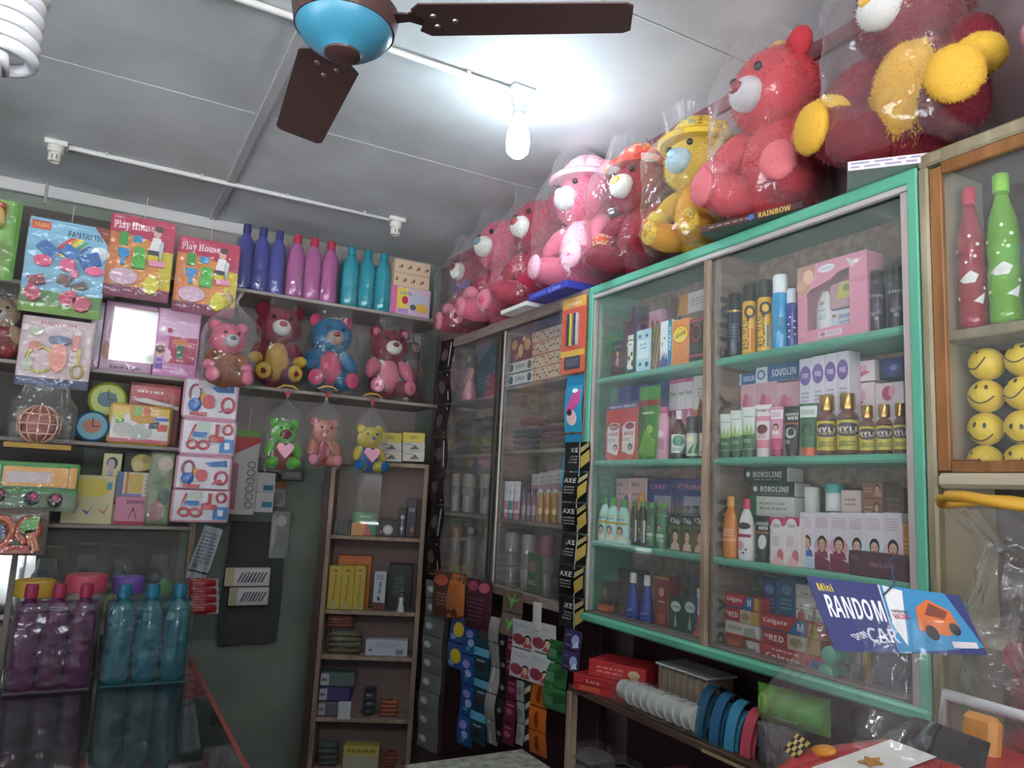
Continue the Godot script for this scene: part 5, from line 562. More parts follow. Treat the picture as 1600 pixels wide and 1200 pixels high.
	carton("pencil_box", "yellow pencil box shaped like a satchel with coloured blocks", "pencil box", "goods on the lower toy shelves", Vector3(0.1625, 1.6325, -3.84), 0, Vector3(0.258, 0.1815, 0.06), "d8ac2c", [["p",[0.04,0.06,0.04,0.6,0.1,0.75,0.9,0.75,0.96,0.6,0.96,0.06],"dcd4cc"],["r",0.04,0.05,0.96,0.14,"c9506a"],["r",0.08,0.62,0.22,0.8,"cdc83a"],["r",0.1,0.5,0.24,0.62,"6fae4a"],["e",0.24,0.36,0.16,0.18,"b9b4ac"],["e",0.5,0.32,0.2,0.2,"a8b0a8"],["r",0.64,0.42,0.8,0.6,"2a3a5a"],["r",0.78,0.36,0.94,0.54,"d0503a"],["p",[0.28,0.98,0.78,0.98,0.72,0.58,0.5,0.5,0.34,0.6],"c4922a"],["r",0.38,0.72,0.5,0.94,"7ab04a"],["r",0.52,0.74,0.64,0.94,"d0603a"],["r",0.64,0.72,0.76,0.9,"d8b04a"],["r",0.7,0.62,0.94,0.7,"3a50b0"]], {"bevel":0.012,"film":1,"rough":0.3})
	carton("toy_car_box", "red toy lorry carton behind the yellow pencil box", "toy", "goods on the lower toy shelves", Vector3(0.216, 1.6325, -3.95), 0, Vector3(0.218, 0.2925, 0.1), "8f2f30", [["r",0.02,0.75,0.98,0.95,"b8404a"],["p",[0.02,0.72,0.98,0.6,0.98,0.66,0.3,0.76],"d9d4d0"],["e",0.15,0.58,0.08,0.06,"3f4a5a"],["e",0.6,0.56,0.08,0.06,"3f4a5a"],["e",0.85,0.56,0.08,0.06,"3f4a5a"],["e",0.15,0.58,0.03,0.025,"c98a3a"],["e",0.6,0.56,0.03,0.025,"c98a3a"],["lines",0.4,0.86,0.5,0.08,1,"e0c0b8"]], {"film": 1})
	net_ball("brown ball in a pale net, bagged and hung under the cooking card", Vector3(-0.216, 1.606, -3.66), 0.078)
	carton("hair_clip_card", "cream card with teal, blue and pink hair clips", "card", "goods on the lower toy shelves", Vector3(-0.005, 1.2765, -3.83), 0, Vector3(0.195, 0.2105, 0.02), "c9bf92", [["e",0.55,0.75,0.38,0.2,"d2be4a"],["p",[0.1,0.35,0.22,0.3,0.34,0.45,0.24,0.2],"4a9c94"],["p",[0.38,0.3,0.52,0.25,0.66,0.5,0.5,0.18],"4a5ab4"],["p",[0.7,0.3,0.82,0.26,0.95,0.46,0.84,0.2],"c0607f"],["r",0.84,0.72,0.94,0.86,"3f8ab0"]])
	carton("paper_doll_card", "tall card with a lilac and crimson paper doll", "card", "goods on the lower toy shelves", Vector3(0.0705, 1.2765, -3.8575), 0, Vector3(0.074, 0.3115, 0.015), "c9c39a", [["e",0.5,0.86,0.3,0.09,"2a1c1c"],["e",0.45,0.84,0.2,0.08,"b8a4b4"],["p",[0.3,0.55,0.6,0.55,0.95,0.28,0.1,0.26],"b03a52"],["p",[0.35,0.75,0.6,0.75,0.6,0.55,0.35,0.55],"b09ab0"]])
	carton("geometry_box", "pink geometry box with a compass drawing", "box", "goods on the lower toy shelves", Vector3(0.174, 1.2765, -3.845), 0, Vector3(0.145, 0.1235, 0.05), "c98298", [["t",0.55,0.8,0.5,0.2,"Geometry","3a2a4a"],["p",[0.5,0.65,0.62,0.2,0.6,0.2,0.5,0.55,0.4,0.2,0.38,0.2],"4a3440"],["r",0,0,1,0.12,"a8344c"]])
	carton("pastel_carton", "cream and orange striped carton on the pink geometry box", "box", "goods on the lower toy shelves", Vector3(0.171, 1.401, -3.845), 0, Vector3(0.15, 0.108, 0.05), "c9c2b4", [["r",0.0,0,0.18,1,"5a6a86"],["r",0.24,0.1,0.32,1,"b8762c"],["r",0.34,0.15,0.7,0.95,"c9a85a"],["r",0.2,0,0.7,0.12,"7f74a4"],["lines",0.86,0.5,0.2,0.8,5,"a49c8c"]])
	carton("gold_foil_box", "black box with crumpled gold foil picture", "box", "goods on the lower toy shelves", Vector3(0.1985, 1.2765, -3.925), 0, Vector3(0.158, 0.3265, 0.05), "1d1b1c", [["e",0.45,0.85,0.28,0.12,"c9b468"],["e",0.35,0.8,0.14,0.08,"d9c888"],["e",0.58,0.9,0.12,0.06,"a8904a"]])
	carton("gift_bag", "tall crinkled green and rose foil gift bag", "gift bag", "goods on the lower toy shelves", Vector3(0.275, 1.2765, -3.815), 0, Vector3(0.105, 0.3265, 0.05), "7f8a64", [["e",0.6,0.85,0.3,0.1,"c9b4a4"],["e",0.35,0.6,0.25,0.12,"5a7a54"],["e",0.65,0.4,0.25,0.12,"3f5a44"],["e",0.4,0.2,0.3,0.14,"a8787a"]], {"bevel":0.01,"rough":0.2,"film":1})
	toy_card("toy_torch_card", "green card with a long yellow toy torch and pink-eyed dogs", "toy", "hanging toy cards", Vector3(-0.2075, 1.332, -3.7), 0, 0.317, 0.197, "3f9a4a", [["r",0.0,0,1,0.35,"5f7f5a"],["e",0.5,0.12,0.5,0.14,"6f8a66"]], [["block",0.52,0.5,0.72,0.4,0.045,"dc9a2c"],["block",0.93,0.48,0.09,0.44,0.05,"d8962a"],["block",0.44,0.58,0.5,0.22,0.048,"c9b4b0"],["block",0.08,0.5,0.1,0.42,0.03,"4aa84f"],["ball",0.14,0.14,0.16,0.3,0.05,"161416"],["ball",0.5,0.1,0.18,0.3,0.05,"161416"],["ball",0.76,0.08,0.18,0.3,0.05,"161416"],["ball",0.15,0.24,0.1,0.18,0.07,"d0327a"],["ball",0.52,0.2,0.1,0.18,0.07,"d0327a"],["ball",0.77,0.18,0.1,0.18,0.07,"d0327a"]], {"deep":0.09})
	toy_card("bagged_toy", "orange and green plastic rings and keys in a clear bag at the left edge", "toy", "", Vector3(-0.249, 1.161, -3.6), 0, 0.230, 0.180, "5f4a40", [], [["ring",0.3,0.2,0.36,0.6,0.03,"cf5a2a"],["ring",0.72,0.3,0.3,0.5,0.026,"c9562c"],["drop",0.62,0.5,0.3,0.45,0.03,"5aa83f",-40],["block",0.5,0.06,0.6,0.16,0.03,"c04434"],["oval",0.3,0.4,0.2,0.26,0.03,"4a3f7a"],["block",0.86,0.1,0.14,0.5,0.03,"cf6a2a",20]], {"deep":0.09})

	# toy doctor sets and goods hung right of the shelving
	toy_card("doctor_set", "pink-edged toy doctor set, top of four hanging panels", "toy", "toy doctor sets", Vector3(0.4315, 1.762, -3.67), 0, 0.237, 0.186, "c98aa4", ART_31, ART_6, {"deep":0.05,"round":0.1,"film_h":1.0,"string":0.04})
	toy_card("doctor_set", "pink-edged toy doctor set, second of four hanging panels", "toy", "toy doctor sets", Vector3(0.4385, 1.599, -3.67), 0, 0.235, 0.162, "c98aa4", [["r",0.04,0.06,0.96,0.94,"d9d4dc"],["r",0.28,0.7,0.52,0.92,"b9ccb4"]], ART_3, {"deep":0.05,"round":0.1,"film_h":1.0,"string":0.04})
	toy_card("doctor_set", "pink-edged toy doctor set, third of four hanging panels", "toy", "toy doctor sets", Vector3(0.434, 1.444, -3.67), 0, 0.236, 0.154, "c98aa4", ART_31, ART_6, {"deep":0.05,"round":0.1,"film_h":1.0,"string":0.04})
	toy_card("doctor_set", "pink-edged toy doctor set, bottom of four hanging panels", "toy", "toy doctor sets", Vector3(0.4365, 1.303, -3.67), 0, 0.243, 0.146, "c98aa4", [["r",0.04,0.06,0.96,0.94,"d9d4dc"],["r",0.28,0.7,0.52,0.92,"b9ccb4"]], ART_3, {"deep":0.05,"round":0.1,"film_h":1.0,"string":0.04})
	toy_card("clip_card", "white card of hair clips with a red and green header", "card", "cards and packets hung below the middle shelf", Vector3(0.654, 1.331, -3.93), 0, 0.120, 0.413, "b9b4b4", [["r",0,0.92,1,1,"5a8a3a"],["p",[0,0.92,1,0.92,1,0.86,0,0.7],"b03a34"],["r",0.02,0.05,0.24,0.6,"a86a78"]], [["ring",0.75,0.08,0.3,0.07,0.006,"8a8288"],["ring",0.75,0.175,0.3,0.07,0.006,"8a8288"],["ring",0.75,0.27,0.3,0.07,0.006,"8a8288"],["ring",0.75,0.36500000000000005,0.3,0.07,0.006,"8a8288"],["ring",0.75,0.46,0.3,0.07,0.006,"8a8288"],["ring",0.75,0.5549999999999999,0.3,0.07,0.006,"8a8288"]], {"film":false,"string":0.12,"round":0.02})
	toy_card("clip_card", "white card with two blue stickers beside the hair clips", "card", "cards and packets hung below the middle shelf", Vector3(0.7575, 1.344, -3.97), 0, 0.109, 0.197, "c2c2c4", [["r",0.5,0.55,0.95,0.68,"2f6a86"],["r",0.5,0.12,0.95,0.26,"2f7a96"],["r",0,0.5,1,0.52,"9a9a9c"]], [], {"film":false,"string":0.2})
	carton("purse", "navy wallet below the green hanging teddy", "purse", "cards and packets hung below the middle shelf", Vector3(0.789, 1.498, -4.025), 0, Vector3(0.101, 0.049, 0.05), "2a2f4a", [["r",0,0.0,1,0.15,"1b1a1c"],["lines",0.5,0.6,0.7,0.4,2,"9a958f"]], {"bevel":0.008})
	carton("purse", "grey checked purse below the green hanging teddy", "purse", "cards and packets hung below the middle shelf", Vector3(0.906, 1.504, -4.025), 0, Vector3(0.107, 0.056, 0.05), "6f6a66", [["r",0,0.0,1,0.15,"1b1a1c"],["lines",0.5,0.6,0.7,0.4,2,"9a958f"]], {"bevel":0.008})
	pillow_pack("clear_pouch", "grey packet with an orange piece on the green-grey wall", "packet", "cards and packets hung below the middle shelf", Vector3(0.859, 1.368, -4.1), 0, Vector3(0.085, 0.19, 0.02), "a8a6a2", [["r",0.3,0.5,0.95,0.9,"a8643a"],["e",0.5,0.25,0.3,0.16,"8f8c88"]])
	pillow_pack("clear_pouch", "long pale packet hanging at the edge of the green-grey wall", "packet", "cards and packets hung below the middle shelf", Vector3(0.889, 1.105, -4.1), 0, Vector3(0.095, 0.24, 0.02), "8f918a", [["e",0.5,0.8,0.3,0.12,"b4b6b0"],["lines",0.5,0.4,0.6,0.3,3,"7a7c74"]])
	cloth_panel("dark_cloth", "dark grey cloth bag hanging flat on the green-grey wall", Vector3(0.778, 1.288, -4.105), 0.286, 0.607, "3c3f3c")
	cloth_panel("newspaper_sheet", "folded grey newspaper sheet hanging beside the glass case", Vector3(0.511, 1.278, -3.73), 0.086, 0.238, "9ea2a8", [["lines",0.5,0.6,0.8,0.6,9,"6a6e78"],["r",0.0,0.13,1,0.16,"2f3340"],["r",0.1,0.2,0.4,0.3,"6f747e"]], 14)
	pillow_pack("red_packet", "red and white packet, number one from the top of the hanging stack", "packet", "red packets hanging beside the glass case", Vector3(0.492, 1.003, -3.72), 0, Vector3(0.12, 0.05, 0.012), "8f2326", [["r",0.62,0.05,1,0.95,"a8aca8"],["lines",0.3,0.5,0.4,0.4,2,"c98a88"]])
	pillow_pack("red_packet", "red and white packet, number two from the top of the hanging stack", "packet", "red packets hanging beside the glass case", Vector3(0.495, 0.968, -3.708), 0, Vector3(0.12, 0.05, 0.012), "8f2326", [["r",0.62,0.05,1,0.95,"a8aca8"],["lines",0.3,0.5,0.4,0.4,2,"c98a88"]])
	pillow_pack("red_packet", "red and white packet, number three from the top of the hanging stack", "packet", "red packets hanging beside the glass case", Vector3(0.497, 0.934, -3.696), 0, Vector3(0.12, 0.05, 0.012), "8f2326", [["r",0.62,0.05,1,0.95,"a8aca8"],["lines",0.3,0.5,0.4,0.4,2,"c98a88"]])
	pillow_pack("red_packet", "red and white packet, number four from the top of the hanging stack", "packet", "red packets hanging beside the glass case", Vector3(0.499, 0.9, -3.684), 0, Vector3(0.12, 0.05, 0.012), "8f2326", [["r",0.62,0.05,1,0.95,"a8aca8"],["lines",0.3,0.5,0.4,0.4,2,"c98a88"]])
	toy_card("pen_pack", "white box of coloured lead pens on the dark cloth, upper one", "pen box", "cards and packets hung below the middle shelf", Vector3(0.742, 0.97, -4.07), 0, 0.218, 0.091, "c4c0b4", [["r",0.02,0.0,0.2,1,"b8a884"],["r",0.2,0.12,0.95,0.9,"cfd2d2"]], ART_2, {"deep": 0.03})
	toy_card("pen_pack", "white box of coloured lead pens on the dark cloth, lower one", "pen box", "cards and packets hung below the middle shelf", Vector3(0.757, 0.876, -4.07), 0, 0.192, 0.088, "c4c0b4", [["r",0.02,0.0,0.2,1,"b8a884"],["r",0.2,0.12,0.95,0.9,"cfd2d2"]], ART_2, {"deep": 0.03})
	hung_bear("green teddy holding a pink heart, hung by its gathered bag", Vector3(0.771, 1.546, -3.68), 0.25, {"body": "62b83e", "torso": "a02430", "muzzle": "8f2430", "nose": "5a1820", "heart": "e8a4b4", "splay": 18, "seed": 1}, 0.40)
	hung_bear("pink teddy with a red bib, hung by its gathered bag", Vector3(0.971, 1.569, -3.72), 0.25, {"body": "d68a72", "ear": "e08a9a", "belly": "a8243c", "pad": "e89ab0", "nose": "7a3a3a", "muzzle": "d88f86", "splay": 18, "seed": 2}, 0.40)
	hung_bear("yellow and blue teddy holding a pink heart, hung by its gathered bag", Vector3(1.199, 1.554, -3.7), 0.25, {"body": "d8c23a", "torso": "1f6ab0", "pad": "2070b4", "muzzle": "d6c04a", "nose": "2a5a9a", "heart": "e49cb4", "splay": 22, "seed": 3}, 0.40)

	# corner cabinet contents
	carton("small_carton", "bottom left carton of the stack on the corner cabinet", "box", "cartons stacked on the corner cabinet", Vector3(1.3788, 1.6328, -3.854), -24, Vector3(0.1192, 0.0503, 0.09), "c4bcae", ART_32)
	carton("small_carton", "bottom right carton of the stack on the corner cabinet", "box", "cartons stacked on the corner cabinet", Vector3(1.4896, 1.6391, -3.8046), -24, Vector3(0.115, 0.0504, 0.09), "c4bcae", ART_32)
	carton("small_carton", "middle left carton of the stack on the corner cabinet", "box", "cartons stacked on the corner cabinet", Vector3(1.3755, 1.683, -3.8554), -24, Vector3(0.1194, 0.0505, 0.09), "b9b0a6", ART_32)
	carton("small_carton", "middle right carton of the stack on the corner cabinet", "box", "cartons stacked on the corner cabinet", Vector3(1.4872, 1.6896, -3.8057), -24, Vector3(0.1167, 0.0506, 0.09), "b9b0a6", ART_32)
	carton("small_carton", "yellow top left carton of the stack on the corner cabinet", "box", "cartons stacked on the corner cabinet", Vector3(1.3722, 1.7335, -3.8569), -24, Vector3(0.1196, 0.0506, 0.09), "c9b23a", [["e",0.5,0.5,0.2,0.2,"a8901f"]])
	carton("small_carton", "yellow top right carton of the stack on the corner cabinet", "box", "cartons stacked on the corner cabinet", Vector3(1.4841, 1.7402, -3.8071), -24, Vector3(0.1169, 0.0508, 0.09), "c9b23a", [["e",0.5,0.5,0.2,0.2,"a8901f"]])
	carton("cassette", "black cassette case, first of four upright ones", "case", "goods in the corner cabinet", Vector3(1.1291, 1.2455, -3.9159), -24, Vector3(0.0179, 0.0707, 0.06), "171416", [["r",0.85,0.05,0.95,0.95,"8f8a86"]])
	carton("cassette", "black cassette case, second of four upright ones", "case", "goods in the corner cabinet", Vector3(1.1517, 1.2455, -3.9058), -24, Vector3(0.0265, 0.0721, 0.06), "171416", [["r",0.85,0.05,0.95,0.95,"8f8a86"]])
	carton("cassette", "black cassette case, third of four upright ones", "case", "goods in the corner cabinet", Vector3(1.1783, 1.2455, -3.894), -24, Vector3(0.0265, 0.0734, 0.06), "171416", [["r",0.85,0.05,0.95,0.95,"8f8a86"]])
	carton("cassette", "black cassette case, fourth of four upright ones", "case", "goods in the corner cabinet", Vector3(1.1961, 1.2455, -3.8861), -24, Vector3(0.0071, 0.0743, 0.06), "171416", [["r",0.3,0.05,0.6,0.95,"8f8a86"]])
	carton("seed_packet", "green packet with orange fruit print", "packet", "goods in the corner cabinet", Vector3(1.2614, 1.2455, -3.857), -24, Vector3(0.1262, 0.1196, 0.04), "2f7f46", [["p",[0,0,0.8,0,0.65,0.55,0.3,0.6,0.0,0.5],"d88a2c"],["p",[0.5,0,0.85,0,0.6,0.6],"c05a44"],["t",0.55,0.82,0.5,0.12,"Nutri","c9e0c0"]])
	carton("dark_carton", "dark brown carton with a white clock face print", "box", "goods in the corner cabinet", Vector3(1.3768, 1.2455, -3.8111), -24, Vector3(0.1039, 0.0861, 0.05), "2d2422", [["e",0.5,0.4,0.25,0.3,"a8a49c"],["e",0.5,0.4,0.17,0.2,"c9c6be"],["e",0.15,0.25,0.06,0.08,"8f8a84"]])
	carton("perfume_box", "black perfume carton with silver tree print", "box", "goods in the corner cabinet", Vector3(1.4409, 1.2455, -3.7825), -24, Vector3(0.0385, 0.1451, 0.05), "1c1a1e", [["r",0.45,0.1,0.55,0.7,"b9bcc0"],["e",0.5,0.7,0.25,0.08,"9fa4aa"],["e",0.5,0.3,0.2,0.08,"b9bcc0"]])
	carton("perfume_box", "tall dark purple perfume carton at the cabinet side", "box", "goods in the corner cabinet", Vector3(1.4887, 1.2455, -3.7776), -24, Vector3(0.0486, 0.1965, 0.06), "2f2530", [["t",0.5,0.72,0.6,0.1,"OUD","a8a0b0"],["e",0.6,0.2,0.2,0.08,"8f5a3a"]])
	carton("henna_box", "yellow carton with red script, left of three", "box", "yellow cartons in the corner cabinet", Vector3(1.1476, 0.8755, -3.9022), -24, Vector3(0.0627, 0.2137, 0.06), "b8a03a", ART_24)
	carton("henna_box", "yellow carton with red script, middle of three", "box", "yellow cartons in the corner cabinet", Vector3(1.2059, 0.8755, -3.8762), -24, Vector3(0.063, 0.2164, 0.06), "b8a03a", ART_24)
	carton("henna_box", "yellow carton with red script, right of three", "box", "yellow cartons in the corner cabinet", Vector3(1.2615, 0.8755, -3.8514), -24, Vector3(0.0568, 0.2189, 0.06), "b8a03a", ART_24)
	carton("henna_box", "orange carton peeking behind the yellow ones", "box", "goods in the corner cabinet", Vector3(1.2522, 0.8755, -3.9322), -24, Vector3(0.1723, 0.262, 0.05), "b8662c", [])
	carton("white_carton", "white carton with dark blue script in corner cabinet", "box", "goods in the corner cabinet", Vector3(1.3574, 0.8755, -3.8197), -24, Vector3(0.0605, 0.1927, 0.05), "b4b8bc", [["t",0.5,0.5,0.5,0.25,"lo","2f4a6a",80],["lines",0.5,0.85,0.6,0.15,2,"6f7f8f"],["r",0,0,1,0.2,"6a2f34"]])
	carton("dark_carton", "large black-green carton at the cabinet side", "box", "goods in the corner cabinet", Vector3(1.4595, 0.8755, -3.7961), -24, Vector3(0.1196, 0.2313, 0.07), "1c241f", [["r",0.2,0.3,0.7,0.8,"2a3a2c"],["lines",0.45,0.55,0.3,0.4,4,"3f5a44"]])
	doll_figure("small_figure", "little figure in white before the black-green carton", "", Vector3(1.4421, 0.8755, -3.7305), -24, 0.1, "c9ccc4", "2a1f1c", "7a5a48")
	cloth_bundle("bagged_bundle", "olive bagged bundle on the fourth corner shelf", "bundle", "goods in the corner cabinet", Vector3(1.221, 0.6565, -3.8969), -24, Vector3(0.181, 0.105, 0.09), "6f6a4a", 61, true)
	cloth_bundle("bagged_bundle", "orange and black bagged bundle lying on the olive one", "bundle", "goods in the corner cabinet", Vector3(1.1934, 0.785, -3.9063), -24, Vector3(0.1507, 0.06, 0.08), "9c4a2c", 62, true)
	carton("white_carton", "large white carton with small print and a grey square", "box", "goods in the corner cabinet", Vector3(1.4092, 0.6555, -3.7966), -24, Vector3(0.2101, 0.0777, 0.07), "b4b8c4", [["e",0.12,0.35,0.04,0.06,"5a2f34"],["r",0.72,0.1,0.9,0.42,"7f8696"],["lines",0.5,0.65,0.5,0.3,4,"9aa0b0"],["lines",0.12,0.6,0.04,0.3,4,"8a7f90"]])
	carton("thread_box", "grey-green flat box with a white end label, top of the stack", "box", "goods in the corner cabinet", Vector3(1.2019, 0.5015, -3.8944), -24, Vector3(0.1682, 0.068, 0.1), "5a6a66", [["r",0,0.1,0.25,0.9,"b4b0b8"],["lines",0.12,0.5,0.16,0.4,1,"4a4450"]], {"bevel": 0.006})
	carton("thread_box", "violet flat box with a white end label, middle of the stack", "box", "goods in the corner cabinet", Vector3(1.1941, 0.431, -3.8979), -24, Vector3(0.1512, 0.068, 0.1), "4a3f74", [["r",0,0.1,0.25,0.9,"b4b0b8"],["lines",0.12,0.5,0.16,0.4,1,"4a4450"]], {"bevel": 0.006})
	carton("thread_box", "lilac flat box with a white end label, bottom of the stack", "box", "goods in the corner cabinet", Vector3(1.185, 0.3605, -3.9019), -24, Vector3(0.1314, 0.068, 0.1), "6a6474", [["r",0,0.1,0.25,0.9,"b4b0b8"],["lines",0.12,0.5,0.16,0.4,1,"4a4450"]], {"bevel": 0.006})
	cloth_bundle("bagged_bundle", "dark blue bagged bundle on the fifth corner shelf", "bundle", "goods in the corner cabinet", Vector3(1.3534, 0.3615, -3.8379), -24, Vector3(0.0676, 0.1351, 0.09), "23283c", 64, true)
	cloth_bundle("bagged_bundle", "orange and yellow bagged sweets on the fifth corner shelf", "bundle", "goods in the corner cabinet", Vector3(1.4457, 0.3615, -3.7968), -24, Vector3(0.1023, 0.0734, 0.09), "b85a2a", 65, true)
	carton("paper_slip", "torn white paper slip stuck on the corner shelf edge", "paper", "goods in the corner cabinet", Vector3(1.2143, 0.3574, -3.8062), -24, Vector3(0.0613, 0.084, 0.001), "b9c0c0", [])
	cloth_bundle("bagged_bundle", "grey-green crumpled bag on the lowest corner shelf", "bundle", "goods in the corner cabinet", Vector3(1.185, 0.1215, -3.9129), -24, Vector3(0.11, 0.1043, 0.09), "4f5a54", 66, true)
	carton("yellow_carton", "cream and yellow carton on the lowest corner shelf", "box", "goods in the corner cabinet", Vector3(1.3312, 0.1205, -3.8368), -24, Vector3(0.1742, 0.1022, 0.08), "b4a45a", [["r",0,0,1,0.55,"a8a490"],["lines",0.5,0.78,0.8,0.3,1,"8a7a2a"]])
	cloth_bundle("bagged_bundle", "red bagged bundle on the lowest corner shelf", "bundle", "goods in the corner cabinet", Vector3(1.4632, 0.1215, -3.789), -24, Vector3(0.0841, 0.0662, 0.09), "9c3a30", 67, true)

	# strips and cards hung on the plain cabinet
	toy_card("pencil_card", "orange and yellow pencil set card hung on the cabinet edge", "card", "", Vector3(1.474, 1.938, -2.2645), -84, 0.135, 0.281, "cf5a34", [["r",0,0.86,1,1,"d8a03a"],["t",0.5,0.92,0.6,0.05,"Robert","e8d8c0"],["r",0.06,0.3,0.94,0.86,"c9452f"],["r",0.0,0.22,1,0.3,"d8a83a"],["r",0.16,0.05,0.84,0.22,"35394f"],["lines",0.5,0.14,0.5,0.1,3,"6f7488"]], [["block",0.3,0.36,0.07,0.42,0.008,"2a2c3a"],["block",0.43,0.36,0.07,0.42,0.008,"d8cf3a"],["block",0.56,0.36,0.07,0.42,0.008,"23386a"],["block",0.69,0.36,0.07,0.42,0.008,"b8b4b0"]], {"deep": 0.03})
	strip("sachet_strip", "turquoise and pink sachet strip with a smiling model", "sachet strips hung below the plain cabinet", Vector3(1.476, 1.934, -2.2505), -78, 0.086, 0.427, 2, "2f8fb0", [["r",0,0.82,1,1,"2477a0"],["p",[0.1,0.35,0.5,0.7,0.9,0.75,0.9,0.5,0.4,0.3],"c0508f"],["e",0.45,0.25,0.3,0.14,"d9b4b8"],["e",0.35,0.34,0.16,0.06,"4a3030"],["e",0.6,0.72,0.16,0.04,"d6e8f0"]], 0.006, 0.25)
	strip("sachet_strip", "long black and gold sachet strip along the cabinet corner", "sachet strips hung below the plain cabinet", Vector3(1.472, 1.69, -2.215), -78, 0.121, 0.636, 6, "1d1b1c", [["r",0.0,0.0,0.62,1,"211f20"],["t",0.3,0.72,0.5,0.16,"AXE","b9b4b0"],["lines",0.3,0.4,0.46,0.3,3,"8a8684"],["p",[0.66,0.1,0.98,0.35,0.98,0.75,0.66,0.5],"b59a4a"],["p",[0.66,0.62,0.98,0.85,0.98,1,0.66,0.8],"a89a6a"],["r",0.6,0,0.64,1,"b0aca8"]], 0.006, 0.25)
	strip("sachet_strip", "small violet and blue sachet strip at the end of the black one", "sachet strips hung below the plain cabinet", Vector3(1.46, 1.058, -2.1825), -78, 0.082, 0.134, 2, "3a2f52", [["r",0.15,0.2,0.5,0.8,"5f5480"],["e",0.7,0.5,0.2,0.3,"8a9ac0"],["p",[0.5,0.1,0.9,0.2,0.8,0.5],"c4ccd8"]], 0.006, 0.25)
	strip("sachet_strip", "black foil sachet strip hanging down the cabinet end", "sachet strips hung below the plain cabinet", Vector3(1.474, 2.246, -3.423), -78, 0.113, 1.147, 7, "241c1f", [["e",0.4,0.5,0.25,0.2,"4a4044"],["r",0.75,0.1,0.82,0.9,"a8a4a6"]], 0.008, 0.12)
	strip("sachet_strip", "grey blister strip of small tablets beside the corner cabinet", "sachet strips hung below the plain cabinet", Vector3(1.47, 1.074, -3.3605), -78, 0.159, 0.751, 9, "6f706c", [["e",0.3,0.5,0.2,0.2,"b4b6b4"],["e",0.28,0.52,0.1,0.1,"d0d2d0"]], 0.004, 0.25)
	strip("sachet_strip", "yellow and blue sachet strip below the orange pouch", "sachet strips hung below the plain cabinet", Vector3(1.47, 0.953, -3.105), -78, 0.106, 0.220, 2, "3a4f8a", [["e",0.6,0.5,0.35,0.3,"c9b02f"],["e",0.3,0.2,0.2,0.12,"7f94c0"]], 0.006, 0.25)
	strip("sachet_strip", "blue sachet strip with lilac flowers", "sachet strips hung below the plain cabinet", Vector3(1.47, 0.939, -2.965), -78, 0.103, 0.484, 4, "2a4f8f", [["e",0.4,0.7,0.25,0.14,"8a86c4"],["e",0.55,0.4,0.2,0.14,"9aa4d0"],["e",0.4,0.2,0.15,0.08,"3f8aa4"]], 0.006, 0.25)
	strip("sachet_strip", "dark teal sachet strip beside the blue one", "sachet strips hung below the plain cabinet", Vector3(1.47, 0.997, -2.8485), -78, 0.102, 0.502, 4, "23414f", [["r",0,0.75,1,1,"5a9ab8"],["e",0.5,0.4,0.3,0.14,"3a2f34"],["lines",0.5,0.6,0.5,0.1,1,"a4b4b8"]], 0.006, 0.25)
	strip("sachet_strip", "silver sachet strip folded like ribbon", "sachet strips hung below the plain cabinet", Vector3(1.47, 1.009, -2.7465), -78, 0.062, 0.485, 5, "8a8886", [["r",0.3,0,0.4,1,"c4c4c2"]], 0.012, 0.2)
	strip("sachet_strip", "black dotted sachet strip", "sachet strips hung below the plain cabinet", Vector3(1.47, 0.966, -2.67), -78, 0.050, 0.416, 5, "1f1d22", [["e",0.5,0.5,0.25,0.12,"6a6a70"]], 0.006, 0.2)
	strip("sachet_strip", "wine red sachet strip", "sachet strips hung below the plain cabinet", Vector3(1.47, 0.962, -2.5995), -78, 0.066, 0.392, 5, "5f2038", [["e",0.5,0.5,0.3,0.15,"8a4058"],["lines",0.5,0.8,0.6,0.1,1,"b08090"]], 0.006, 0.25)
	strip("sachet_strip", "white sachet strip beside the wine red one", "sachet strips hung below the plain cabinet", Vector3(1.47, 0.818, -2.5225), -78, 0.042, 0.227, 3, "8f8f8c", [["e",0.5,0.5,0.3,0.2,"6a6a6a"]], 0.006, 0.25)
	strip("sachet_strip", "black and cream sachet strip", "sachet strips hung below the plain cabinet", Vector3(1.47, 0.826, -2.4675), -78, 0.041, 0.219, 4, "2a2a26", [["p",[0.1,0.1,0.9,0.5,0.9,0.9,0.2,0.5],"a8a48c"]], 0.006, 0.25)
	strip("sachet_strip", "orange sachet strip with brown print", "sachet strips hung below the plain cabinet", Vector3(1.47, 0.839, -2.3935), -78, 0.089, 0.244, 3, "b05a24", [["e",0.5,0.5,0.14,0.36,"7a2f14"]], 0.006, 0.25)
	strip("sachet_strip", "green sachet strip by the ledge post", "sachet strips hung below the plain cabinet", Vector3(1.47, 1.003, -2.291), -78, 0.110, 0.232, 3, "2f6a3c", [["e",0.7,0.6,0.3,0.25,"1d4a28"],["lines",0.3,0.4,0.4,0.4,5,"7aa880"]], 0.006, 0.25)
	strip("sachet_strip", "brown sachet strip with green palm print", "sachet strips hung below the plain cabinet", Vector3(1.47, 1.127, -2.6265), -78, 0.118, 0.171, 2, "6a5a50", [["p",[0.45,0.1,0.6,0.5,0.95,0.7,0.6,0.6,0.7,0.95,0.5,0.62,0.2,0.85,0.42,0.5],"6aa84a"]], 0.006, 0.25)
	strip("sachet_strip", "white sachet strip with a crimson portrait, left of two", "sachet strips hung below the plain cabinet", Vector3(1.458, 1.037, -2.5055), -78, 0.127, 0.210, 2, "b4b2b2", ART_30, 0.004, 0.35)
	strip("sachet_strip", "white sachet strip with a crimson portrait, right of two", "sachet strips hung below the plain cabinet", Vector3(1.458, 1.051, -2.3655), -78, 0.123, 0.213, 2, "b4b2b2", ART_30, 0.004, 0.35)
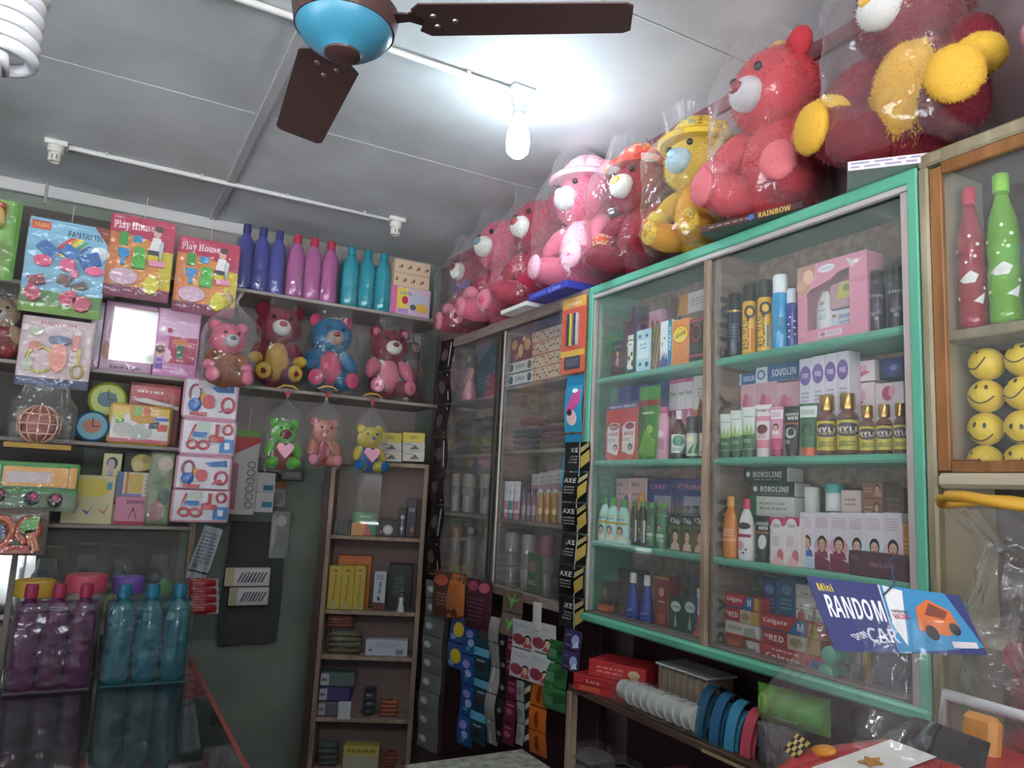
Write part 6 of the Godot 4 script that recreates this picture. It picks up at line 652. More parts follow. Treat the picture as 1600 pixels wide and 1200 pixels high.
	strip("price_tag", "white paper tag hanging over the portrait sachets", "", Vector3(1.45, 1.119, -2.396), -78, 0.045, 0.13, 1, "b9b7ae", [["r",.1,.2,.9,.22,"7a7870"]], 0.003, 0.7)
	pillow_pack("snack_pouch", "brown and orange snack packet clipped under the cabinet end", "packet", "", Vector3(1.45, 0.938, -3.1685), -70, Vector3(0.2048, 0.199, 0.04), "5a3a32", [["p",[0.5,0,1,0.1,1,0.95,0.6,1],"a8602c"],["e",0.3,0.8,0.25,0.12,"a84a3a"],["lines",0.5,0.4,0.6,0.3,4,"8a6a58"]])
	pillow_pack("snack_pouch", "maroon bead packet beside the orange snack packet", "packet", "", Vector3(1.46, 0.935, -2.889), -78, Vector3(0.168, 0.202, 0.03), "4a2632", [["e",0.3,0.85,0.22,0.1,"9c4458"],["e",0.75,0.85,0.2,0.1,"b0586a"],["lines",0.5,0.4,0.6,0.5,6,"6a4450"]])

	# goods on the ledge under the green cabinet
	carton("shirt_box", "long red flat carton at the far end of the ledge", "box", "red cartons on the ledge", Vector3(1.55, 0.8855, -2.03), -70, Vector3(0.26, 0.05, 0.16), "a8262a", [["r",0.0,0.45,1,0.5,"7a1a1e"],["t",0.3,0.7,0.2,0.2,"Lux","d9a0a0"],["r",0.1,0.1,0.4,0.4,"b8563a"]])
	carton("shirt_box", "short red carton with a cream badge on the long red one", "box", "red cartons on the ledge", Vector3(1.56, 0.9365, -2.02), -64, Vector3(0.2, 0.05, 0.13), "b02c30", [["e",0.8,0.5,0.1,0.25,"c9b08a"],["lines",0.4,0.5,0.5,0.5,2,"d07a78"]])
	cup_roll("cup_roll", "roll of nested white cups in clear film lying on the ledge", Vector3(1.49, 0.9265, -1.8))
	slat_pack("stick_pack", "clear-wrapped block of brown card slips under a white sheet", Vector3(1.605, 0.8855, -1.75))
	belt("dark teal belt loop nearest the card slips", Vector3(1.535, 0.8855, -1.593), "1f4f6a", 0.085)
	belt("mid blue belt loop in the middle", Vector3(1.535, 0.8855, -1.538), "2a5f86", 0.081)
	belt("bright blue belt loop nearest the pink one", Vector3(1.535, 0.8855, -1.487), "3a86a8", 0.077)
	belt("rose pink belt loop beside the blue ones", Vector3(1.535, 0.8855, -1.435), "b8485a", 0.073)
	bottle("jar", "clear_tub", "wide clear plastic tub under the green bag", "tub", "", Vector3(1.53, 0.8855, -1.368), -60, 0.052, 0.09, clear("8a8690", 0.3), clear("8a8690", 0.5))
	pillow_pack("green_bag", "bright green printed bag of scrubbers lying on the ledge goods", "packet", "", Vector3(1.535, 0.978, -1.335), -80, Vector3(0.19, 0.085, 0.075), "5a9a34", [["r",0.3,0.2,0.65,0.85,"8a9a84"],["r",0.34,0.15,0.37,0.9,"23301c"],["r",0.66,0.15,0.69,0.9,"23301c"],["e",0.15,0.5,0.1,0.3,"7fc43a"],["e",0.85,0.5,0.1,0.3,"4aa02a"]])
	pouch("clear_pouch", "crinkled clear packet on the ledge before the toy car", "packet", "", Vector3(1.5, 0.8855, -1.263), -70, Vector3(0.12, 0.07, 0.07), [[0,0.03,0.04,0.022,0.025,"5a6470"]], 74)
	cloth_bundle("bagged_bundle", "grey bagged bundle beside the ledge post", "bundle", "goods on the lower shelf", Vector3(1.53, 0.5405, -2.143), -90, Vector3(0.15, 0.14, 0.13), "6f6a64", 81, true)
	cloth_bundle("bagged_bundle", "dark bagged bundle on the lower shelf", "bundle", "goods on the lower shelf", Vector3(1.53, 0.5405, -1.989), -90, Vector3(0.15, 0.14, 0.13), "4a4440", 82, true)
	carton("stock_carton", "grey-green stock carton on the dark lower shelf", "box", "goods on the lower shelf", Vector3(1.55, 0.5405, -1.865), -90, Vector3(0.085, 0.14, 0.12), "5a6a66", [["lines",0.5,0.6,0.6,0.3,3,"b4aca4"],["r",0,0.85,1,0.92,"a89a8a"]])
	carton("stock_carton", "crimson stock carton on the dark lower shelf", "box", "goods on the lower shelf", Vector3(1.55, 0.5405, -1.752), -90, Vector3(0.085, 0.2, 0.12), "8a3438", [["lines",0.5,0.6,0.6,0.3,3,"b4aca4"],["r",0,0.85,1,0.92,"a89a8a"]])
	carton("stock_carton", "violet stock carton on the dark lower shelf", "box", "goods on the lower shelf", Vector3(1.55, 0.5405, -1.66), -90, Vector3(0.085, 0.17, 0.12), "6a5a86", [["lines",0.5,0.6,0.6,0.3,3,"b4aca4"],["r",0,0.85,1,0.92,"a89a8a"]])
	carton("stock_carton", "navy stock carton on the dark lower shelf", "box", "goods on the lower shelf", Vector3(1.55, 0.5405, -1.575), -90, Vector3(0.085, 0.22, 0.12), "23304a", [["lines",0.5,0.6,0.6,0.3,3,"b4aca4"],["r",0,0.85,1,0.92,"a89a8a"]])
	carton("stock_carton", "brown stock carton on the dark lower shelf", "box", "goods on the lower shelf", Vector3(1.55, 0.5405, -1.484), -90, Vector3(0.085, 0.2, 0.12), "4a3a30", [["lines",0.5,0.6,0.6,0.3,3,"b4aca4"],["r",0,0.85,1,0.92,"a89a8a"]])

	# glass counter: packs, jars and goods inside
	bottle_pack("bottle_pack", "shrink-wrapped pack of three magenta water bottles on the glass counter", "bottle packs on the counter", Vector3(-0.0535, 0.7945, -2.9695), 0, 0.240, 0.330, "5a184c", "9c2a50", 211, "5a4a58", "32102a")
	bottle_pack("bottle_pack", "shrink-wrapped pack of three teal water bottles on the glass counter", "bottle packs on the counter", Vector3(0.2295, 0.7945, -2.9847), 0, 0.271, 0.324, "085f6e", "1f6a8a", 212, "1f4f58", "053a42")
	bottle("tub", "sweet_jar", "clear plastic jar with a yellow lid behind the counter packs", "jar", "lidded jars on the counter", Vector3(-0.133, 0.7945, -3.16), 0, 0.060, 0.326, clear("b8bab4", 0.3), mat("c4a03a", 0.4), [], {"fill": "6a5a3a", "level": 0.7})
	bottle("tub", "sweet_jar", "clear plastic jar with a pink lid behind the counter packs", "jar", "lidded jars on the counter", Vector3(0.023, 0.7945, -3.16), 0, 0.065, 0.343, clear("b8bab4", 0.3), mat("c04a60", 0.4), [], {"fill": "5a3a40", "level": 0.7})
	bottle("tub", "sweet_jar", "clear plastic jar with a purple lid behind the counter packs", "jar", "lidded jars on the counter", Vector3(0.16, 0.7945, -3.16), 0, 0.050, 0.335, clear("b8bab4", 0.3), mat("6a4a9a", 0.4), [], {"fill": "3f3a5a", "level": 0.7})
	cloth_bundle("bagged_bundle", "olive bagged bundle under the counter glass", "bundle", "bundles inside the glass counter", Vector3(-0.1, 0.5185, -2.35), 0, Vector3(0.18, 0.1, 0.16), "8f8a6a", 91, true)
	cloth_bundle("bagged_bundle", "grey-green bagged bundle under the counter glass", "bundle", "bundles inside the glass counter", Vector3(0.12, 0.5185, -2.45), 17, Vector3(0.18, 0.12, 0.16), "6f7a78", 92, true)
	cloth_bundle("bagged_bundle", "dusty rose bagged bundle under the counter glass", "bundle", "bundles inside the glass counter", Vector3(0.27, 0.5185, -2.3), 34, Vector3(0.18, 0.14, 0.16), "8a6f74", 93, true)
	cloth_bundle("bagged_bundle", "pale grey bagged bundle under the counter glass", "bundle", "bundles inside the glass counter", Vector3(0.02, 0.5185, -2.05), 51, Vector3(0.18, 0.1, 0.16), "9a968a", 94, true)
	cloth_bundle("bagged_bundle", "brown bagged bundle under the counter glass", "bundle", "bundles inside the glass counter", Vector3(0.26, 0.5185, -1.9), 68, Vector3(0.18, 0.12, 0.16), "5f4a4a", 95, true)
	cloth_bundle("bagged_bundle", "mauve bagged bundle under the counter glass", "bundle", "bundles inside the glass counter", Vector3(-0.2, 0.5185, -2.6), 85, Vector3(0.18, 0.14, 0.16), "7a6a72", 96, true)

	# toys in the low glass case
	pouch("bagged_toy", "bag of brown and blue toys in the low glass case", "toy", "bagged toys in the low case", Vector3(-0.13, 0.8405, -3.98), 0, Vector3(0.15, 0.27, 0.13), [[-0.02,0.07,0.05,0.05,0.05,"8a5a4a"],[0.03,0.14,0.045,0.045,0.045,"a86a3a"],[-0.02,0.19,0.04,0.04,0.04,"3a3f5a"],[0.035,0.05,0.03,0.04,0.045,"a86a3a"]], 95)
	pouch("bagged_toy", "bag of orange and red toys in the low glass case", "toy", "bagged toys in the low case", Vector3(0.02, 0.8405, -3.98), 0, Vector3(0.15, 0.29, 0.13), [[-0.02,0.07,0.05,0.05,0.05,"b0783a"],[0.03,0.14,0.045,0.045,0.045,"c98a4a"],[-0.02,0.19,0.04,0.04,0.04,"5a2f34"],[0.035,0.05,0.03,0.04,0.045,"c98a4a"]], 96)
	pouch("bagged_toy", "bag of olive and green toys in the low glass case", "toy", "bagged toys in the low case", Vector3(0.17, 0.8405, -3.98), 0, Vector3(0.15, 0.27, 0.13), [[-0.02,0.07,0.05,0.05,0.05,"8a9a3a"],[0.03,0.14,0.045,0.045,0.045,"3f6a3a"],[-0.02,0.19,0.04,0.04,0.04,"2f4a4a"],[0.035,0.05,0.03,0.04,0.045,"3f6a3a"]], 97)
	pouch("bagged_toy", "bag of bright green toys in the low glass case", "toy", "bagged toys in the low case", Vector3(0.32, 0.8405, -3.98), 0, Vector3(0.15, 0.29, 0.13), [[-0.02,0.07,0.05,0.05,0.05,"2f7a4a"],[0.03,0.14,0.045,0.045,0.045,"4aa05a"],[-0.02,0.19,0.04,0.04,0.04,"3a3a3a"],[0.035,0.05,0.03,0.04,0.045,"4aa05a"]], 98)

	# bagged toy car and large bag in front
	toy_car(Vector3(0.985, 1.0105, -0.66))
	var sack := bear("bagged_teddy", "dark red soft toy in a tall clear bag with yellow hem", "", Vector3(1.335, 1.0105, -0.645), -50, 0.3, {"body": "8a1a2c", "belly": "b02a3c", "pad": "a82438", "tufts": 600})
	hem_bag(sack)

# ---------- names, things and parts ----------
var taken := {}
var cache := {}
var rng := RandomNumberGenerator.new()
var crumple := FastNoiseLite.new()

func numbered(called: String) -> String:
	if not taken.has(called):
		taken[called] = 0
		return called
	taken[called] += 1
	return "%s_%03d" % [called, taken[called]]

func tag(o: Node3D, label: String, category: String, group := "", kind := "") -> Node3D:
	if label: o.set_meta("label", label)
	if category: o.set_meta("category", category)
	if group: o.set_meta("group", group)
	if kind: o.set_meta("kind", kind)
	return o

func thing(called: String, label: String, category: String, group: String, at: Vector3, turn := 0.0, lean := 0.0) -> Node3D:
	var o := Node3D.new()
	o.name = numbered(called)
	add_child(o)
	o.position = at
	o.rotation = Vector3(deg_to_rad(lean), deg_to_rad(turn), 0)
	return tag(o, label, category, group)

func part(parent: Node3D, called: String, mesh: Mesh, material: Material, at := Vector3.ZERO, turn := Vector3.ZERO, size := Vector3.ONE) -> MeshInstance3D:
	var o := MeshInstance3D.new()
	o.name = numbered(called) if parent == self else called
	o.mesh = mesh
	o.material_override = material
	parent.add_child(o, true)
	o.transform = Transform3D(Basis.from_euler(turn * PI / 180.0) * Basis.from_scale(size), at)
	return o

func struct(called: String, mesh: Mesh, material: Material, at := Vector3.ZERO, turn := Vector3.ZERO) -> MeshInstance3D:
	var o := part(self, called, mesh, material, at, turn)
	o.set_meta("kind", "structure")
	return o

# ---------- materials ----------
func noise_tex(freq: float, normal := false, bump := 2.0, a := Color(0.6, 0.6, 0.6), b := Color.WHITE, seed_ := 1, octaves := 4, cells := false) -> NoiseTexture2D:
	var n := FastNoiseLite.new()
	if cells:
		n.noise_type = FastNoiseLite.TYPE_CELLULAR
		n.cellular_return_type = FastNoiseLite.RETURN_DISTANCE
	n.seed = seed_
	n.frequency = freq
	n.fractal_octaves = octaves
	var t := NoiseTexture2D.new()
	t.width = 512
	t.height = 512
	t.seamless = true
	t.noise = n
	if normal:
		t.as_normal_map = true
		t.bump_strength = bump
	else:
		var g := Gradient.new()
		g.set_color(0, a)
		g.set_color(1, b)
		t.color_ramp = g
	return t

func mat(hex: String, rough := 0.55, metal := 0.0) -> StandardMaterial3D:
	var key := "m%s/%.2f/%.2f" % [hex, rough, metal]
	if cache.has(key): return cache[key]
	var m := StandardMaterial3D.new()
	m.albedo_color = Color.html(hex)
	m.roughness = rough
	m.metallic = metal
	cache[key] = m
	return m

func grained(hex: String, rough: float, tex: Texture2D, size: Vector3, bump: Texture2D = null, bump_scale := 0.4) -> StandardMaterial3D:
	var m := StandardMaterial3D.new()
	m.albedo_color = Color.html(hex)
	m.albedo_texture = tex
	m.roughness = rough
	m.uv1_triplanar = true
	m.uv1_world_triplanar = true
	m.uv1_scale = size
	if bump:
		m.normal_enabled = true
		m.normal_texture = bump
		m.normal_scale = bump_scale
	return m

func clear(hex: String, alpha: float, rough := 0.03) -> StandardMaterial3D:
	var key := "c%s/%.2f/%.2f" % [hex, alpha, rough]
	if cache.has(key): return cache[key]
	var m := StandardMaterial3D.new()
	m.albedo_color = Color(Color.html(hex), alpha)
	m.transparency = BaseMaterial3D.TRANSPARENCY_ALPHA
	m.roughness = rough
	m.cull_mode = BaseMaterial3D.CULL_DISABLED
	cache[key] = m
	return m

func plush(hex: String) -> StandardMaterial3D:
	var key := "p" + hex
	if cache.has(key): return cache[key]
	var m := StandardMaterial3D.new()
	m.albedo_color = Color.html(hex)
	m.albedo_texture = cache["fluff"]
	m.uv1_triplanar = true
	m.uv1_scale = Vector3.ONE * 1.2
	m.roughness = 0.95
	m.rim_enabled = true
	m.rim = 0.5
	m.rim_tint = 0.8
	cache[key] = m
	return m

func printed_cloth(called: String, hex: String, dots: Array, count: int, radius: int, letters := false) -> StandardMaterial3D:
	var im := Image.create(256, 256, false, Image.FORMAT_RGB8)
	im.fill(Color.html(hex))
	var r := RandomNumberGenerator.new()
	r.seed = count
	for k in count:
		var col := Color.html(dots[k % dots.size()])
		var p := Vector2i(r.randi_range(radius, 255 - radius), r.randi_range(radius, 255 - radius))
		if letters:
			var w := r.randi_range(5, 9)
			if k % 3 == 0:
				for a in 24:
					im.set_pixel(clampi(p.x + int(6 * cos(a * TAU / 24)), 0, 255), clampi(p.y + int(6 * sin(a * TAU / 24)), 0, 255), col)
			else:
				im.fill_rect(Rect2i(p.x, p.y, 2, w), col)
				im.fill_rect(Rect2i(p.x, p.y, w, 2), col)
				im.fill_rect(Rect2i(p.x + w, p.y, 2, w), col)
		else:
			for y in range(-radius, radius + 1):
				for x in range(-radius, radius + 1):
					if x * x + y * y <= radius * radius: im.set_pixel(p.x + x, p.y + y, col)
	var m := StandardMaterial3D.new()
	m.albedo_texture = ImageTexture.create_from_image(im)
	m.uv1_triplanar = true
	m.uv1_scale = Vector3.ONE * 0.7
	m.roughness = 0.9
	cache[called] = m
	return m

# ---------- shapes ----------
func begin(smooth := false) -> SurfaceTool:
	var st := SurfaceTool.new()
	st.begin(Mesh.PRIMITIVE_TRIANGLES)
	st.set_smooth_group(0 if smooth else -1)
	return st

func done(st: SurfaceTool) -> ArrayMesh:
	st.generate_normals()
	return st.commit()

func tri(st: SurfaceTool, a: Vector3, b: Vector3, c: Vector3, mid: Vector3) -> void:
	var out := (b - a).cross(c - a).dot((a + b + c) / 3.0 - mid) > 0.0
	st.add_vertex(a)
	st.add_vertex(c if out else b)
	st.add_vertex(b if out else c)

func quad(st: SurfaceTool, a: Vector3, b: Vector3, c: Vector3, d: Vector3, mid: Vector3) -> void:
	tri(st, a, b, c, mid)
	tri(st, a, c, d, mid)

func add_box(st: SurfaceTool, at: Vector3, size: Vector3, bevel := 0.0) -> void:
	# at is the middle of the underside
	var h := size / 2.0
	var mid := at + Vector3(0, h.y, 0)
	var b := minf(bevel, minf(h.x, minf(h.y, h.z)) * 0.8)
	var i := h - Vector3.ONE * b
	for s in [-1.0, 1.0]:
		quad(st, mid + Vector3(s * h.x, -i.y, -i.z), mid + Vector3(s * h.x, i.y, -i.z), mid + Vector3(s * h.x, i.y, i.z), mid + Vector3(s * h.x, -i.y, i.z), mid)
		quad(st, mid + Vector3(-i.x, s * h.y, -i.z), mid + Vector3(i.x, s * h.y, -i.z), mid + Vector3(i.x, s * h.y, i.z), mid + Vector3(-i.x, s * h.y, i.z), mid)
		quad(st, mid + Vector3(-i.x, -i.y, s * h.z), mid + Vector3(i.x, -i.y, s * h.z), mid + Vector3(i.x, i.y, s * h.z), mid + Vector3(-i.x, i.y, s * h.z), mid)
		if b <= 0.0: continue
		for t in [-1.0, 1.0]:
			quad(st, mid + Vector3(s * h.x, t * i.y, -i.z), mid + Vector3(s * h.x, t * i.y, i.z), mid + Vector3(s * i.x, t * h.y, i.z), mid + Vector3(s * i.x, t * h.y, -i.z), mid)
			quad(st, mid + Vector3(s * h.x, -i.y, t * i.z), mid + Vector3(s * h.x, i.y, t * i.z), mid + Vector3(s * i.x, i.y, t * h.z), mid + Vector3(s * i.x, -i.y, t * h.z), mid)
			quad(st, mid + Vector3(-i.x, s * h.y, t * i.z), mid + Vector3(i.x, s * h.y, t * i.z), mid + Vector3(i.x, s * i.y, t * h.z), mid + Vector3(-i.x, s * i.y, t * h.z), mid)
			for u in [-1.0, 1.0]:
				tri(st, mid + Vector3(s * h.x, t * i.y, u * i.z), mid + Vector3(s * i.x, t * h.y, u * i.z), mid + Vector3(s * i.x, t * i.y, u * h.z), mid)

func box(size: Vector3, bevel := 0.002) -> ArrayMesh:
	var key := "b%v%f" % [size, bevel]
	if not cache.has(key):
		var st := begin()
		add_box(st, Vector3.ZERO, size, bevel)
		cache[key] = done(st)
	return cache[key]

func lathe(profile: Array, flat := 1.0, seg := 24) -> ArrayMesh:
	# profile: [radius, height, radius, height ...]; sharp corners split the smoothing
	var key := "l%s%f%d" % [str(profile), flat, seg]
	if cache.has(key): return cache[key]
	var st := begin(true)
	var p: Array[Vector2] = []
	for k in profile.size() / 2: p.append(Vector2(profile[2 * k], profile[2 * k + 1]))
	var smooth := 0
	for k in p.size() - 1:
		if k > 0 and (p[k] - p[k - 1]).normalized().dot((p[k + 1] - p[k]).normalized()) < 0.7: smooth += 1
		st.set_smooth_group(smooth)
		var dir: Vector2 = p[k + 1] - p[k]
		for s in seg:
			var a := TAU * s / seg
			var b := TAU * (s + 1) / seg
			var v := [Vector3(p[k].x * sin(a), p[k].y, p[k].x * cos(a) * flat), Vector3(p[k].x * sin(b), p[k].y, p[k].x * cos(b) * flat), Vector3(p[k + 1].x * sin(b), p[k + 1].y, p[k + 1].x * cos(b) * flat), Vector3(p[k + 1].x * sin(a), p[k + 1].y, p[k + 1].x * cos(a) * flat)]
			# outward is to the right of the profile's direction
			var m := Vector3(sin((a + b) / 2), 0, cos((a + b) / 2) * flat) * ((p[k].x + p[k + 1].x) / 2) + Vector3(0, (p[k].y + p[k + 1].y) / 2, 0)
			var n := Vector3(sin((a + b) / 2) * dir.y, -dir.x, cos((a + b) / 2) * dir.y)
			if p[k].x > 1e-6: tri(st, v[0], v[1], v[2] if p[k + 1].x > 1e-6 else v[3], m - n)
			if p[k + 1].x > 1e-6: tri(st, v[0], v[2], v[3], m - n)
	cache[key] = done(st)
	return cache[key]

func add_tube(st: SurfaceTool, path: Array, radius: float, seg := 8) -> void:
	var last: Array[Vector3] = []
	for k in path.size():
		var d: Vector3 = (path[mini(k + 1, path.size() - 1)] - path[maxi(k - 1, 0)]).normalized()
		var u := d.cross(Vector3(0.13, 0.31, 0.94)).normalized()
		var w := d.cross(u)
		var ring: Array[Vector3] = []
		for s in seg: ring.append(path[k] + (u * cos(TAU * s / seg) + w * sin(TAU * s / seg)) * radius)
		if k > 0:
			var mid: Vector3 = (path[k] + path[k - 1]) / 2.0
			for s in seg: quad(st, last[s], last[(s + 1) % seg], ring[(s + 1) % seg], ring[s], mid)
		for e in ([0] if k == 0 else [k] if k == path.size() - 1 else []):
			for s in range(1, seg - 1): tri(st, ring[0], ring[s], ring[s + 1], path[1] if e == 0 else path[e - 1])
		last = ring

func tube(path: Array, radius: float, seg := 8) -> ArrayMesh:
	var st := begin(true)
	add_tube(st, path, radius, seg)
	return done(st)

func prism(flat: Array, depth: float) -> ArrayMesh:
	# flat: [x, y, x, y ...] in the plane z = 0, extruded to z = depth
	var key := "r%s%f" % [str(flat), depth]
	if cache.has(key): return cache[key]
	var pts := PackedVector2Array()
	for k in flat.size() / 2: pts.append(Vector2(flat[2 * k], flat[2 * k + 1]))
	var st := begin()
	var id := Geometry2D.triangulate_polygon(pts)
	for k in id.size() / 3:
		var a := pts[id[3 * k]]
		var b := pts[id[3 * k + 1]]
		var c := pts[id[3 * k + 2]]
		for z in [0.0, depth]: tri(st, Vector3(a.x, a.y, z), Vector3(b.x, b.y, z), Vector3(c.x, c.y, z), Vector3(a.x, a.y, depth / 2))
	var turn := 1.0 if Geometry2D.is_polygon_clockwise(pts) else -1.0
	for k in pts.size():
		var a := pts[k]
		var b := pts[(k + 1) % pts.size()]
		var n := Vector2(b.y - a.y, a.x - b.x) * turn
		quad(st, Vector3(a.x, a.y, 0), Vector3(b.x, b.y, 0), Vector3(b.x, b.y, depth), Vector3(a.x, a.y, depth), Vector3((a.x + b.x) / 2 + n.x, (a.y + b.y) / 2 + n.y, depth / 2))
	cache[key] = done(st)
	return cache[key]

func rounded(w: float, h: float, r: float, y0 := 0.0) -> Array:
	var out := []
	for q in 4:
		for k in 5:
			var a := PI / 2 * (q + k / 4.0)
			out.append((w / 2 - r) * [1, -1, -1, 1][q] + r * cos(a))
			out.append(y0 + h / 2 + (h / 2 - r) * [1, 1, -1, -1][q] + r * sin(a))
	return out

func grid(nu: int, nv: int, f: Callable, close := false) -> ArrayMesh:
	# a sheet or a closed sleeve of points f(u, v)
	var st := begin(true)
	var p := []
	for j in nv + 1:
		var row := []
		for i in nu + 1: row.append(f.call(float(i % nu if close else i) / nu, float(j) / nv))
		p.append(row)
	for j in nv:
		for i in nu:
			for v in [p[j][i], p[j][i + 1], p[j + 1][i + 1], p[j][i], p[j + 1][i + 1], p[j + 1][i]]: st.add_vertex(v)
	return done(st)

# fur ball of unit radius: a lumpy ball with tufts; taper squeezes its upper end
func fur(taper := 0.0, tufts_ := 900, seed_ := 3) -> ArrayMesh:
	var tufts := tufts_ * 4
	var key := "f%f%d%d" % [taper, tufts, seed_]
	if cache.has(key): return cache[key]
	var n := FastNoiseLite.new()
	n.seed = seed_
	n.frequency = 1.6
	var shape := func(d: Vector3) -> Vector3:
		var q := d * (1.0 + 0.05 * n.get_noise_3dv(d * 2.0))
		var s := 1.0 - taper * (d.y * 0.5 + 0.1)
		return Vector3(q.x * s, q.y, q.z * s)
	var st := begin(true)
	var nu := 20
	var nv := 12
	var at := func(i: int, j: int) -> Vector3:
		var a := TAU * (i % nu) / nu
		var b := PI * j / nv
		return shape.call(Vector3(sin(b) * sin(a), cos(b), sin(b) * cos(a)))
	for j in nv:
		for i in nu:
			if j > 0: tri(st, at.call(i, j), at.call(i + 1, j), at.call(i, j + 1), Vector3.ZERO)
			if j < nv - 1: tri(st, at.call(i + 1, j), at.call(i + 1, j + 1), at.call(i, j + 1), Vector3.ZERO)
	var r := RandomNumberGenerator.new()
	r.seed = seed_
	st.set_smooth_group(-1)
	for k in tufts:
		var d := Vector3(r.randfn(), r.randfn(), r.randfn()).normalized()
		var p: Vector3 = shape.call(d)
		var side := d.cross(Vector3(r.randfn(), r.randfn(), r.randfn())).normalized() * 0.014
		var tip := p + d * 0.05 + Vector3(r.randfn(), r.randfn() - 0.6, r.randfn()) * 0.035
		st.add_vertex(p - side)
		st.add_vertex(p + side)
		st.add_vertex(tip)
	cache[key] = done(st)
	return cache[key]

# ---------- print: flat or wrapped shapes of colour and lettering ----------
func letters(text: String, serif := false) -> PackedVector3Array:
	# triangles of the word in a unit square
	var key := "t" + text + str(serif)
	if cache.has(key): return cache[key]
	var f := SystemFont.new()
	f.font_names = PackedStringArray(["Droid Serif" if serif else "Droid Sans"])
	f.font_weight = 700
	var t := TextMesh.new()
	t.font = f
	t.font_size = 32
	t.pixel_size = 0.01
	t.curve_step = 3.0
	t.depth = 0.0
	t.text = text
	var a := t.surface_get_arrays(0) if t.get_surface_count() > 0 else t.get_mesh_arrays()
	var v: PackedVector3Array = a[Mesh.ARRAY_VERTEX]
	var id: PackedInt32Array = a[Mesh.ARRAY_INDEX]
	var lo := Vector3.INF
	var hi := -Vector3.INF
	for q in v:
		lo = lo.min(q)
		hi = hi.max(q)
	var out := PackedVector3Array()
	for k in id: out.append(Vector3((v[k].x - lo.x) / maxf(hi.x - lo.x, 1e-5) - 0.5, (v[k].y - lo.y) / maxf(hi.y - lo.y, 1e-5) - 0.5, 0))
	cache[key] = out
	return out

func face_art(x: float, y: float, w: float, h: float, cloth: String, skin := "d9ab90", hair := "1f1715") -> Array:
	return [["e", x, y + h * 0.12, w * 0.36, h * 0.3, hair], ["p", [x - w * 0.5, y - h * 0.5, x - w * 0.42, y - h * 0.26, x - w * 0.15, y - h * 0.14, x + w * 0.15, y - h * 0.14, x + w * 0.42, y - h * 0.26, x + w * 0.5, y - h * 0.5], cloth], ["r", x - w * 0.1, y - h * 0.26, x + w * 0.1, y - h * 0.08, skin], ["e", x, y + h * 0.06, w * 0.26, h * 0.22, skin], ["e", x - w * 0.1, y + h * 0.09, w * 0.045, h * 0.022, hair], ["e", x + w * 0.1, y + h * 0.09, w * 0.045, h * 0.022, hair], ["e", x, y - h * 0.06, w * 0.08, h * 0.022, "a8403f"]]

func lay(st: SurfaceTool, a: Vector2, b: Vector2, c: Vector2, place: Callable, layer: int, fine: int) -> void:
	if fine > 0:
		var d := (a + b) / 2
		var e := (b + c) / 2
		var f := (c + a) / 2
		for q in [[a, d, f], [d, b, e], [f, e, c], [d, e, f]]: lay(st, q[0], q[1], q[2], place, layer, fine - 1)
	else:
		for q in [a, b, c]: st.add_vertex(place.call(q.x, q.y, layer))

func art(parent: Node3D, items: Array, place: Callable, called := "print", cols := 1) -> MeshInstance3D:
	# place(u, v, layer) gives the point of the surface; u and v run from 0 to 1
	var st := begin()
	var layer := 0
	var flat := []
	for it in items:
		if it[0] == "face": flat.append_array(face_art(it[1], it[2], it[3], it[4], it[5]))
		elif it[0] == "lines":
			# rows of small unreadable print
			var r := RandomNumberGenerator.new()
			r.seed = int(it[1] * 1000 + it[2] * 77)
			for k in it[5]:
				var y: float = it[2] + it[4] * (0.5 - (k + 0.5) / it[5])
				var x: float = it[1] - it[3] / 2
				while x < it[1] + it[3] / 2 - 0.02:
					var w: float = minf(it[3] * r.randf_range(0.08, 0.25), it[1] + it[3] / 2 - x)
					flat.append(["r", x, y - it[4] / it[5] * 0.25, x + w, y + it[4] / it[5] * 0.25, it[6]])
					x += w + it[3] * 0.05
		else: flat.append(it)
	for it in flat:
		layer += 1
		st.set_color(Color.html(it[-1] if it[0] != "t" else it[6]).srgb_to_linear())
		var fine := 2 if cols > 1 else 0
		match it[0]:
			"r":
				var n := maxi(1, int(ceil(absf(it[3] - it[1]) * cols)))
				for k in n:
					var a: float = lerpf(it[1], it[3], float(k) / n)
					var b: float = lerpf(it[1], it[3], float(k + 1) / n)
					for q in [[a, it[2]], [b, it[4]], [b, it[2]], [a, it[2]], [a, it[4]], [b, it[4]]]: st.add_vertex(place.call(q[0], q[1], layer))
			"e":
				var n := 12 if cols > 1 else 20
				var mid := Vector2(it[1], it[2])
				for k in n:
					var a := TAU * k / n
					var b := TAU * (k + 1) / n
					lay(st, mid, mid + Vector2(it[3] * sin(a), it[4] * cos(a)), mid + Vector2(it[3] * sin(b), it[4] * cos(b)), place, layer, fine)
			"p":
				var pts := PackedVector2Array()
				for k in it[1].size() / 2: pts.append(Vector2(it[1][2 * k], it[1][2 * k + 1]))
				var id := Geometry2D.triangulate_polygon(pts)
				if not Geometry2D.is_polygon_clockwise(pts): id.reverse()
				for k in id.size() / 3: lay(st, pts[id[3 * k]], pts[id[3 * k + 1]], pts[id[3 * k + 2]], place, layer, fine)
			"t":
				var turn: float = deg_to_rad(it[7]) if it.size() > 7 else 0.0
				var v := []
				for q in letters(it[5], it.size() > 8): v.append(Vector2(it[1], it[2]) + Vector2(q.x * it[3], q.y * it[4]).rotated(turn))
				for k in v.size() / 3: lay(st, v[3 * k], v[3 * k + 1], v[3 * k + 2], place, layer, fine / 2)
	return part(parent, called, done(st), cache["print"])

func flat_art(parent: Node3D, items: Array, w: float, h: float, z: float, called := "print", y0 := 0.0) -> MeshInstance3D:
	return art(parent, items, func(u: float, v: float, k: int) -> Vector3: return Vector3((u - 0.5) * w, y0 + v * h, z + 0.0003 + 0.00008 * k), called)

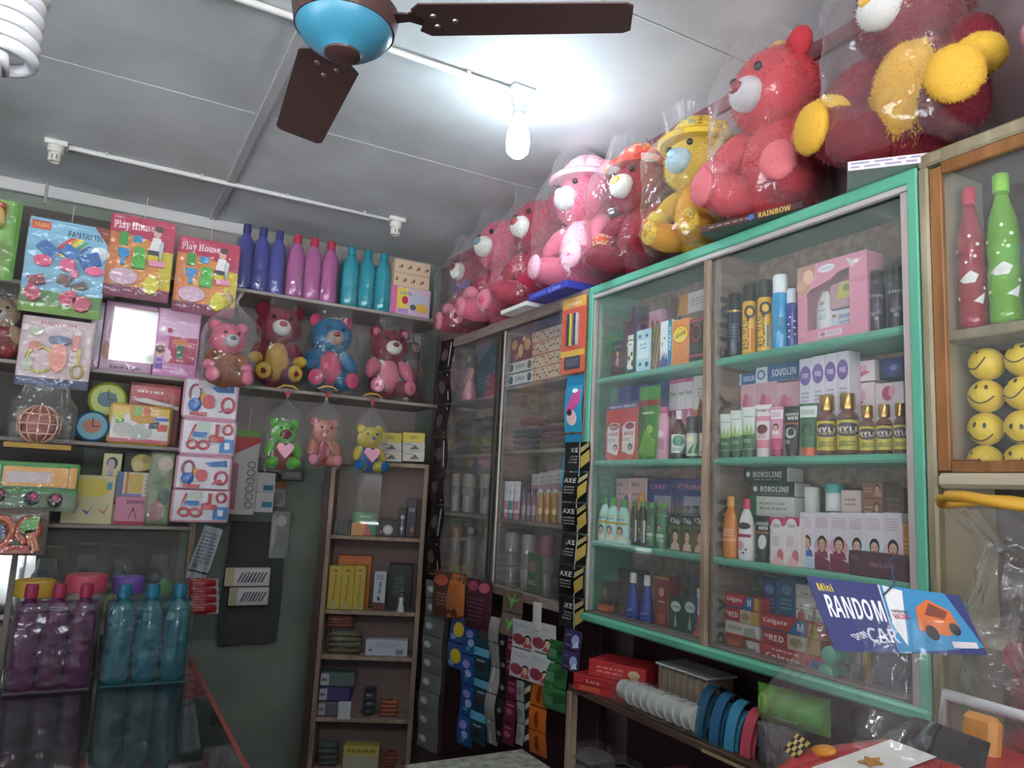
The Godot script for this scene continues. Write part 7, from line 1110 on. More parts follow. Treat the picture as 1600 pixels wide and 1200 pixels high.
func bent(v: float, prof: Array) -> float:
	for k in prof.size() / 2 - 1:
		if v <= prof[2 * k + 3]: return lerpf(prof[2 * k], prof[2 * k + 2], clampf((v - prof[2 * k + 1]) / maxf(prof[2 * k + 3] - prof[2 * k + 1], 1e-6), 0, 1))
	return prof[prof.size() - 2]

func wrap_art(parent: Node3D, items: Array, prof: Array, flat: float, y0: float, y1: float, span := 150.0, called := "label") -> MeshInstance3D:
	# around a lathed body: u from 0 to 1 sweeps span degrees about the front
	return art(parent, items, func(u: float, v: float, k: int) -> Vector3:
		var y := lerpf(y0, y1, v)
		var r := bent(y, prof) + 0.0004 + 0.00014 * k
		var a := deg_to_rad(span) * (u - 0.5)
		return Vector3(r * sin(a), y, r * cos(a) * flat), called, 8)

# ---------- goods ----------
func scaled(profile: Array, r: float, h: float) -> Array:
	var out := []
	for k in profile.size(): out.append(profile[k] * (h if k % 2 else r))
	return out

func carton(called: String, label: String, category: String, group: String, at: Vector3, turn: float, size: Vector3, hex: String, items := [], more := {}) -> Node3D:
	var o := thing(called, label, category, group, at, turn, more.get("lean", 0.0))
	part(o, more.get("body", "carton"), box(size, more.get("bevel", 0.0015)), mat(hex, more.get("rough", 0.45)))
	if items: flat_art(o, items, size.x, size.y, size.z / 2)
	if more.has("side"):
		var s := flat_art(o, more.side, size.z, size.y, size.x / 2, "side_print")
		s.rotation.y = -PI / 2 if more.get("left", false) else PI / 2
	if more.has("under"):
		var s := flat_art(o, more.under, size.x, size.z, 0.0, "underside")
		s.transform = Transform3D(Basis(Vector3.RIGHT, PI / 2), Vector3(0, 0, -size.z / 2))
	if more.has("flap"): part(o, "flap", box(Vector3(0.004, size.y * 0.96, size.z * 0.96), 0.001), mat(more.flap), Vector3(size.x / 2 + 0.001, size.y * 0.02, 0))
	if more.has("film"): part(o, "film", film_box(size + Vector3(0.012, 0.006, 0.012), int(size.x * 9000)), cache["film"], Vector3(0, 0.0006, 0))
	return o

const BODY := {
	"can": [0.0, 0.0, 0.9, 0.0, 1.0, 0.02, 1.0, 0.72, 0.9, 0.75, 0.0, 0.75],
	"shampoo": [0.0, 0.0, 0.86, 0.0, 0.98, 0.04, 1.0, 0.25, 0.96, 0.5, 0.8, 0.66, 0.5, 0.78, 0.4, 0.8, 0.4, 0.83, 0.0, 0.83],
	"flask": [0.0, 0.0, 0.92, 0.0, 1.0, 0.03, 1.0, 0.6, 0.9, 0.66, 0.55, 0.71, 0.55, 0.74, 0.0, 0.74],
	"slim": [0.0, 0.0, 0.95, 0.0, 1.0, 0.02, 1.0, 0.78, 0.7, 0.86, 0.6, 0.88, 0.0, 0.88],
	"syrup": [0.0, 0.0, 0.92, 0.0, 1.0, 0.03, 1.0, 0.55, 0.8, 0.68, 0.4, 0.78, 0.36, 0.82, 0.0, 0.82],
	"oil": [0.0, 0.0, 0.9, 0.0, 1.0, 0.05, 0.98, 0.3, 0.75, 0.55, 0.42, 0.76, 0.38, 0.8, 0.0, 0.8],
	"jar": [0.0, 0.0, 0.92, 0.0, 1.0, 0.06, 1.0, 0.62, 0.95, 0.66, 0.0, 0.66],
	"tub": [0.0, 0.0, 0.92, 0.0, 1.0, 0.04, 1.0, 0.78, 0.92, 0.83, 0.0, 0.83],
	"soda": [0.0, 0.01, 0.6, 0.0, 0.95, 0.04, 1.0, 0.1, 0.93, 0.16, 1.0, 0.22, 1.0, 0.36, 0.92, 0.42, 1.0, 0.48, 0.98, 0.58, 0.85, 0.7, 0.55, 0.8, 0.4, 0.86, 0.4, 0.9, 0.0, 0.9],
}
const CAP := {
	"can": [0.0, 0.755, 0.93, 0.755, 0.93, 0.97, 0.84, 1.0, 0.0, 1.0],
	"shampoo": [0.0, 0.83, 0.5, 0.83, 0.46, 0.97, 0.4, 1.0, 0.0, 1.0],
	"flask": [0.0, 0.745, 0.72, 0.745, 0.74, 0.76, 0.72, 0.98, 0.66, 1.0, 0.0, 1.0],
	"slim": [0.0, 0.88, 0.75, 0.88, 0.75, 0.98, 0.65, 1.0, 0.0, 1.0],
	"syrup": [0.0, 0.82, 0.46, 0.82, 0.46, 0.98, 0.4, 1.0, 0.0, 1.0],
	"oil": [0.0, 0.8, 0.5, 0.8, 0.46, 0.98, 0.4, 1.0, 0.0, 1.0],
	"jar": [0.0, 0.66, 1.04, 0.66, 1.05, 0.96, 0.98, 1.0, 0.0, 1.0],
	"tub": [0.0, 0.83, 1.02, 0.83, 1.03, 0.985, 0.98, 1.0, 0.0, 1.0],
	"soda": [0.0, 0.88, 0.5, 0.88, 0.5, 0.99, 0.45, 1.0, 0.0, 1.0],
}

func bottle(kind: String, called: String, label: String, category: String, group: String, at: Vector3, turn: float, r: float, h: float, body: Material, cap: Material, items := [], more := {}) -> Node3D:
	var o := thing(called, label, category, group, at, turn)
	var flat: float = more.get("flat", 1.0)
	var prof := scaled(BODY[kind], r, h)
	part(o, "body", lathe(prof, flat), body)
	part(o, "cap", lathe(scaled(CAP[kind], r, h), flat), cap)
	if more.has("band"): part(o, "neck_band", lathe(scaled([1.02, 0.7, 1.02, 0.73], r, h), flat), mat(more.band, 0.3, 0.8))
	if more.has("fill"): part(o, "contents", lathe(scaled([0.0, 0.03, 0.86, 0.03, 0.92, 0.06, 0.92, more.get("level", 0.5), 0.0, more.get("level", 0.5)], r, h), flat), mat(more.fill, 0.4))
	if items: wrap_art(o, items, prof, flat, h * more.get("y0", 0.08), h * more.get("y1", 0.58), more.get("span", 150.0))
	return o

func squeeze_tube(called: String, label: String, category: String, group: String, at: Vector3, turn: float, w: float, h: float, hex: String, cap: String, items := []) -> Node3D:
	# stands on its cap; the crimped end is on top
	var o := thing(called, label, category, group, at, turn)
	var r := w * 0.42
	part(o, "cap", lathe([0.0, 0.0, r * 0.9, 0.0, r * 0.93, h * 0.16, 0.0, h * 0.16], 0.7), mat(cap, 0.3))
	var half := func(v: float) -> Vector2: return Vector2(lerpf(r, w / 2, v), lerpf(r * 0.72, 0.0015, pow(v, 1.3)))
	part(o, "body", grid(20, 8, func(u: float, v: float) -> Vector3:
		var s: Vector2 = half.call(v)
		return Vector3(s.x * sin(TAU * u), lerpf(h * 0.155, h * 0.95, v), s.y * cos(TAU * u)), true), mat(hex, 0.35))
	part(o, "crimp", box(Vector3(w, h * 0.055, 0.003), 0.0), mat(hex, 0.5), Vector3(0, h * 0.945, 0))
	if items:
		art(o, items, func(u: float, v: float, k: int) -> Vector3:
			var s: Vector2 = half.call(v)
			var a := deg_to_rad(140.0) * (u - 0.5)
			return Vector3((s.x + 0.0005) * sin(a), lerpf(h * 0.16, h * 0.95, v), (s.y + 0.0006 + 0.0001 * k) * cos(a)), "print", 8)
	return o

func film_box(size: Vector3, seed_: int, puff := 0.004) -> ArrayMesh:
	# shrink wrap: a sleeve pinched at its edges
	var n := FastNoiseLite.new()
	n.seed = seed_
	n.noise_type = FastNoiseLite.TYPE_CELLULAR
	n.cellular_return_type = FastNoiseLite.RETURN_DISTANCE
	n.frequency = 10.0
	return grid(48, 22, func(u: float, v: float) -> Vector3:
		var a := TAU * u
		var e := 0.22
		var x := signf(sin(a)) * pow(absf(sin(a)), e) * size.x / 2
		var z := signf(cos(a)) * pow(absf(cos(a)), e) * size.z / 2
		var q := Vector3(x, v * size.y, z)
		var s := 1.0 - (0.25 if v == 0.0 or v == 1.0 else 0.0)
		return Vector3(q.x * (1.0 if s == 1.0 else 0.97), q.y, q.z * s) + Vector3(sin(a), 0, cos(a)) * puff * n.get_noise_3dv(q * Vector3(1.6, 0.5, 1.6)), true)

func bag(w: float, h: float, d: float, seed_: int, neck := 0.35, square := 0.5, fan := 0.0) -> ArrayMesh:
	# a clear bag round something: gathered to a neck near its top, where fan lets the loose end spread again
	var n := FastNoiseLite.new()
	n.seed = seed_
	n.noise_type = FastNoiseLite.TYPE_CELLULAR
	n.cellular_return_type = FastNoiseLite.RETURN_DISTANCE
	n.frequency = 11.0
	n.fractal_octaves = 2
	n.domain_warp_enabled = true
	n.domain_warp_amplitude = 0.02
	n.domain_warp_frequency = 8.0
	return grid(84, 48, func(u: float, v: float) -> Vector3:
		var a := TAU * u
		var s := 1.0
		if v < 0.12: s = lerpf(0.86, 1.0, sqrt(v / 0.12))
		elif v > 0.6: s = lerpf(1.0, neck, smoothstep(0.6, 0.9, v))
		if v > 0.9 and fan > 0.0: s = lerpf(neck, fan, (v - 0.9) / 0.1)
		if v == 0.0: s = 0.75
		var x := signf(sin(a)) * pow(absf(sin(a)), square) * w / 2 * s
		var z := signf(cos(a)) * pow(absf(cos(a)), square) * d / 2 * s
		var fold := sin(a * 17.0 + seed_ + 2.0 * sin(a * 5.0)) * 0.02 * smoothstep(0.45, 0.9, v)
		var q := Vector3(x, v * h, z)
		return q + Vector3(sin(a), 0.15 * sin(a * 9) * smoothstep(0.05, 0.2, v), cos(a)) * (0.1 * n.get_noise_3dv(q) + fold) * minf(w, 0.35), true)

func bear(called: String, label: String, group: String, at: Vector3, turn: float, h: float, k: Dictionary) -> Node3D:
	# a seated plush toy; k gives the colours and the bends of its pose
	var o := thing(called, label, k.get("category", "soft toy"), group, at, turn, k.get("lean", 0.0))
	o.position.y += 0.042 * h
	var body: Material = k.body if k.body is Material else plush(k.body)
	var pick := func(key: String, other: Material) -> Material: return other if not k.has(key) else k[key] if k[key] is Material else plush(k[key])
	var fat: float = k.get("fat", 1.0)
	var t: int = k.get("tufts", 900)
	part(o, "torso", fur(0.45, t, 3), pick.call("torso", body), Vector3(0, 0.3, 0) * h, Vector3.ZERO, Vector3(0.24 * fat, 0.3, 0.19 * fat) * h)
	if k.has("belly"): part(o, "belly", fur(0.25, t, 5), pick.call("belly", body), Vector3(0, 0.29, 0.075) * h, Vector3.ZERO, Vector3(0.165 * fat, 0.235, 0.15 * fat) * h)
	var hd: Vector3 = k.get("head_at", Vector3(0, 0.7, 0.05)) * h
	var hr: float = k.get("head", 1.0)
	var nod: Vector3 = k.get("nod", Vector3.ZERO)
	var b := Basis.from_euler(nod * PI / 180.0)
	part(o, "head", fur(0.1, t, 7), pick.call("face", body), hd, nod, Vector3(0.25, 0.225, 0.21) * h * hr)
	for s in [-1.0, 1.0]:
		part(o, "ear", fur(0.0, 300, 9), pick.call("ear", body), hd + b * Vector3(s * 0.19, 0.175, -0.01) * h * hr, nod, Vector3(0.085, 0.085, 0.045) * h * hr)
		if k.has("inner"): part(o, "inner_ear", fur(0.0, 200, 9), pick.call("inner", body), hd + b * Vector3(s * 0.19, 0.17, 0.025) * h * hr, nod, Vector3(0.055, 0.055, 0.03) * h * hr)
		part(o, "eye", cache["bead"], mat("0c0a0a", 0.12), hd + b * Vector3(s * 0.095, 0.065, 0.19) * h * hr, Vector3.ZERO, Vector3.ONE * 0.024 * h * hr)
		var ar: Vector3 = k.get("arm", Vector3(34, 0, 20))
		part(o, "arm", fur(-0.2, t, 11), pick.call("arm_fur", body), Vector3(s * 0.24 * fat, 0.38, 0.1) * h, Vector3(-ar.x, ar.y * s, ar.z * s), Vector3(0.085, 0.18, 0.085) * h * k.get("limb", 1.0))
		if k.has("paw"):
			var arm_b := Basis.from_euler(Vector3(-ar.x, ar.y * s, ar.z * s) * PI / 180.0)
			part(o, "paw", fur(0.0, 500, 13), pick.call("paw", body), Vector3(s * 0.24 * fat, 0.38, 0.1) * h + arm_b * Vector3(0, -0.14, 0.02) * h * k.get("limb", 1.0), Vector3.ZERO, Vector3(0.085, 0.07, 0.085) * h * k.get("limb", 1.0))
		var lg: float = k.get("splay", 22.0)
		var lb := Basis.from_euler(Vector3(0, deg_to_rad(lg * s), 0))
		var root := Vector3(s * 0.15 * fat, 0.125, 0.08) * h
		part(o, "leg", fur(0.1, t, 15), pick.call("leg_fur", body), root + lb * Vector3(0, 0, 0.12) * h, Vector3(90, lg * s, 0), Vector3(0.11, 0.21, 0.115) * h * k.get("limb", 1.0))
		if k.has("pad"): part(o, "foot_pad", fur(0.0, 500, 17), pick.call("pad", body), root + lb * Vector3(0, 0.01, 0.29) * h * k.get("limb", 1.0), Vector3(0, lg * s, 0), Vector3(0.09, 0.1, 0.045) * h * k.get("limb", 1.0))
	if not k.has("no_muzzle"):
		part(o, "muzzle", fur(0.0, 400 if t > 0 else 0, 19), plush(k.get("muzzle", "e9e2da")), hd + b * Vector3(0, -0.045, 0.19) * h * hr, nod, Vector3(0.105, 0.09, 0.085) * h * hr)
		part(o, "nose", cache["bead"], mat(k.get("nose", "6a1c24"), 0.35), hd + b * Vector3(0, -0.02, 0.265) * h * hr, nod, Vector3(0.045, 0.034, 0.026) * h * hr)
	if k.has("hat"):
		part(o, "hat_brim", lathe([0.0, 0.0, 0.27, 0.0, 0.29, 0.025, 0.25, 0.06, 0.0, 0.06]), k.hat, hd + b * Vector3(0, 0.11, 0.0) * h * hr, nod, Vector3.ONE * h * hr)
		part(o, "hat_crown", fur(0.1, 0, 21), k.hat, hd + b * Vector3(0, 0.2, -0.01) * h * hr, nod, Vector3(0.21, 0.15, 0.19) * h * hr)
	if k.has("bow"): part(o, "bow_tie", prism([-0.12, -0.05, 0, -0.02, 0.12, -0.05, 0.12, 0.06, 0, 0.02, -0.12, 0.06], 0.04), mat(k.bow, 0.8), Vector3(0, 0.5, 0.17) * h, Vector3.ZERO, Vector3.ONE * h)
	if k.has("heart"):
		part(o, "heart_cushion", prism([0, -0.17, 0.1, -0.06, 0.16, 0.04, 0.13, 0.11, 0.06, 0.12, 0, 0.07, -0.06, 0.12, -0.13, 0.11, -0.16, 0.04, -0.1, -0.06], 0.05), mat(k.heart, 0.8), Vector3(0, 0.36, 0.27) * h, Vector3(-12, 0, 0), Vector3.ONE * h)
	if k.has("bag"):
		var q: Array = k.bag
		part(o, "plastic_bag", bag(q[0], q[1], q[2], q[3], q[4], 0.55, q[5]), cache["film"], Vector3(0, 0.001 - 0.042 * h, q[6] if q.size() > 6 else 0.0))
		if k.has("tie"): part(o, "bag_tie", lathe([0.02, -0.006, 0.026, 0.0, 0.02, 0.006]), mat(k.tie, 0.6), Vector3(0, q[1] * 0.9, 0))
	return o

func conduit(label: String, a: Vector3, b: Vector3) -> void:
	var o := thing("wiring_conduit", label, "conduit", "", a)
	part(o, "channel", tube([Vector3.ZERO, (b - a) * 0.5, b - a], 0.011), mat("d6d2ce", 0.4))
	for k in 4: part(o, "clip", box(Vector3(0.014, 0.013, 0.03), 0.002), mat("bcb7b2", 0.5), (b - a) * (0.1 + 0.27 * k) + Vector3(0, -0.0005, 0))

func lamp_holder(label: String, at: Vector3) -> Node3D:
	var o := thing("lamp_holder", label, "lamp holder", "ceiling lamp holders", at)
	part(o, "base_block", box(Vector3(0.085, 0.022, 0.07), 0.004), mat("d8d4cc", 0.4), Vector3(0, -0.022, 0))
	part(o, "socket", lathe([0.0, -0.022, 0.031, -0.022, 0.03, -0.048, 0.024, -0.052, 0.024, -0.085, 0.019, -0.088, 0.018, -0.06, 0.0, -0.06]), mat("d2cdc4", 0.35))
	for s in [-1, 1]: part(o, "bayonet_slot", box(Vector3(0.003, 0.018, 0.006), 0.0), mat("3a3533", 0.6), Vector3(0.008 * s, -0.08, 0.0235))
	return o

func spiral(turns: float, r: float, h: float, thick: float) -> ArrayMesh:
	var path := []
	for k in 121:
		var t := k / 120.0
		var a := TAU * turns * t
		path.append(Vector3(r * sin(a), -h * t, r * cos(a)))
	path.append(Vector3(0.0, -h - thick, 0.0))
	return tube(path, thick, 8)

func lit_lamp(at: Vector3) -> void:
	var o := thing("lit_lamp", "glowing white spiral bulb hanging from ceiling above the soft toys", "lamp", "", at)
	part(o, "base_block", box(Vector3(0.085, 0.022, 0.07), 0.004), mat("c9d3d8", 0.4), Vector3(0, -0.022, 0))
	part(o, "socket", lathe([0.0, -0.022, 0.031, -0.022, 0.03, -0.05, 0.022, -0.055, 0.022, -0.085, 0.0, -0.085]), mat("c9d3d8", 0.35))
	part(o, "ballast", lathe([0.0, -0.08, 0.018, -0.082, 0.026, -0.1, 0.026, -0.122, 0.0, -0.124]), mat("d9dee0", 0.4))
	var glow := mat("ffffff", 0.3).duplicate()
	glow.emission_enabled = true
	glow.emission = Color(0.86, 0.96, 1.0)
	glow.emission_energy_multiplier = 9.0
	part(o, "bulb", lathe([0.0, -0.24, 0.02, -0.238, 0.036, -0.222, 0.04, -0.19, 0.036, -0.15, 0.022, -0.125, 0.0, -0.124]), glow)
	var lamp := OmniLight3D.new()
	lamp.name = "bulb_light"
	lamp.light_color = Color(0.86, 0.95, 1.0)
	lamp.light_energy = 0.13
	lamp.light_size = 0.04
	lamp.omni_range = 12.0
	lamp.omni_attenuation = 2.0
	lamp.shadow_enabled = true
	o.add_child(lamp)
	lamp.position = Vector3(0, -0.185, 0)

func cfl(at: Vector3) -> void:
	# at is the top of its glass; it hangs by a flex from the ceiling
	var o := thing("spiral_bulb", "unlit white spiral energy-saving bulb hanging close at the picture's upper edge", "bulb", "", at)
	part(o, "glass_coil", spiral(5.0, 0.024, 0.075, 0.0068), mat("e4e3e6", 0.25))
	part(o, "ballast", lathe([0.0, 0.0, 0.03, 0.0, 0.033, 0.006, 0.033, 0.03, 0.02, 0.045, 0.015, 0.06, 0.0, 0.06]), mat("b8b3a8", 0.35))
	part(o, "socket", lathe([0.0, 0.055, 0.02, 0.055, 0.022, 0.1, 0.008, 0.115, 0.0, 0.115]), mat("4a443e", 0.4))
	part(o, "flex", tube([Vector3(0, 0.11, 0), Vector3(0.004, 0.4, 0), Vector3(0, YC - at.y, 0)], 0.003), mat("d4d0c8", 0.5))

const YC := 2.847
func fan(at: Vector3) -> void:
	var o := thing("ceiling_fan", "brown ceiling fan with a blue hub hanging below the white ceiling", "ceiling fan", "", at)
	var bm := mat("4c3230", 0.45)
	part(o, "canopy", lathe([0.0, -0.07, 0.018, -0.07, 0.03, -0.06, 0.055, -0.01, 0.055, 0.0, 0.0, 0.0]), mat("5a3b38", 0.4))
	part(o, "rod", lathe([0.011, -0.348, 0.011, -0.06]), mat("d5cfc8", 0.4))
	part(o, "rod_cup", lathe([0.0, -0.383, 0.05, -0.383, 0.04, -0.358, 0.014, -0.3, 0.0, -0.3]), mat("5a3b38", 0.4))
	part(o, "motor", lathe([0.0, -0.438, 0.1, -0.438, 0.107, -0.4, 0.107, -0.398, 0.09, -0.380, 0.0, -0.378], 1.0, 36), bm)
	part(o, "hub_cover", lathe([0.0, -0.490, 0.036, -0.490, 0.038, -0.486, 0.06, -0.478, 0.085, -0.458, 0.1, -0.433, 0.1, -0.4, 0.0, -0.4], 1.0, 36), mat("3f86a0", 0.35))
	part(o, "hub_cap", lathe([0.0, -0.497, 0.025, -0.497, 0.036, -0.493, 0.037, -0.488, 0.0, -0.488], 1.0, 28), bm)
	for k in 3:
		var turn := -34.0 + 120.0 * k
		part(o, "bracket", prism([0.08, -0.02, 0.13, -0.012, 0.17, -0.035, 0.23, -0.035, 0.23, 0.035, 0.17, 0.035, 0.13, 0.012, 0.08, 0.02], 0.004), mat("3d2a2a", 0.4), Vector3(0, -0.413, 0), Vector3(-90, turn, 0))
		var blade := part(o, "blade", prism([0.145, -0.045, 0.165, -0.068, 0.56, -0.062, 0.575, -0.05, 0.575, 0.05, 0.56, 0.062, 0.165, 0.068, 0.145, 0.045, 0.165, 0.0], 0.003), bm, Vector3(0, -0.419, 0), Vector3(-90 + 9, turn, 0))
		for q in [[0.185, 0.022], [0.185, -0.022], [0.225, 0.0]]: part(blade, "screw", lathe([0.0, -0.004, 0.006, -0.003, 0.007, 0.0, 0.0, 0.0], 1.0, 10), mat("8b807c", 0.3, 0.6), Vector3(q[0], q[1], 0), Vector3(90, 0, 0))

func tube_lamp(at: Vector3) -> void:
	var o := thing("tube_lamp", "white fluorescent tube lamp on the ceiling behind the viewer", "lamp", "", at)
	part(o, "batten", box(Vector3(1.26, 0.04, 0.05), 0.004), mat("d8d8d4", 0.4), Vector3(0, -0.04, 0))
	var glow := mat("ffffff", 0.3).duplicate()
	glow.emission_enabled = true
	glow.emission = Color(0.95, 0.98, 1.0)
	glow.emission_energy_multiplier = 8.0
	part(o, "glowing_tube", tube([Vector3(-0.6, -0.065, 0), Vector3(0, -0.065, 0), Vector3(0.6, -0.065, 0)], 0.013), glow)
	for s in [-1, 1]: part(o, "end_cap", box(Vector3(0.03, 0.06, 0.04), 0.003), mat("d0d0cc", 0.4), Vector3(s * 0.615, -0.09, 0))
	for k in 3:
		var lamp := OmniLight3D.new()
		lamp.name = "tube_light"
		lamp.light_color = Color(0.98, 0.97, 0.95)
		lamp.light_energy = 0.3
		lamp.light_size = 0.02
		lamp.omni_range = 14.0
		lamp.omni_attenuation = 2.0
		lamp.shadow_enabled = true
		o.add_child(lamp, true)
		lamp.position = Vector3((k - 1) * 0.42, -0.105, 0)

func pillow_pack(called: String, label: String, category: String, group: String, at: Vector3, turn: float, size: Vector3, hex: String, items := [], lean := 0.0, film := false) -> Node3D:
	# a filled sachet: flat crimped ends, puffed middle
	var o := thing(called, label, category, group, at, turn, lean)
	var puff := func(u: float, v: float) -> float: return size.z / 2 * pow(maxf(sin(PI * clampf((v - 0.05) / 0.9, 0, 1)), 0.0), 0.5) * pow(maxf(sin(PI * u), 0.0), 0.6) + 0.0006
	for s in [-1.0, 1.0]:
		part(o, "front" if s > 0 else "back", grid(14, 16, func(u: float, v: float) -> Vector3: return Vector3((u - 0.5) * size.x, v * size.y, s * (puff.call(u, v) + 0.0015 * sin(u * 40.0) * sin(v * 23.0)))), mat(hex, 0.22))
	if items:
		art(o, items, func(u: float, v: float, k: int) -> Vector3: return Vector3((u - 0.5) * size.x, v * size.y, puff.call(u, v) + 0.002 + 0.0001 * k), "print", 6)
	return o

func grass_bundle(called: String, label: String, at: Vector3) -> void:
	var o := thing(called, label, "bundle", "", at)
	var r := RandomNumberGenerator.new()
	r.seed = 5
	var st := begin(true)
	for k in 26:
		var a := Vector3(r.randfn() * 0.008, 0, r.randfn() * 0.012)
		add_tube(st, [a, a * 1.4 + Vector3(0, 0.16, 0), a * 2.2 + Vector3(0, 0.22 + 0.05 * r.randf(), 0)], 0.0016, 5)
	part(o, "stalks", done(st), mat("5f4a30", 0.7))
	part(o, "band", lathe([0.024, 0.08, 0.026, 0.085, 0.024, 0.1]), mat("2f2118", 0.6))

func gift_box(at: Vector3, size: Vector3) -> void:
	# an open-fronted gift carton: frame, window film and the goods showing through
	var o := thing("baby_gift_box", "pink baby gift box with clear window showing lotion and soap", "gift box", "", at, -90)
	var w := size.x
	var h := size.y
	var d := size.z
	var pink := mat("cf8a9f", 0.5)
	part(o, "back_card", box(Vector3(w, h, 0.004), 0.001), pink, Vector3(0, 0, -d / 2 + 0.002))
	for s in [-1, 1]: part(o, "side_card", box(Vector3(0.004, h, d), 0.001), pink, Vector3(s * (w / 2 - 0.002), 0, 0))
	part(o, "base_card", box(Vector3(w, 0.004, d), 0.001), pink)
	part(o, "top_card", box(Vector3(w, 0.004, d), 0.001), pink, Vector3(0, h - 0.004, 0))
	var x0 := -w * 0.36
	var x1 := w * 0.26
	part(o, "front_card", box(Vector3(x0 + w / 2, h, 0.003), 0.0005), pink, Vector3((x0 - w / 2) / 2, 0, d / 2))
	part(o, "front_card", box(Vector3(w / 2 - x1, h, 0.003), 0.0005), pink, Vector3((x1 + w / 2) / 2, 0, d / 2))
	part(o, "front_card", box(Vector3(x1 - x0, h * 0.15, 0.003), 0.0005), pink, Vector3((x0 + x1) / 2, 0, d / 2))
	part(o, "front_card", prism([x0, h * 0.7, x0 + 0.02, h * 0.68, 0.0, h * 0.75, 0.02, h * 0.82, x1, h * 0.84, x1, h, x0, h], 0.003), pink, Vector3(0, 0, d / 2 - 0.0015))
	part(o, "window_film", box(Vector3(x1 - x0, h * 0.7, 0.0008), 0.0), cache["pane"], Vector3((x0 + x1) / 2, h * 0.15, d / 2 - 0.002))
	var prof := scaled(BODY["shampoo"], 0.024, h * 0.72)
	var lotion := part(o, "lotion_bottle", lathe(prof, 0.6), mat("e4e2de", 0.4), Vector3(x0 + 0.034, h * 0.05, 0.004))
	wrap_art(lotion, [["e", 0.5, 0.85, 0.16, 0.06, "7f8086"], ["t", 0.5, 0.62, 0.5, 0.1, "Johnson's", "3f86b0"], ["lines", 0.5, 0.4, 0.5, 0.2, 3, "7fbac4"]], prof, 0.6, 0.02, h * 0.5, 120.0)
	var soap := part(o, "soap_carton", box(Vector3(x1 - x0 - 0.06, h * 0.2, 0.03), 0.003), mat("c9ccd6", 0.45), Vector3(x0 + 0.062 + (x1 - x0 - 0.06) / 2, h * 0.16, 0.004))
	flat_art(soap, [["t", 0.62, 0.55, 0.6, 0.4, "Johnson's", "2f4a9a"], ["r", 0.06, 0.55, 0.24, 0.75, "9a6a4a"], ["lines", 0.6, 0.2, 0.5, 0.15, 1, "6a7ab0"]], x1 - x0 - 0.06, h * 0.2, 0.015)
	var powder := part(o, "cream_carton", box(Vector3(x1 - x0 - 0.055, h * 0.32, 0.03), 0.003), mat("b98f98", 0.5), Vector3(x0 + 0.06 + (x1 - x0 - 0.06) / 2, h * 0.38, 0.002))
	flat_art(powder, [["p", [0.25, 0.4, 0.45, 1.0, 1.0, 1.0, 1.0, 0.3], "c9b83c"], ["e", 0.7, 0.75, 0.15, 0.14, "6f8a3a"]], x1 - x0 - 0.055, h * 0.32, 0.015)
	flat_art(o, [["p", [0.0, 1.0, 0.0, 0.62, 0.1, 0.6, 0.22, 0.68, 0.3, 0.84, 0.31, 1.0], "d79aac"], ["p", [0.0, 1.0, 0.0, 0.64, 0.1, 0.62, 0.2, 0.7, 0.27, 0.84, 0.28, 1.0], "b58a76"], ["e", 0.17, 0.84, 0.08, 0.1, "dcb49c"], ["e", 0.07, 0.74, 0.08, 0.08, "c99a80"], ["e", 0.44, 0.9, 0.12, 0.05, "dcd6de"], ["t", 0.44, 0.9, 0.17, 0.03, "Johnson's", "7f86a4"], ["p", [0.72, 0.97, 0.84, 0.9, 0.98, 0.93, 0.85, 0.87, 0.8, 0.82], "cfc6c4"], ["e", 0.86, 0.89, 0.04, 0.03, "e4dcda"], ["r", 0.32, 0.03, 0.66, 0.11, "d9c4cc"], ["e", 0.38, 0.07, 0.04, 0.03, "a8707f"], ["lines", 0.54, 0.07, 0.2, 0.04, 2, "b08a94"]], w, h, d / 2 + 0.0018)

func round_tin(called: String, label: String, at: Vector3) -> void:
	var o := thing(called, label, "tin", "round teal tins", at, -90)
	part(o, "tin", lathe([0.0, 0.0, 0.018, 0.0, 0.0205, 0.003, 0.0205, 0.05, 0.0, 0.05]), mat("4fa088", 0.4), Vector3(0, 0, -0.045), Vector3(90, 0, 0))
	part(o, "lid", lathe([0.0, 0.012, 0.017, 0.012, 0.02, 0.01, 0.0215, 0.006, 0.0215, -0.006, 0.0, -0.006]), mat("62b79c", 0.35), Vector3(0, 0, 0.004), Vector3(90, 0, 0))

func cloth_bundle(called: String, label: String, category: String, group: String, at: Vector3, turn: float, size: Vector3, hex: String, seed_: int, wrapped := false) -> void:
	# folded cloth: slumped layers of a soft block, in a clear bag when wrapped
	var o := thing(called, label, category, group, at, turn)
	var n := FastNoiseLite.new()
	n.seed = seed_
	n.frequency = 9.0
	var layers := 4
	for k in layers:
		var y0 := size.y * k / layers
		var hh := size.y / layers * 0.98
		var shift := 0.006 * n.get_noise_2d(k * 31.0, seed_)
		part(o, "fold", grid(28, 8, func(u: float, v: float) -> Vector3:
			var a := TAU * u
			var s := 0.0 if v == 0.0 or v == 1.0 else pow(sin(PI * v), 0.3)
			var q := Vector3(signf(sin(a)) * pow(absf(sin(a)), 0.4) * size.x / 2 * s, y0 + hh * v, signf(cos(a)) * pow(absf(cos(a)), 0.4) * size.z / 2 * s)
			return q * Vector3(0.9, 1, 0.9) + Vector3(shift, 0, 0) + Vector3(sin(a), 0, cos(a)) * 0.006 * n.get_noise_3dv(q), true), plush(hex))
	if wrapped: part(o, "plastic_bag", bag(size.x * 1.02, size.y * 1.12, size.z * 1.04, seed_, 0.75, 0.4), cache["film"])

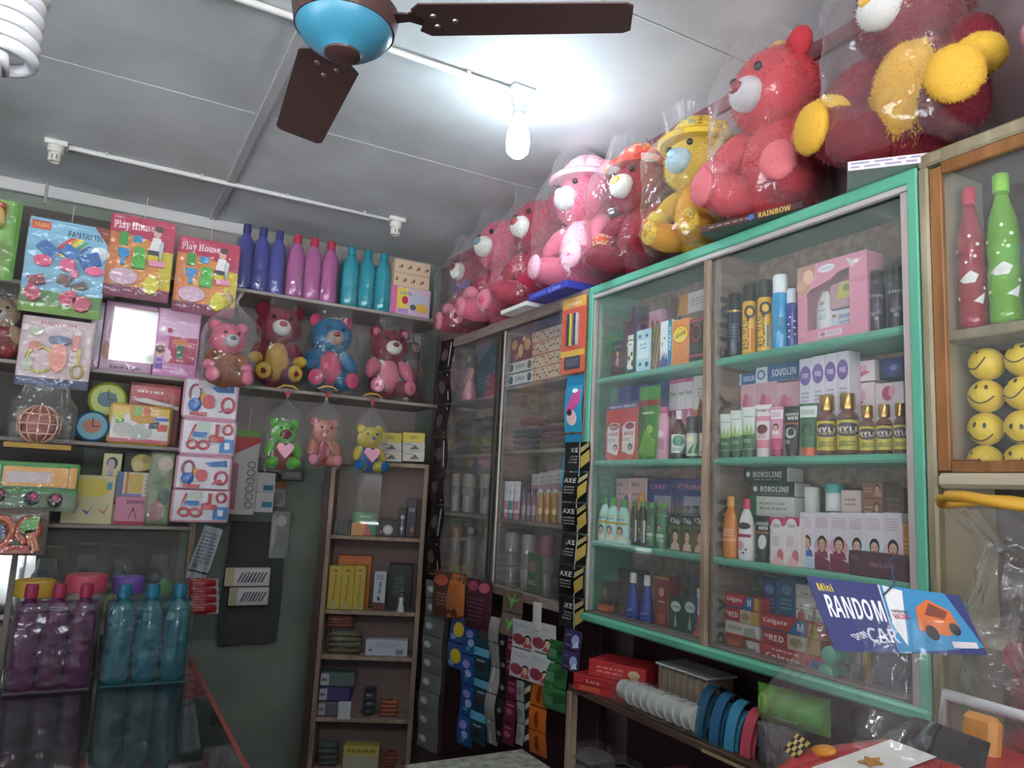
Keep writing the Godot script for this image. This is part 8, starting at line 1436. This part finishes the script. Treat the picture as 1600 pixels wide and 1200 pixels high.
func smiley_ball(label: String, at: Vector3, look: Vector3) -> void:
	var o := thing("smiley_ball", label, "ball", "yellow smiley balls", at, -90)
	var r := 0.0338
	var b := Basis.from_euler(Vector3(-look.x, look.y, look.z) * PI / 180.0)
	part(o, "ball", lathe([0.0, -1.0, 0.26, -0.966, 0.5, -0.866, 0.707, -0.707, 0.866, -0.5, 0.966, -0.26, 1.0, 0.0, 0.966, 0.26, 0.866, 0.5, 0.707, 0.707, 0.5, 0.866, 0.26, 0.966, 0.0, 1.0], 1.0, 28), mat("e2c22c", 0.4), Vector3.ZERO, Vector3.ZERO, Vector3.ONE * r)
	var on := func(x: float, y: float) -> Vector3: return b * Vector3(sin(x) * cos(y), sin(y), cos(x) * cos(y)) * (r + 0.0004)
	for s in [-1.0, 1.0]:
		var st := begin(true)
		for k in 16:
			tri(st, on.call(s * 0.3, 0.42), on.call(s * 0.3 + 0.11 * sin(TAU * k / 16), 0.42 + 0.17 * cos(TAU * k / 16)), on.call(s * 0.3 + 0.11 * sin(TAU * (k + 1) / 16), 0.42 + 0.17 * cos(TAU * (k + 1) / 16)), Vector3.ZERO)
		part(o, "eye", done(st), mat("2c2418", 0.5))
	var path := []
	for k in 17:
		var t := -1.0 + k / 8.0
		path.append(on.call(t * 0.75, -0.1 - 0.5 * (1.0 - t * t)) * 0.995)
	part(o, "mouth", tube(path, 0.0014, 6), mat("2c2418", 0.5))

func doll_figure(called: String, label: String, group: String, at: Vector3, turn: float, h: float, hex: String, hair := "4a2f2a", skin := "c99a84") -> Node3D:
	# a doll in a long dress
	var o := thing(called, label, "doll", group, at, turn)
	part(o, "dress", lathe(scaled([0.0, 0.0, 0.2, 0.0, 0.21, 0.02, 0.15, 0.25, 0.085, 0.48, 0.1, 0.6, 0.09, 0.7, 0.04, 0.74, 0.0, 0.74], h, h), 0.8), mat(hex, 0.7))
	part(o, "head", lathe(scaled([0.0, 0.72, 0.035, 0.73, 0.035, 0.76, 0.08, 0.8, 0.09, 0.87, 0.075, 0.94, 0.0, 0.98], h, h)), mat(skin, 0.6))
	part(o, "hair", lathe(scaled([0.09, 0.7, 0.11, 0.75, 0.105, 0.9, 0.08, 0.97, 0.0, 1.0], h, h)), mat(hair, 0.7), Vector3(0, 0, -0.025 * h))
	for s in [-1.0, 1.0]: part(o, "arm", tube([Vector3(s * 0.08, 0.68, 0) * h, Vector3(s * 0.14, 0.55, 0.03) * h, Vector3(s * 0.12, 0.42, 0.08) * h], 0.022 * h), mat(skin, 0.6))
	part(o, "plastic_bag", bag(0.46 * h, 1.06 * h, 0.36 * h, int(h * 999), 0.6, 0.6), cache["film"])
	return o

func bottle_pack(called: String, label: String, group: String, at: Vector3, turn: float, w: float, h: float, hex: String, cap: String, seed_: int, backing: String, inside: String) -> void:
	# three water bottles on a card tray under shrink wrap
	var o := thing(called, label, "bottle pack", group, at, turn)
	var r := w / 6.1
	var glass := clear(hex, 0.86, 0.08)
	for k in 3:
		var b := part(o, "bottle", lathe(scaled([0.0, 0.0, 0.85, 0.0, 1.0, 0.03, 1.0, 0.3, 0.95, 0.34, 1.0, 0.38, 1.0, 0.62, 0.9, 0.74, 0.5, 0.84, 0.42, 0.86, 0.42, 0.89, 0.0, 0.89], r, h)), glass, Vector3((k - 1) * w / 3.05, 0.004, 0))
		part(b, "cap", lathe(scaled([0.0, 0.87, 0.5, 0.87, 0.5, 0.96, 0.45, 1.0, 0.0, 1.0], r, h)), mat(cap, 0.4))
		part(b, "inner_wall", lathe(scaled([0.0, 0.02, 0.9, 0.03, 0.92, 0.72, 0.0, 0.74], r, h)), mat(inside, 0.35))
	part(o, "tray", box(Vector3(w, 0.004, r * 2.1), 0.0), mat(backing, 0.7))
	part(o, "back_card", box(Vector3(w, h * 0.83, 0.002), 0.0), mat(backing, 0.7), Vector3(0, 0.002, -r * 1.05))
	part(o, "shrink_wrap", film_box(Vector3(w * 1.05, h * 0.84, r * 2.3), seed_, 0.007), cache["wrap"], Vector3(0, 0.0008, 0))

const BITS := {
	"hammer": [-0.5, 0.35, 0.5, 0.35, 0.5, 0.55, 0.1, 0.55, 0.12, 1.0, -0.12, 1.0, -0.1, 0.55, -0.5, 0.55],
	"drop": [0, 0, 0.3, 0.15, 0.42, 0.45, 0.3, 0.75, 0.1, 1, -0.1, 1, -0.3, 0.75, -0.42, 0.45, -0.3, 0.15],
	"chair": [-0.4, 0, 0.4, 0, 0.42, 0.45, 0.3, 0.5, 0.36, 0.9, 0.2, 1, -0.2, 1, -0.36, 0.9, -0.3, 0.5, -0.42, 0.45],
	"block": [-0.45, 0, 0.45, 0, 0.5, 0.06, 0.5, 0.94, 0.45, 1, -0.45, 1, -0.5, 0.94, -0.5, 0.06],
	"oval": [0, 0, 0.28, 0.07, 0.45, 0.25, 0.5, 0.5, 0.45, 0.75, 0.28, 0.93, 0, 1, -0.28, 0.93, -0.45, 0.75, -0.5, 0.5, -0.45, 0.25, -0.28, 0.07],
	"cup": [-0.15, 0, 0.15, 0, 0.18, 0.45, 0.45, 0.6, 0.5, 1, -0.5, 1, -0.45, 0.6, -0.18, 0.45],
	"stick": [-0.08, 0, 0.08, 0, 0.3, 0.6, 0.35, 0.9, 0, 1, -0.35, 0.9, -0.3, 0.6],
	"scissors": [-0.3, 0, -0.05, 0.05, 0.02, 0.4, 0.1, 0.05, 0.32, 0.02, 0.35, 0.25, 0.1, 0.48, 0.3, 1, 0.1, 0.95, -0.02, 0.6, -0.2, 1, -0.36, 0.95, -0.1, 0.5, -0.35, 0.22],
}

func toy_card(called: String, label: String, category: String, group: String, at: Vector3, turn: float, w: float, h: float, hex: String, items: Array, bits: Array, more := {}) -> Node3D:
	# printed backing card with toy pieces on it: [shape, x, y, width, height, depth, colour, tilt]
	var o := thing(called, label, category, group, at, turn, more.get("lean", 0.0))
	part(o, "backing_card", prism(rounded(w, h, minf(w, h) * more.get("round", 0.06)), 0.004), mat(hex, 0.45))
	if items: flat_art(o, items, w, h, 0.004)
	for b in bits:
		var at_: Vector3 = Vector3((b[1] - 0.5) * w, b[2] * h, 0.0045)
		var size := Vector3(b[3] * w, b[4] * h, b[5])
		if b[0] == "ring":
			var path := []
			for k in 25: path.append(Vector3(sin(TAU * k / 24) * size.x / 2, (0.5 - 0.5 * cos(TAU * k / 24)) * size.y, size.z / 2))
			part(o, "toy_piece", tube(path, size.z / 2, 6), mat(b[6], 0.35), at_)
		elif b[0] == "ball": part(o, "toy_piece", cache["bead"], mat(b[6], 0.3), at_ + Vector3(0, size.y / 2, size.z / 2), Vector3.ZERO, size / 2)
		else: part(o, "toy_piece", prism(BITS[b[0]], 1.0), mat(b[6], 0.35), at_, Vector3(0, 0, b[7] if b.size() > 7 else 0.0), size)
	if more.get("film", true): part(o, "blister_film", film_box(Vector3(w * 1.01, h * more.get("film_h", 0.98), more.get("deep", 0.05)), int(w * 7000), 0.012), cache["film"], Vector3(0, 0, more.get("deep", 0.05) / 2 - 0.004))
	if more.has("string"): part(o, "string", tube([Vector3(0, h, 0.002), Vector3(0.002, h + more.string, -0.004)], 0.002, 5), mat(more.get("string_hex", "c9c2ba"), 0.6))
	return o

func strip(called: String, label: String, group: String, at: Vector3, turn: float, w: float, h: float, n: int, hex: String, items: Array, wave := 0.006, gloss := 0.2) -> void:
	# a hanging chain of sachets: at is its upper end
	var o := thing(called, label, "sachet strip", group, at, turn)
	var each := h / n
	for k in n:
		var y0 := -each * (k + 1)
		var bend := func(u: float, v: float) -> Vector3:
			var y := y0 + each * (0.02 + 0.96 * v)
			return Vector3((u - 0.5) * w, y, wave * sin(y * 23.0 + w * 50.0) + 0.005 * sin(PI * v) * sin(PI * u))
		var s := part(o, "sachet", grid(6, 6, bend), mat(hex, gloss))
		if items: art(s, items, func(u: float, v: float, l: int) -> Vector3: return bend.call(u, v) + Vector3(0, 0, 0.0006 + 0.0001 * l), "print", 4)

func hung_bear(label: String, at: Vector3, h: float, k: Dictionary, top: float) -> void:
	# a small bagged toy hung by its gathered bag from a clip on the shelf edge
	k.category = "soft toy"
	k.tufts = 250
	var o := bear("hanging_teddy", label, "small bagged toys hanging from the shelf", at, k.get("turn", 0.0), h, k)
	part(o, "plastic_bag", bag(0.78 * h, top, 0.6 * h, int(h * 3000) + k.seed, 0.06, 0.6, 0.55), cache["film"], Vector3(0, -0.012, 0.08 * h))
	part(o, "clip", box(Vector3(0.014, 0.035, 0.02), 0.003), mat("b02a34", 0.4), Vector3(0, top * 0.9 - 0.02, 0.08 * h))
	part(o, "bag_hem", tube([Vector3(-0.2 * h, top * 0.985 - 0.012, 0.08 * h), Vector3(-0.08 * h, top * 0.995, 0.08 * h), Vector3(0.08 * h, top * 0.995, 0.08 * h), Vector3(0.2 * h, top * 0.985 - 0.012, 0.08 * h)], 0.004, 5), mat("d0a33a", 0.6))

func pouch(called: String, label: String, category: String, group: String, at: Vector3, turn: float, size: Vector3, contents: Array, seed_: int) -> Node3D:
	# a clear hanging bag with lumps of coloured stuff inside: [x, y, rx, ry, rz, colour]
	var o := thing(called, label, category, group, at, turn)
	for b in contents: part(o, "contents", fur(0.1, 0, 3), mat(b[5], 0.4), Vector3(b[0], b[1], 0), Vector3.ZERO, Vector3(b[2], b[3], b[4]))
	part(o, "plastic_bag", bag(size.x, size.y, size.z, seed_, 0.55, 0.5), cache["film"])
	return o

func clock(label: String, at: Vector3, r: float, rim: String, dial: String, figure: String) -> void:
	var o := thing("round_clock", label, "clock", "round toy clocks", at)
	part(o, "case", lathe([0.0, 0.0, 0.95 * r, 0.0, r, 0.006, r, 0.03, 0.93 * r, 0.036, 0.86 * r, 0.03, 0.0, 0.03], 1.0, 32), mat(rim, 0.35), Vector3(0, r, 0), Vector3(90, 0, 0))
	flat_art(o, [["e", 0.5, 0.5, 0.43, 0.43, dial], ["e", 0.5, 0.5, 0.26, 0.22, figure], ["e", 0.36, 0.6, 0.09, 0.09, figure], ["e", 0.64, 0.6, 0.09, 0.09, figure], ["r", 0.49, 0.5, 0.52, 0.78, "23201f"], ["r", 0.5, 0.49, 0.7, 0.52, "23201f"]], 2 * r, 2 * r, 0.0302, "dial")

func net_ball(label: String, at: Vector3, r: float) -> void:
	var o := thing("net_ball", label, "ball", "", at)
	part(o, "ball", cache["bead"], mat("8f3f34", 0.4), Vector3(0, r, 0), Vector3.ZERO, Vector3.ONE * r * 0.97)
	var st := begin(true)
	for k in 6:
		var ring := []
		for s in 17: ring.append(Vector3(0, r, 0) + Basis(Vector3.UP, PI * k / 6) * Vector3(sin(TAU * s / 16), cos(TAU * s / 16), 0) * r)
		add_tube(st, ring, 0.0035, 5)
	for y in [-0.5, 0.0, 0.5]:
		var ring := []
		for s in 17: ring.append(Vector3(0, r + y * r, 0) + Vector3(sin(TAU * s / 16), 0, cos(TAU * s / 16)) * r * sqrt(1.0 - y * y))
		add_tube(st, ring, 0.0035, 5)
	part(o, "net", done(st), mat("d9a58a", 0.6), Vector3.ZERO, Vector3.ZERO)
	part(o, "plastic_bag", bag(r * 3.4, r * 3.1, r * 2.3, 77, 0.7, 0.4), cache["film"], Vector3(r * 0.1, -0.004, 0))
	part(o, "header_card", box(Vector3(r * 3.0, 0.02, 0.004), 0.0), mat("b08a3a", 0.6), Vector3(r * 0.1, -0.022, r * 0.6))

func cloth_panel(called: String, label: String, at: Vector3, w: float, h: float, hex: String, items := [], tilt := 0.0) -> void:
	# a sheet hanging from its top edge, at the middle of which it is placed
	var o := thing(called, label, "cloth" if called == "dark_cloth" else "paper", "", at)
	o.rotation.z = deg_to_rad(-tilt)
	var f := func(u: float, v: float) -> Vector3: return Vector3((u - 0.5) * w * (1.0 + 0.05 * sin(v * 5.0)), (v - 1.0) * h, 0.008 * sin(u * 11.0 + v * 3.0) * (1.0 - 0.6 * v))
	part(o, "sheet", grid(16, 14, f), mat(hex, 0.8))
	part(o, "back", grid(16, 14, func(u: float, v: float) -> Vector3: return f.call(u, v) - Vector3(0, 0, 0.004)), mat(hex, 0.8))
	if items: art(o, items, func(u: float, v: float, k: int) -> Vector3: return f.call(u, v) + Vector3(0, 0, 0.0008 + 0.0001 * k), "print", 10)

func cup_roll(called: String, label: String, at: Vector3) -> void:
	var o := thing(called, label, "cups", "", at, 0)
	for k in 9: part(o, "cup", lathe([0.0, 0.0, 0.027, 0.0, 0.034, 0.05, 0.0365, 0.052, 0.0365, 0.056, 0.0, 0.056]), mat("c9c9c6", 0.5), Vector3(0, 0, -0.14 + 0.035 * k), Vector3(90, 0, 0))
	part(o, "film", film_box(Vector3(0.082, 0.4, 0.082), 17, 0.01), cache["film"], Vector3(0, 0, -0.17), Vector3(90, 0, 0))

func slat_pack(called: String, label: String, at: Vector3) -> void:
	var o := thing(called, label, "card pack", "", at, -90)
	for k in 22: part(o, "card_slip", box(Vector3(0.0075, 0.125 - 0.004 * (k % 3), 0.1), 0.0008), mat(["8a7866", "7f6c5a", "94826e"][k % 3], 0.8), Vector3(-0.1 + 0.0095 * k, 0.0, 0))
	part(o, "top_sheet", box(Vector3(0.225, 0.006, 0.115), 0.002), mat("c4c9c6", 0.35), Vector3(0, 0.127, 0))
	part(o, "film", film_box(Vector3(0.235, 0.14, 0.122), 18, 0.008), cache["film"])

func belt(label: String, at: Vector3, hex: String, r: float) -> void:
	# a wide band bent into an arch, both ends on the ledge
	var o := thing("belt_loop", label, "belt", "belts standing on the ledge", at, -90)
	var arch := func(u: float, v: float, s: float) -> Vector3:
		var a := PI * (u * 1.0)
		return Vector3((v - 0.5) * 0.034, (r + s) * 1.5 * sin(a), -(r + s) * 0.75 * cos(a))
	part(o, "band", grid(20, 2, func(u: float, v: float) -> Vector3: return arch.call(u, v, 0.0)), mat(hex, 0.4))
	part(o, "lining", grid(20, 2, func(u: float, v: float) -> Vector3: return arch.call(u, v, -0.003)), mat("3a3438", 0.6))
	part(o, "band", grid(20, 2, func(u: float, v: float) -> Vector3: return arch.call(u, v, -0.016) + Vector3(0.004, 0, 0)), mat(hex, 0.4))

func toy_car(at: Vector3) -> void:
	var o := thing("toy_car", "red and orange toy sports car in a clear bag with a blue header card", "toy car", "", at, -96)
	var red := mat("a8242a", 0.25)
	# hull: cross sections along the car, front at +z
	part(o, "body", grid(28, 16, func(u: float, v: float) -> Vector3:
		var a := TAU * u
		var z := lerpf(-0.19, 0.17, v)
		var wide := 0.098 * (1.0 - 0.25 * pow(v, 6)) * (0.0 if v == 0.0 or v == 1.0 else 1.0)
		var top := lerpf(0.105, 0.075, smoothstep(0.5, 1.0, v)) + 0.02 * exp(-pow((v - 0.72) * 9.0, 2)) * absf(sin(a))
		var x := signf(sin(a)) * pow(absf(sin(a)), 0.5) * wide
		var y := signf(cos(a)) * pow(absf(cos(a)), 0.6)
		return Vector3(x, 0.1 + (y * top * 0.75 if y > 0 else y * 0.055) * (0.2 if v == 0.0 or v == 1.0 else 1.0), z), true), red)
	part(o, "hood_stripe", grid(4, 8, func(u: float, v: float) -> Vector3: return Vector3((u - 0.5) * 0.07, 0.1835 - 0.024 * v, 0.0 + 0.14 * v)), mat("dcd8d4", 0.3))
	var star := []
	for k in 10: star.append_array([sin(TAU * k / 10) * (0.016 if k % 2 == 0 else 0.008), cos(TAU * k / 10) * (0.016 if k % 2 == 0 else 0.008)])
	part(o, "star_badge", prism(star, 0.002), mat("b07a2a", 0.4), Vector3(0, 0.172, 0.075), Vector3(-80, 0, 0))
	for s in [-1.0, 1.0]:
		part(o, "headlamp", cache["bead"], mat("d98a1f", 0.2), Vector3(s * 0.066, 0.165, 0.09), Vector3(14, s * 14, s * -16), Vector3(0.03, 0.009, 0.015))
		part(o, "fender", cache["bead"], red, Vector3(s * 0.07, 0.118, 0.085), Vector3.ZERO, Vector3(0.042, 0.05, 0.085))
		var check := []
		for i in 5:
			for j in 4:
				if (i + j) % 2 == 0: check.append(["r", i * 0.2, j * 0.25, i * 0.2 + 0.2, j * 0.25 + 0.25, "1d1a18"])
				else: check.append(["r", i * 0.2, j * 0.25, i * 0.2 + 0.2, j * 0.25 + 0.25, "c9a85a"])
		var decal := flat_art(o, check, 0.045, 0.03, 0.0, "chequer_decal")
		decal.transform = Transform3D(Basis.from_euler(Vector3(-0.75, s * 0.35, 0)), Vector3(s * 0.09, 0.156, 0.125))
		for z in [0.1, -0.12]:
			part(o, "wheel", lathe([0.0, -0.018, 0.03, -0.018, 0.044, -0.014, 0.046, 0.0, 0.044, 0.014, 0.03, 0.018, 0.0, 0.018]), mat("191718", 0.6), Vector3(s * 0.1, 0.046, z), Vector3(0, 0, 90))
			part(o, "wheel_hub", lathe([0.0, -0.006, 0.022, -0.004, 0.026, 0.0, 0.0, 0.0]), mat("c4c0bc", 0.3, 0.5), Vector3(s * 0.1185, 0.046, z), Vector3(0, 0, 90 * s))
	part(o, "windscreen", grid(10, 6, func(u: float, v: float) -> Vector3: return Vector3((u - 0.5) * (0.16 - 0.045 * v), 0.168 + 0.045 * v * (0.75 + 0.25 * sin(PI * u)), -0.02 - 0.05 * v + 0.03 * sin(PI * u))), mat("1a1517", 0.06))
	part(o, "cockpit", box(Vector3(0.13, 0.02, 0.1), 0.006), mat("231c1e", 0.5), Vector3(0, 0.155, -0.08))
	part(o, "seat", box(Vector3(0.05, 0.06, 0.025), 0.008), mat("c9832a", 0.4), Vector3(0.02, 0.165, -0.1), Vector3(-8, 0, 0))
	part(o, "roll_bar", tube([Vector3(-0.075, 0.15, -0.15), Vector3(-0.07, 0.225, -0.155), Vector3(0.07, 0.225, -0.155), Vector3(0.075, 0.15, -0.15)], 0.009), mat("c4c6c8", 0.3))
	part(o, "plastic_bag", bag(0.27, 0.36, 0.39, 88, 0.72, 0.5), cache["film"], Vector3(0, 0.001, 0))
	# the stapled header card leans over the bag's top, towards the viewer
	var c := part(o, "header_card", prism([-0.105, 0.085, 0.085, 0.08, 0.112, 0.012, -0.07, -0.004], 0.002), mat("2a2e66", 0.4), Vector3(0.05, 0.315, 0.09), Vector3(-12, 64, -3))
	art(c, [["p", [0.42, 0.0, 0.5, 0.0, 0.6, 1.0, 0.47, 1.0], "d9d4d8"], ["p", [0.42, 0.0, 1.0, 0.12, 0.9, 1.0, 0.48, 1.0], "2f7fae"], ["p", [0.5, 0.1, 0.62, 0.95, 0.5, 1.0, 0.46, 0.4], "dcd8da"], ["t", 0.1, 0.86, 0.1, 0.11, "Mini", "d8b83a"], ["t", 0.25, 0.6, 0.37, 0.3, "RANDOM", "eceaf0", -2], ["t", 0.21, 0.22, 0.12, 0.08, "SPORT", "c9c8d6", 30], ["t", 0.36, 0.24, 0.2, 0.2, "CAR", "c9c8d6"], ["t", 0.54, 0.62, 0.1, 0.05, "Kid Motors", "26242c", 8], ["t", 0.54, 0.54, 0.1, 0.08, "RACING", "b0303c", 8], ["p", [0.62, 0.35, 0.66, 0.7, 0.76, 0.86, 0.88, 0.7, 0.9, 0.4, 0.8, 0.28], "c9652a"], ["p", [0.7, 0.6, 0.76, 0.8, 0.86, 0.68, 0.82, 0.55], "7a3a2a"], ["e", 0.7, 0.32, 0.04, 0.12, "23222a"], ["e", 0.86, 0.4, 0.035, 0.1, "23222a"], ["r", 0.8, 0.1, 0.96, 0.2, "d0c4c8"]], func(u: float, v: float, k: int) -> Vector3: return Vector3(lerpf(lerpf(-0.07, 0.112, u), lerpf(-0.105, 0.085, u), v), lerpf(lerpf(-0.004, 0.012, u), lerpf(0.085, 0.08, u), v), 0.0022 + 0.00008 * k))
	part(c, "string", tube([Vector3(-0.01, 0.07, 0.004), Vector3(0.004, 0.085, 0.006), Vector3(0.002, 0.115, 0.0), Vector3(0.012, 0.125, 0.0)], 0.0012, 5), mat("2a3a5a", 0.5))

func hem_bag(o: Node3D) -> void:
	part(o, "plastic_bag", bag(0.31, 0.5, 0.24, 89, 0.8, 0.6, 1.05), cache["film"], Vector3(0, -0.011, 0.05))
	var hem := []
	for k in 25: hem.append(Vector3(0.165 * sin(TAU * k / 24), 0.5 + 0.006 * sin(TAU * k / 6), 0.05 + 0.125 * cos(TAU * k / 24)))
	part(o, "yellow_hem", tube(hem, 0.009, 8), mat("c9962c", 0.5))
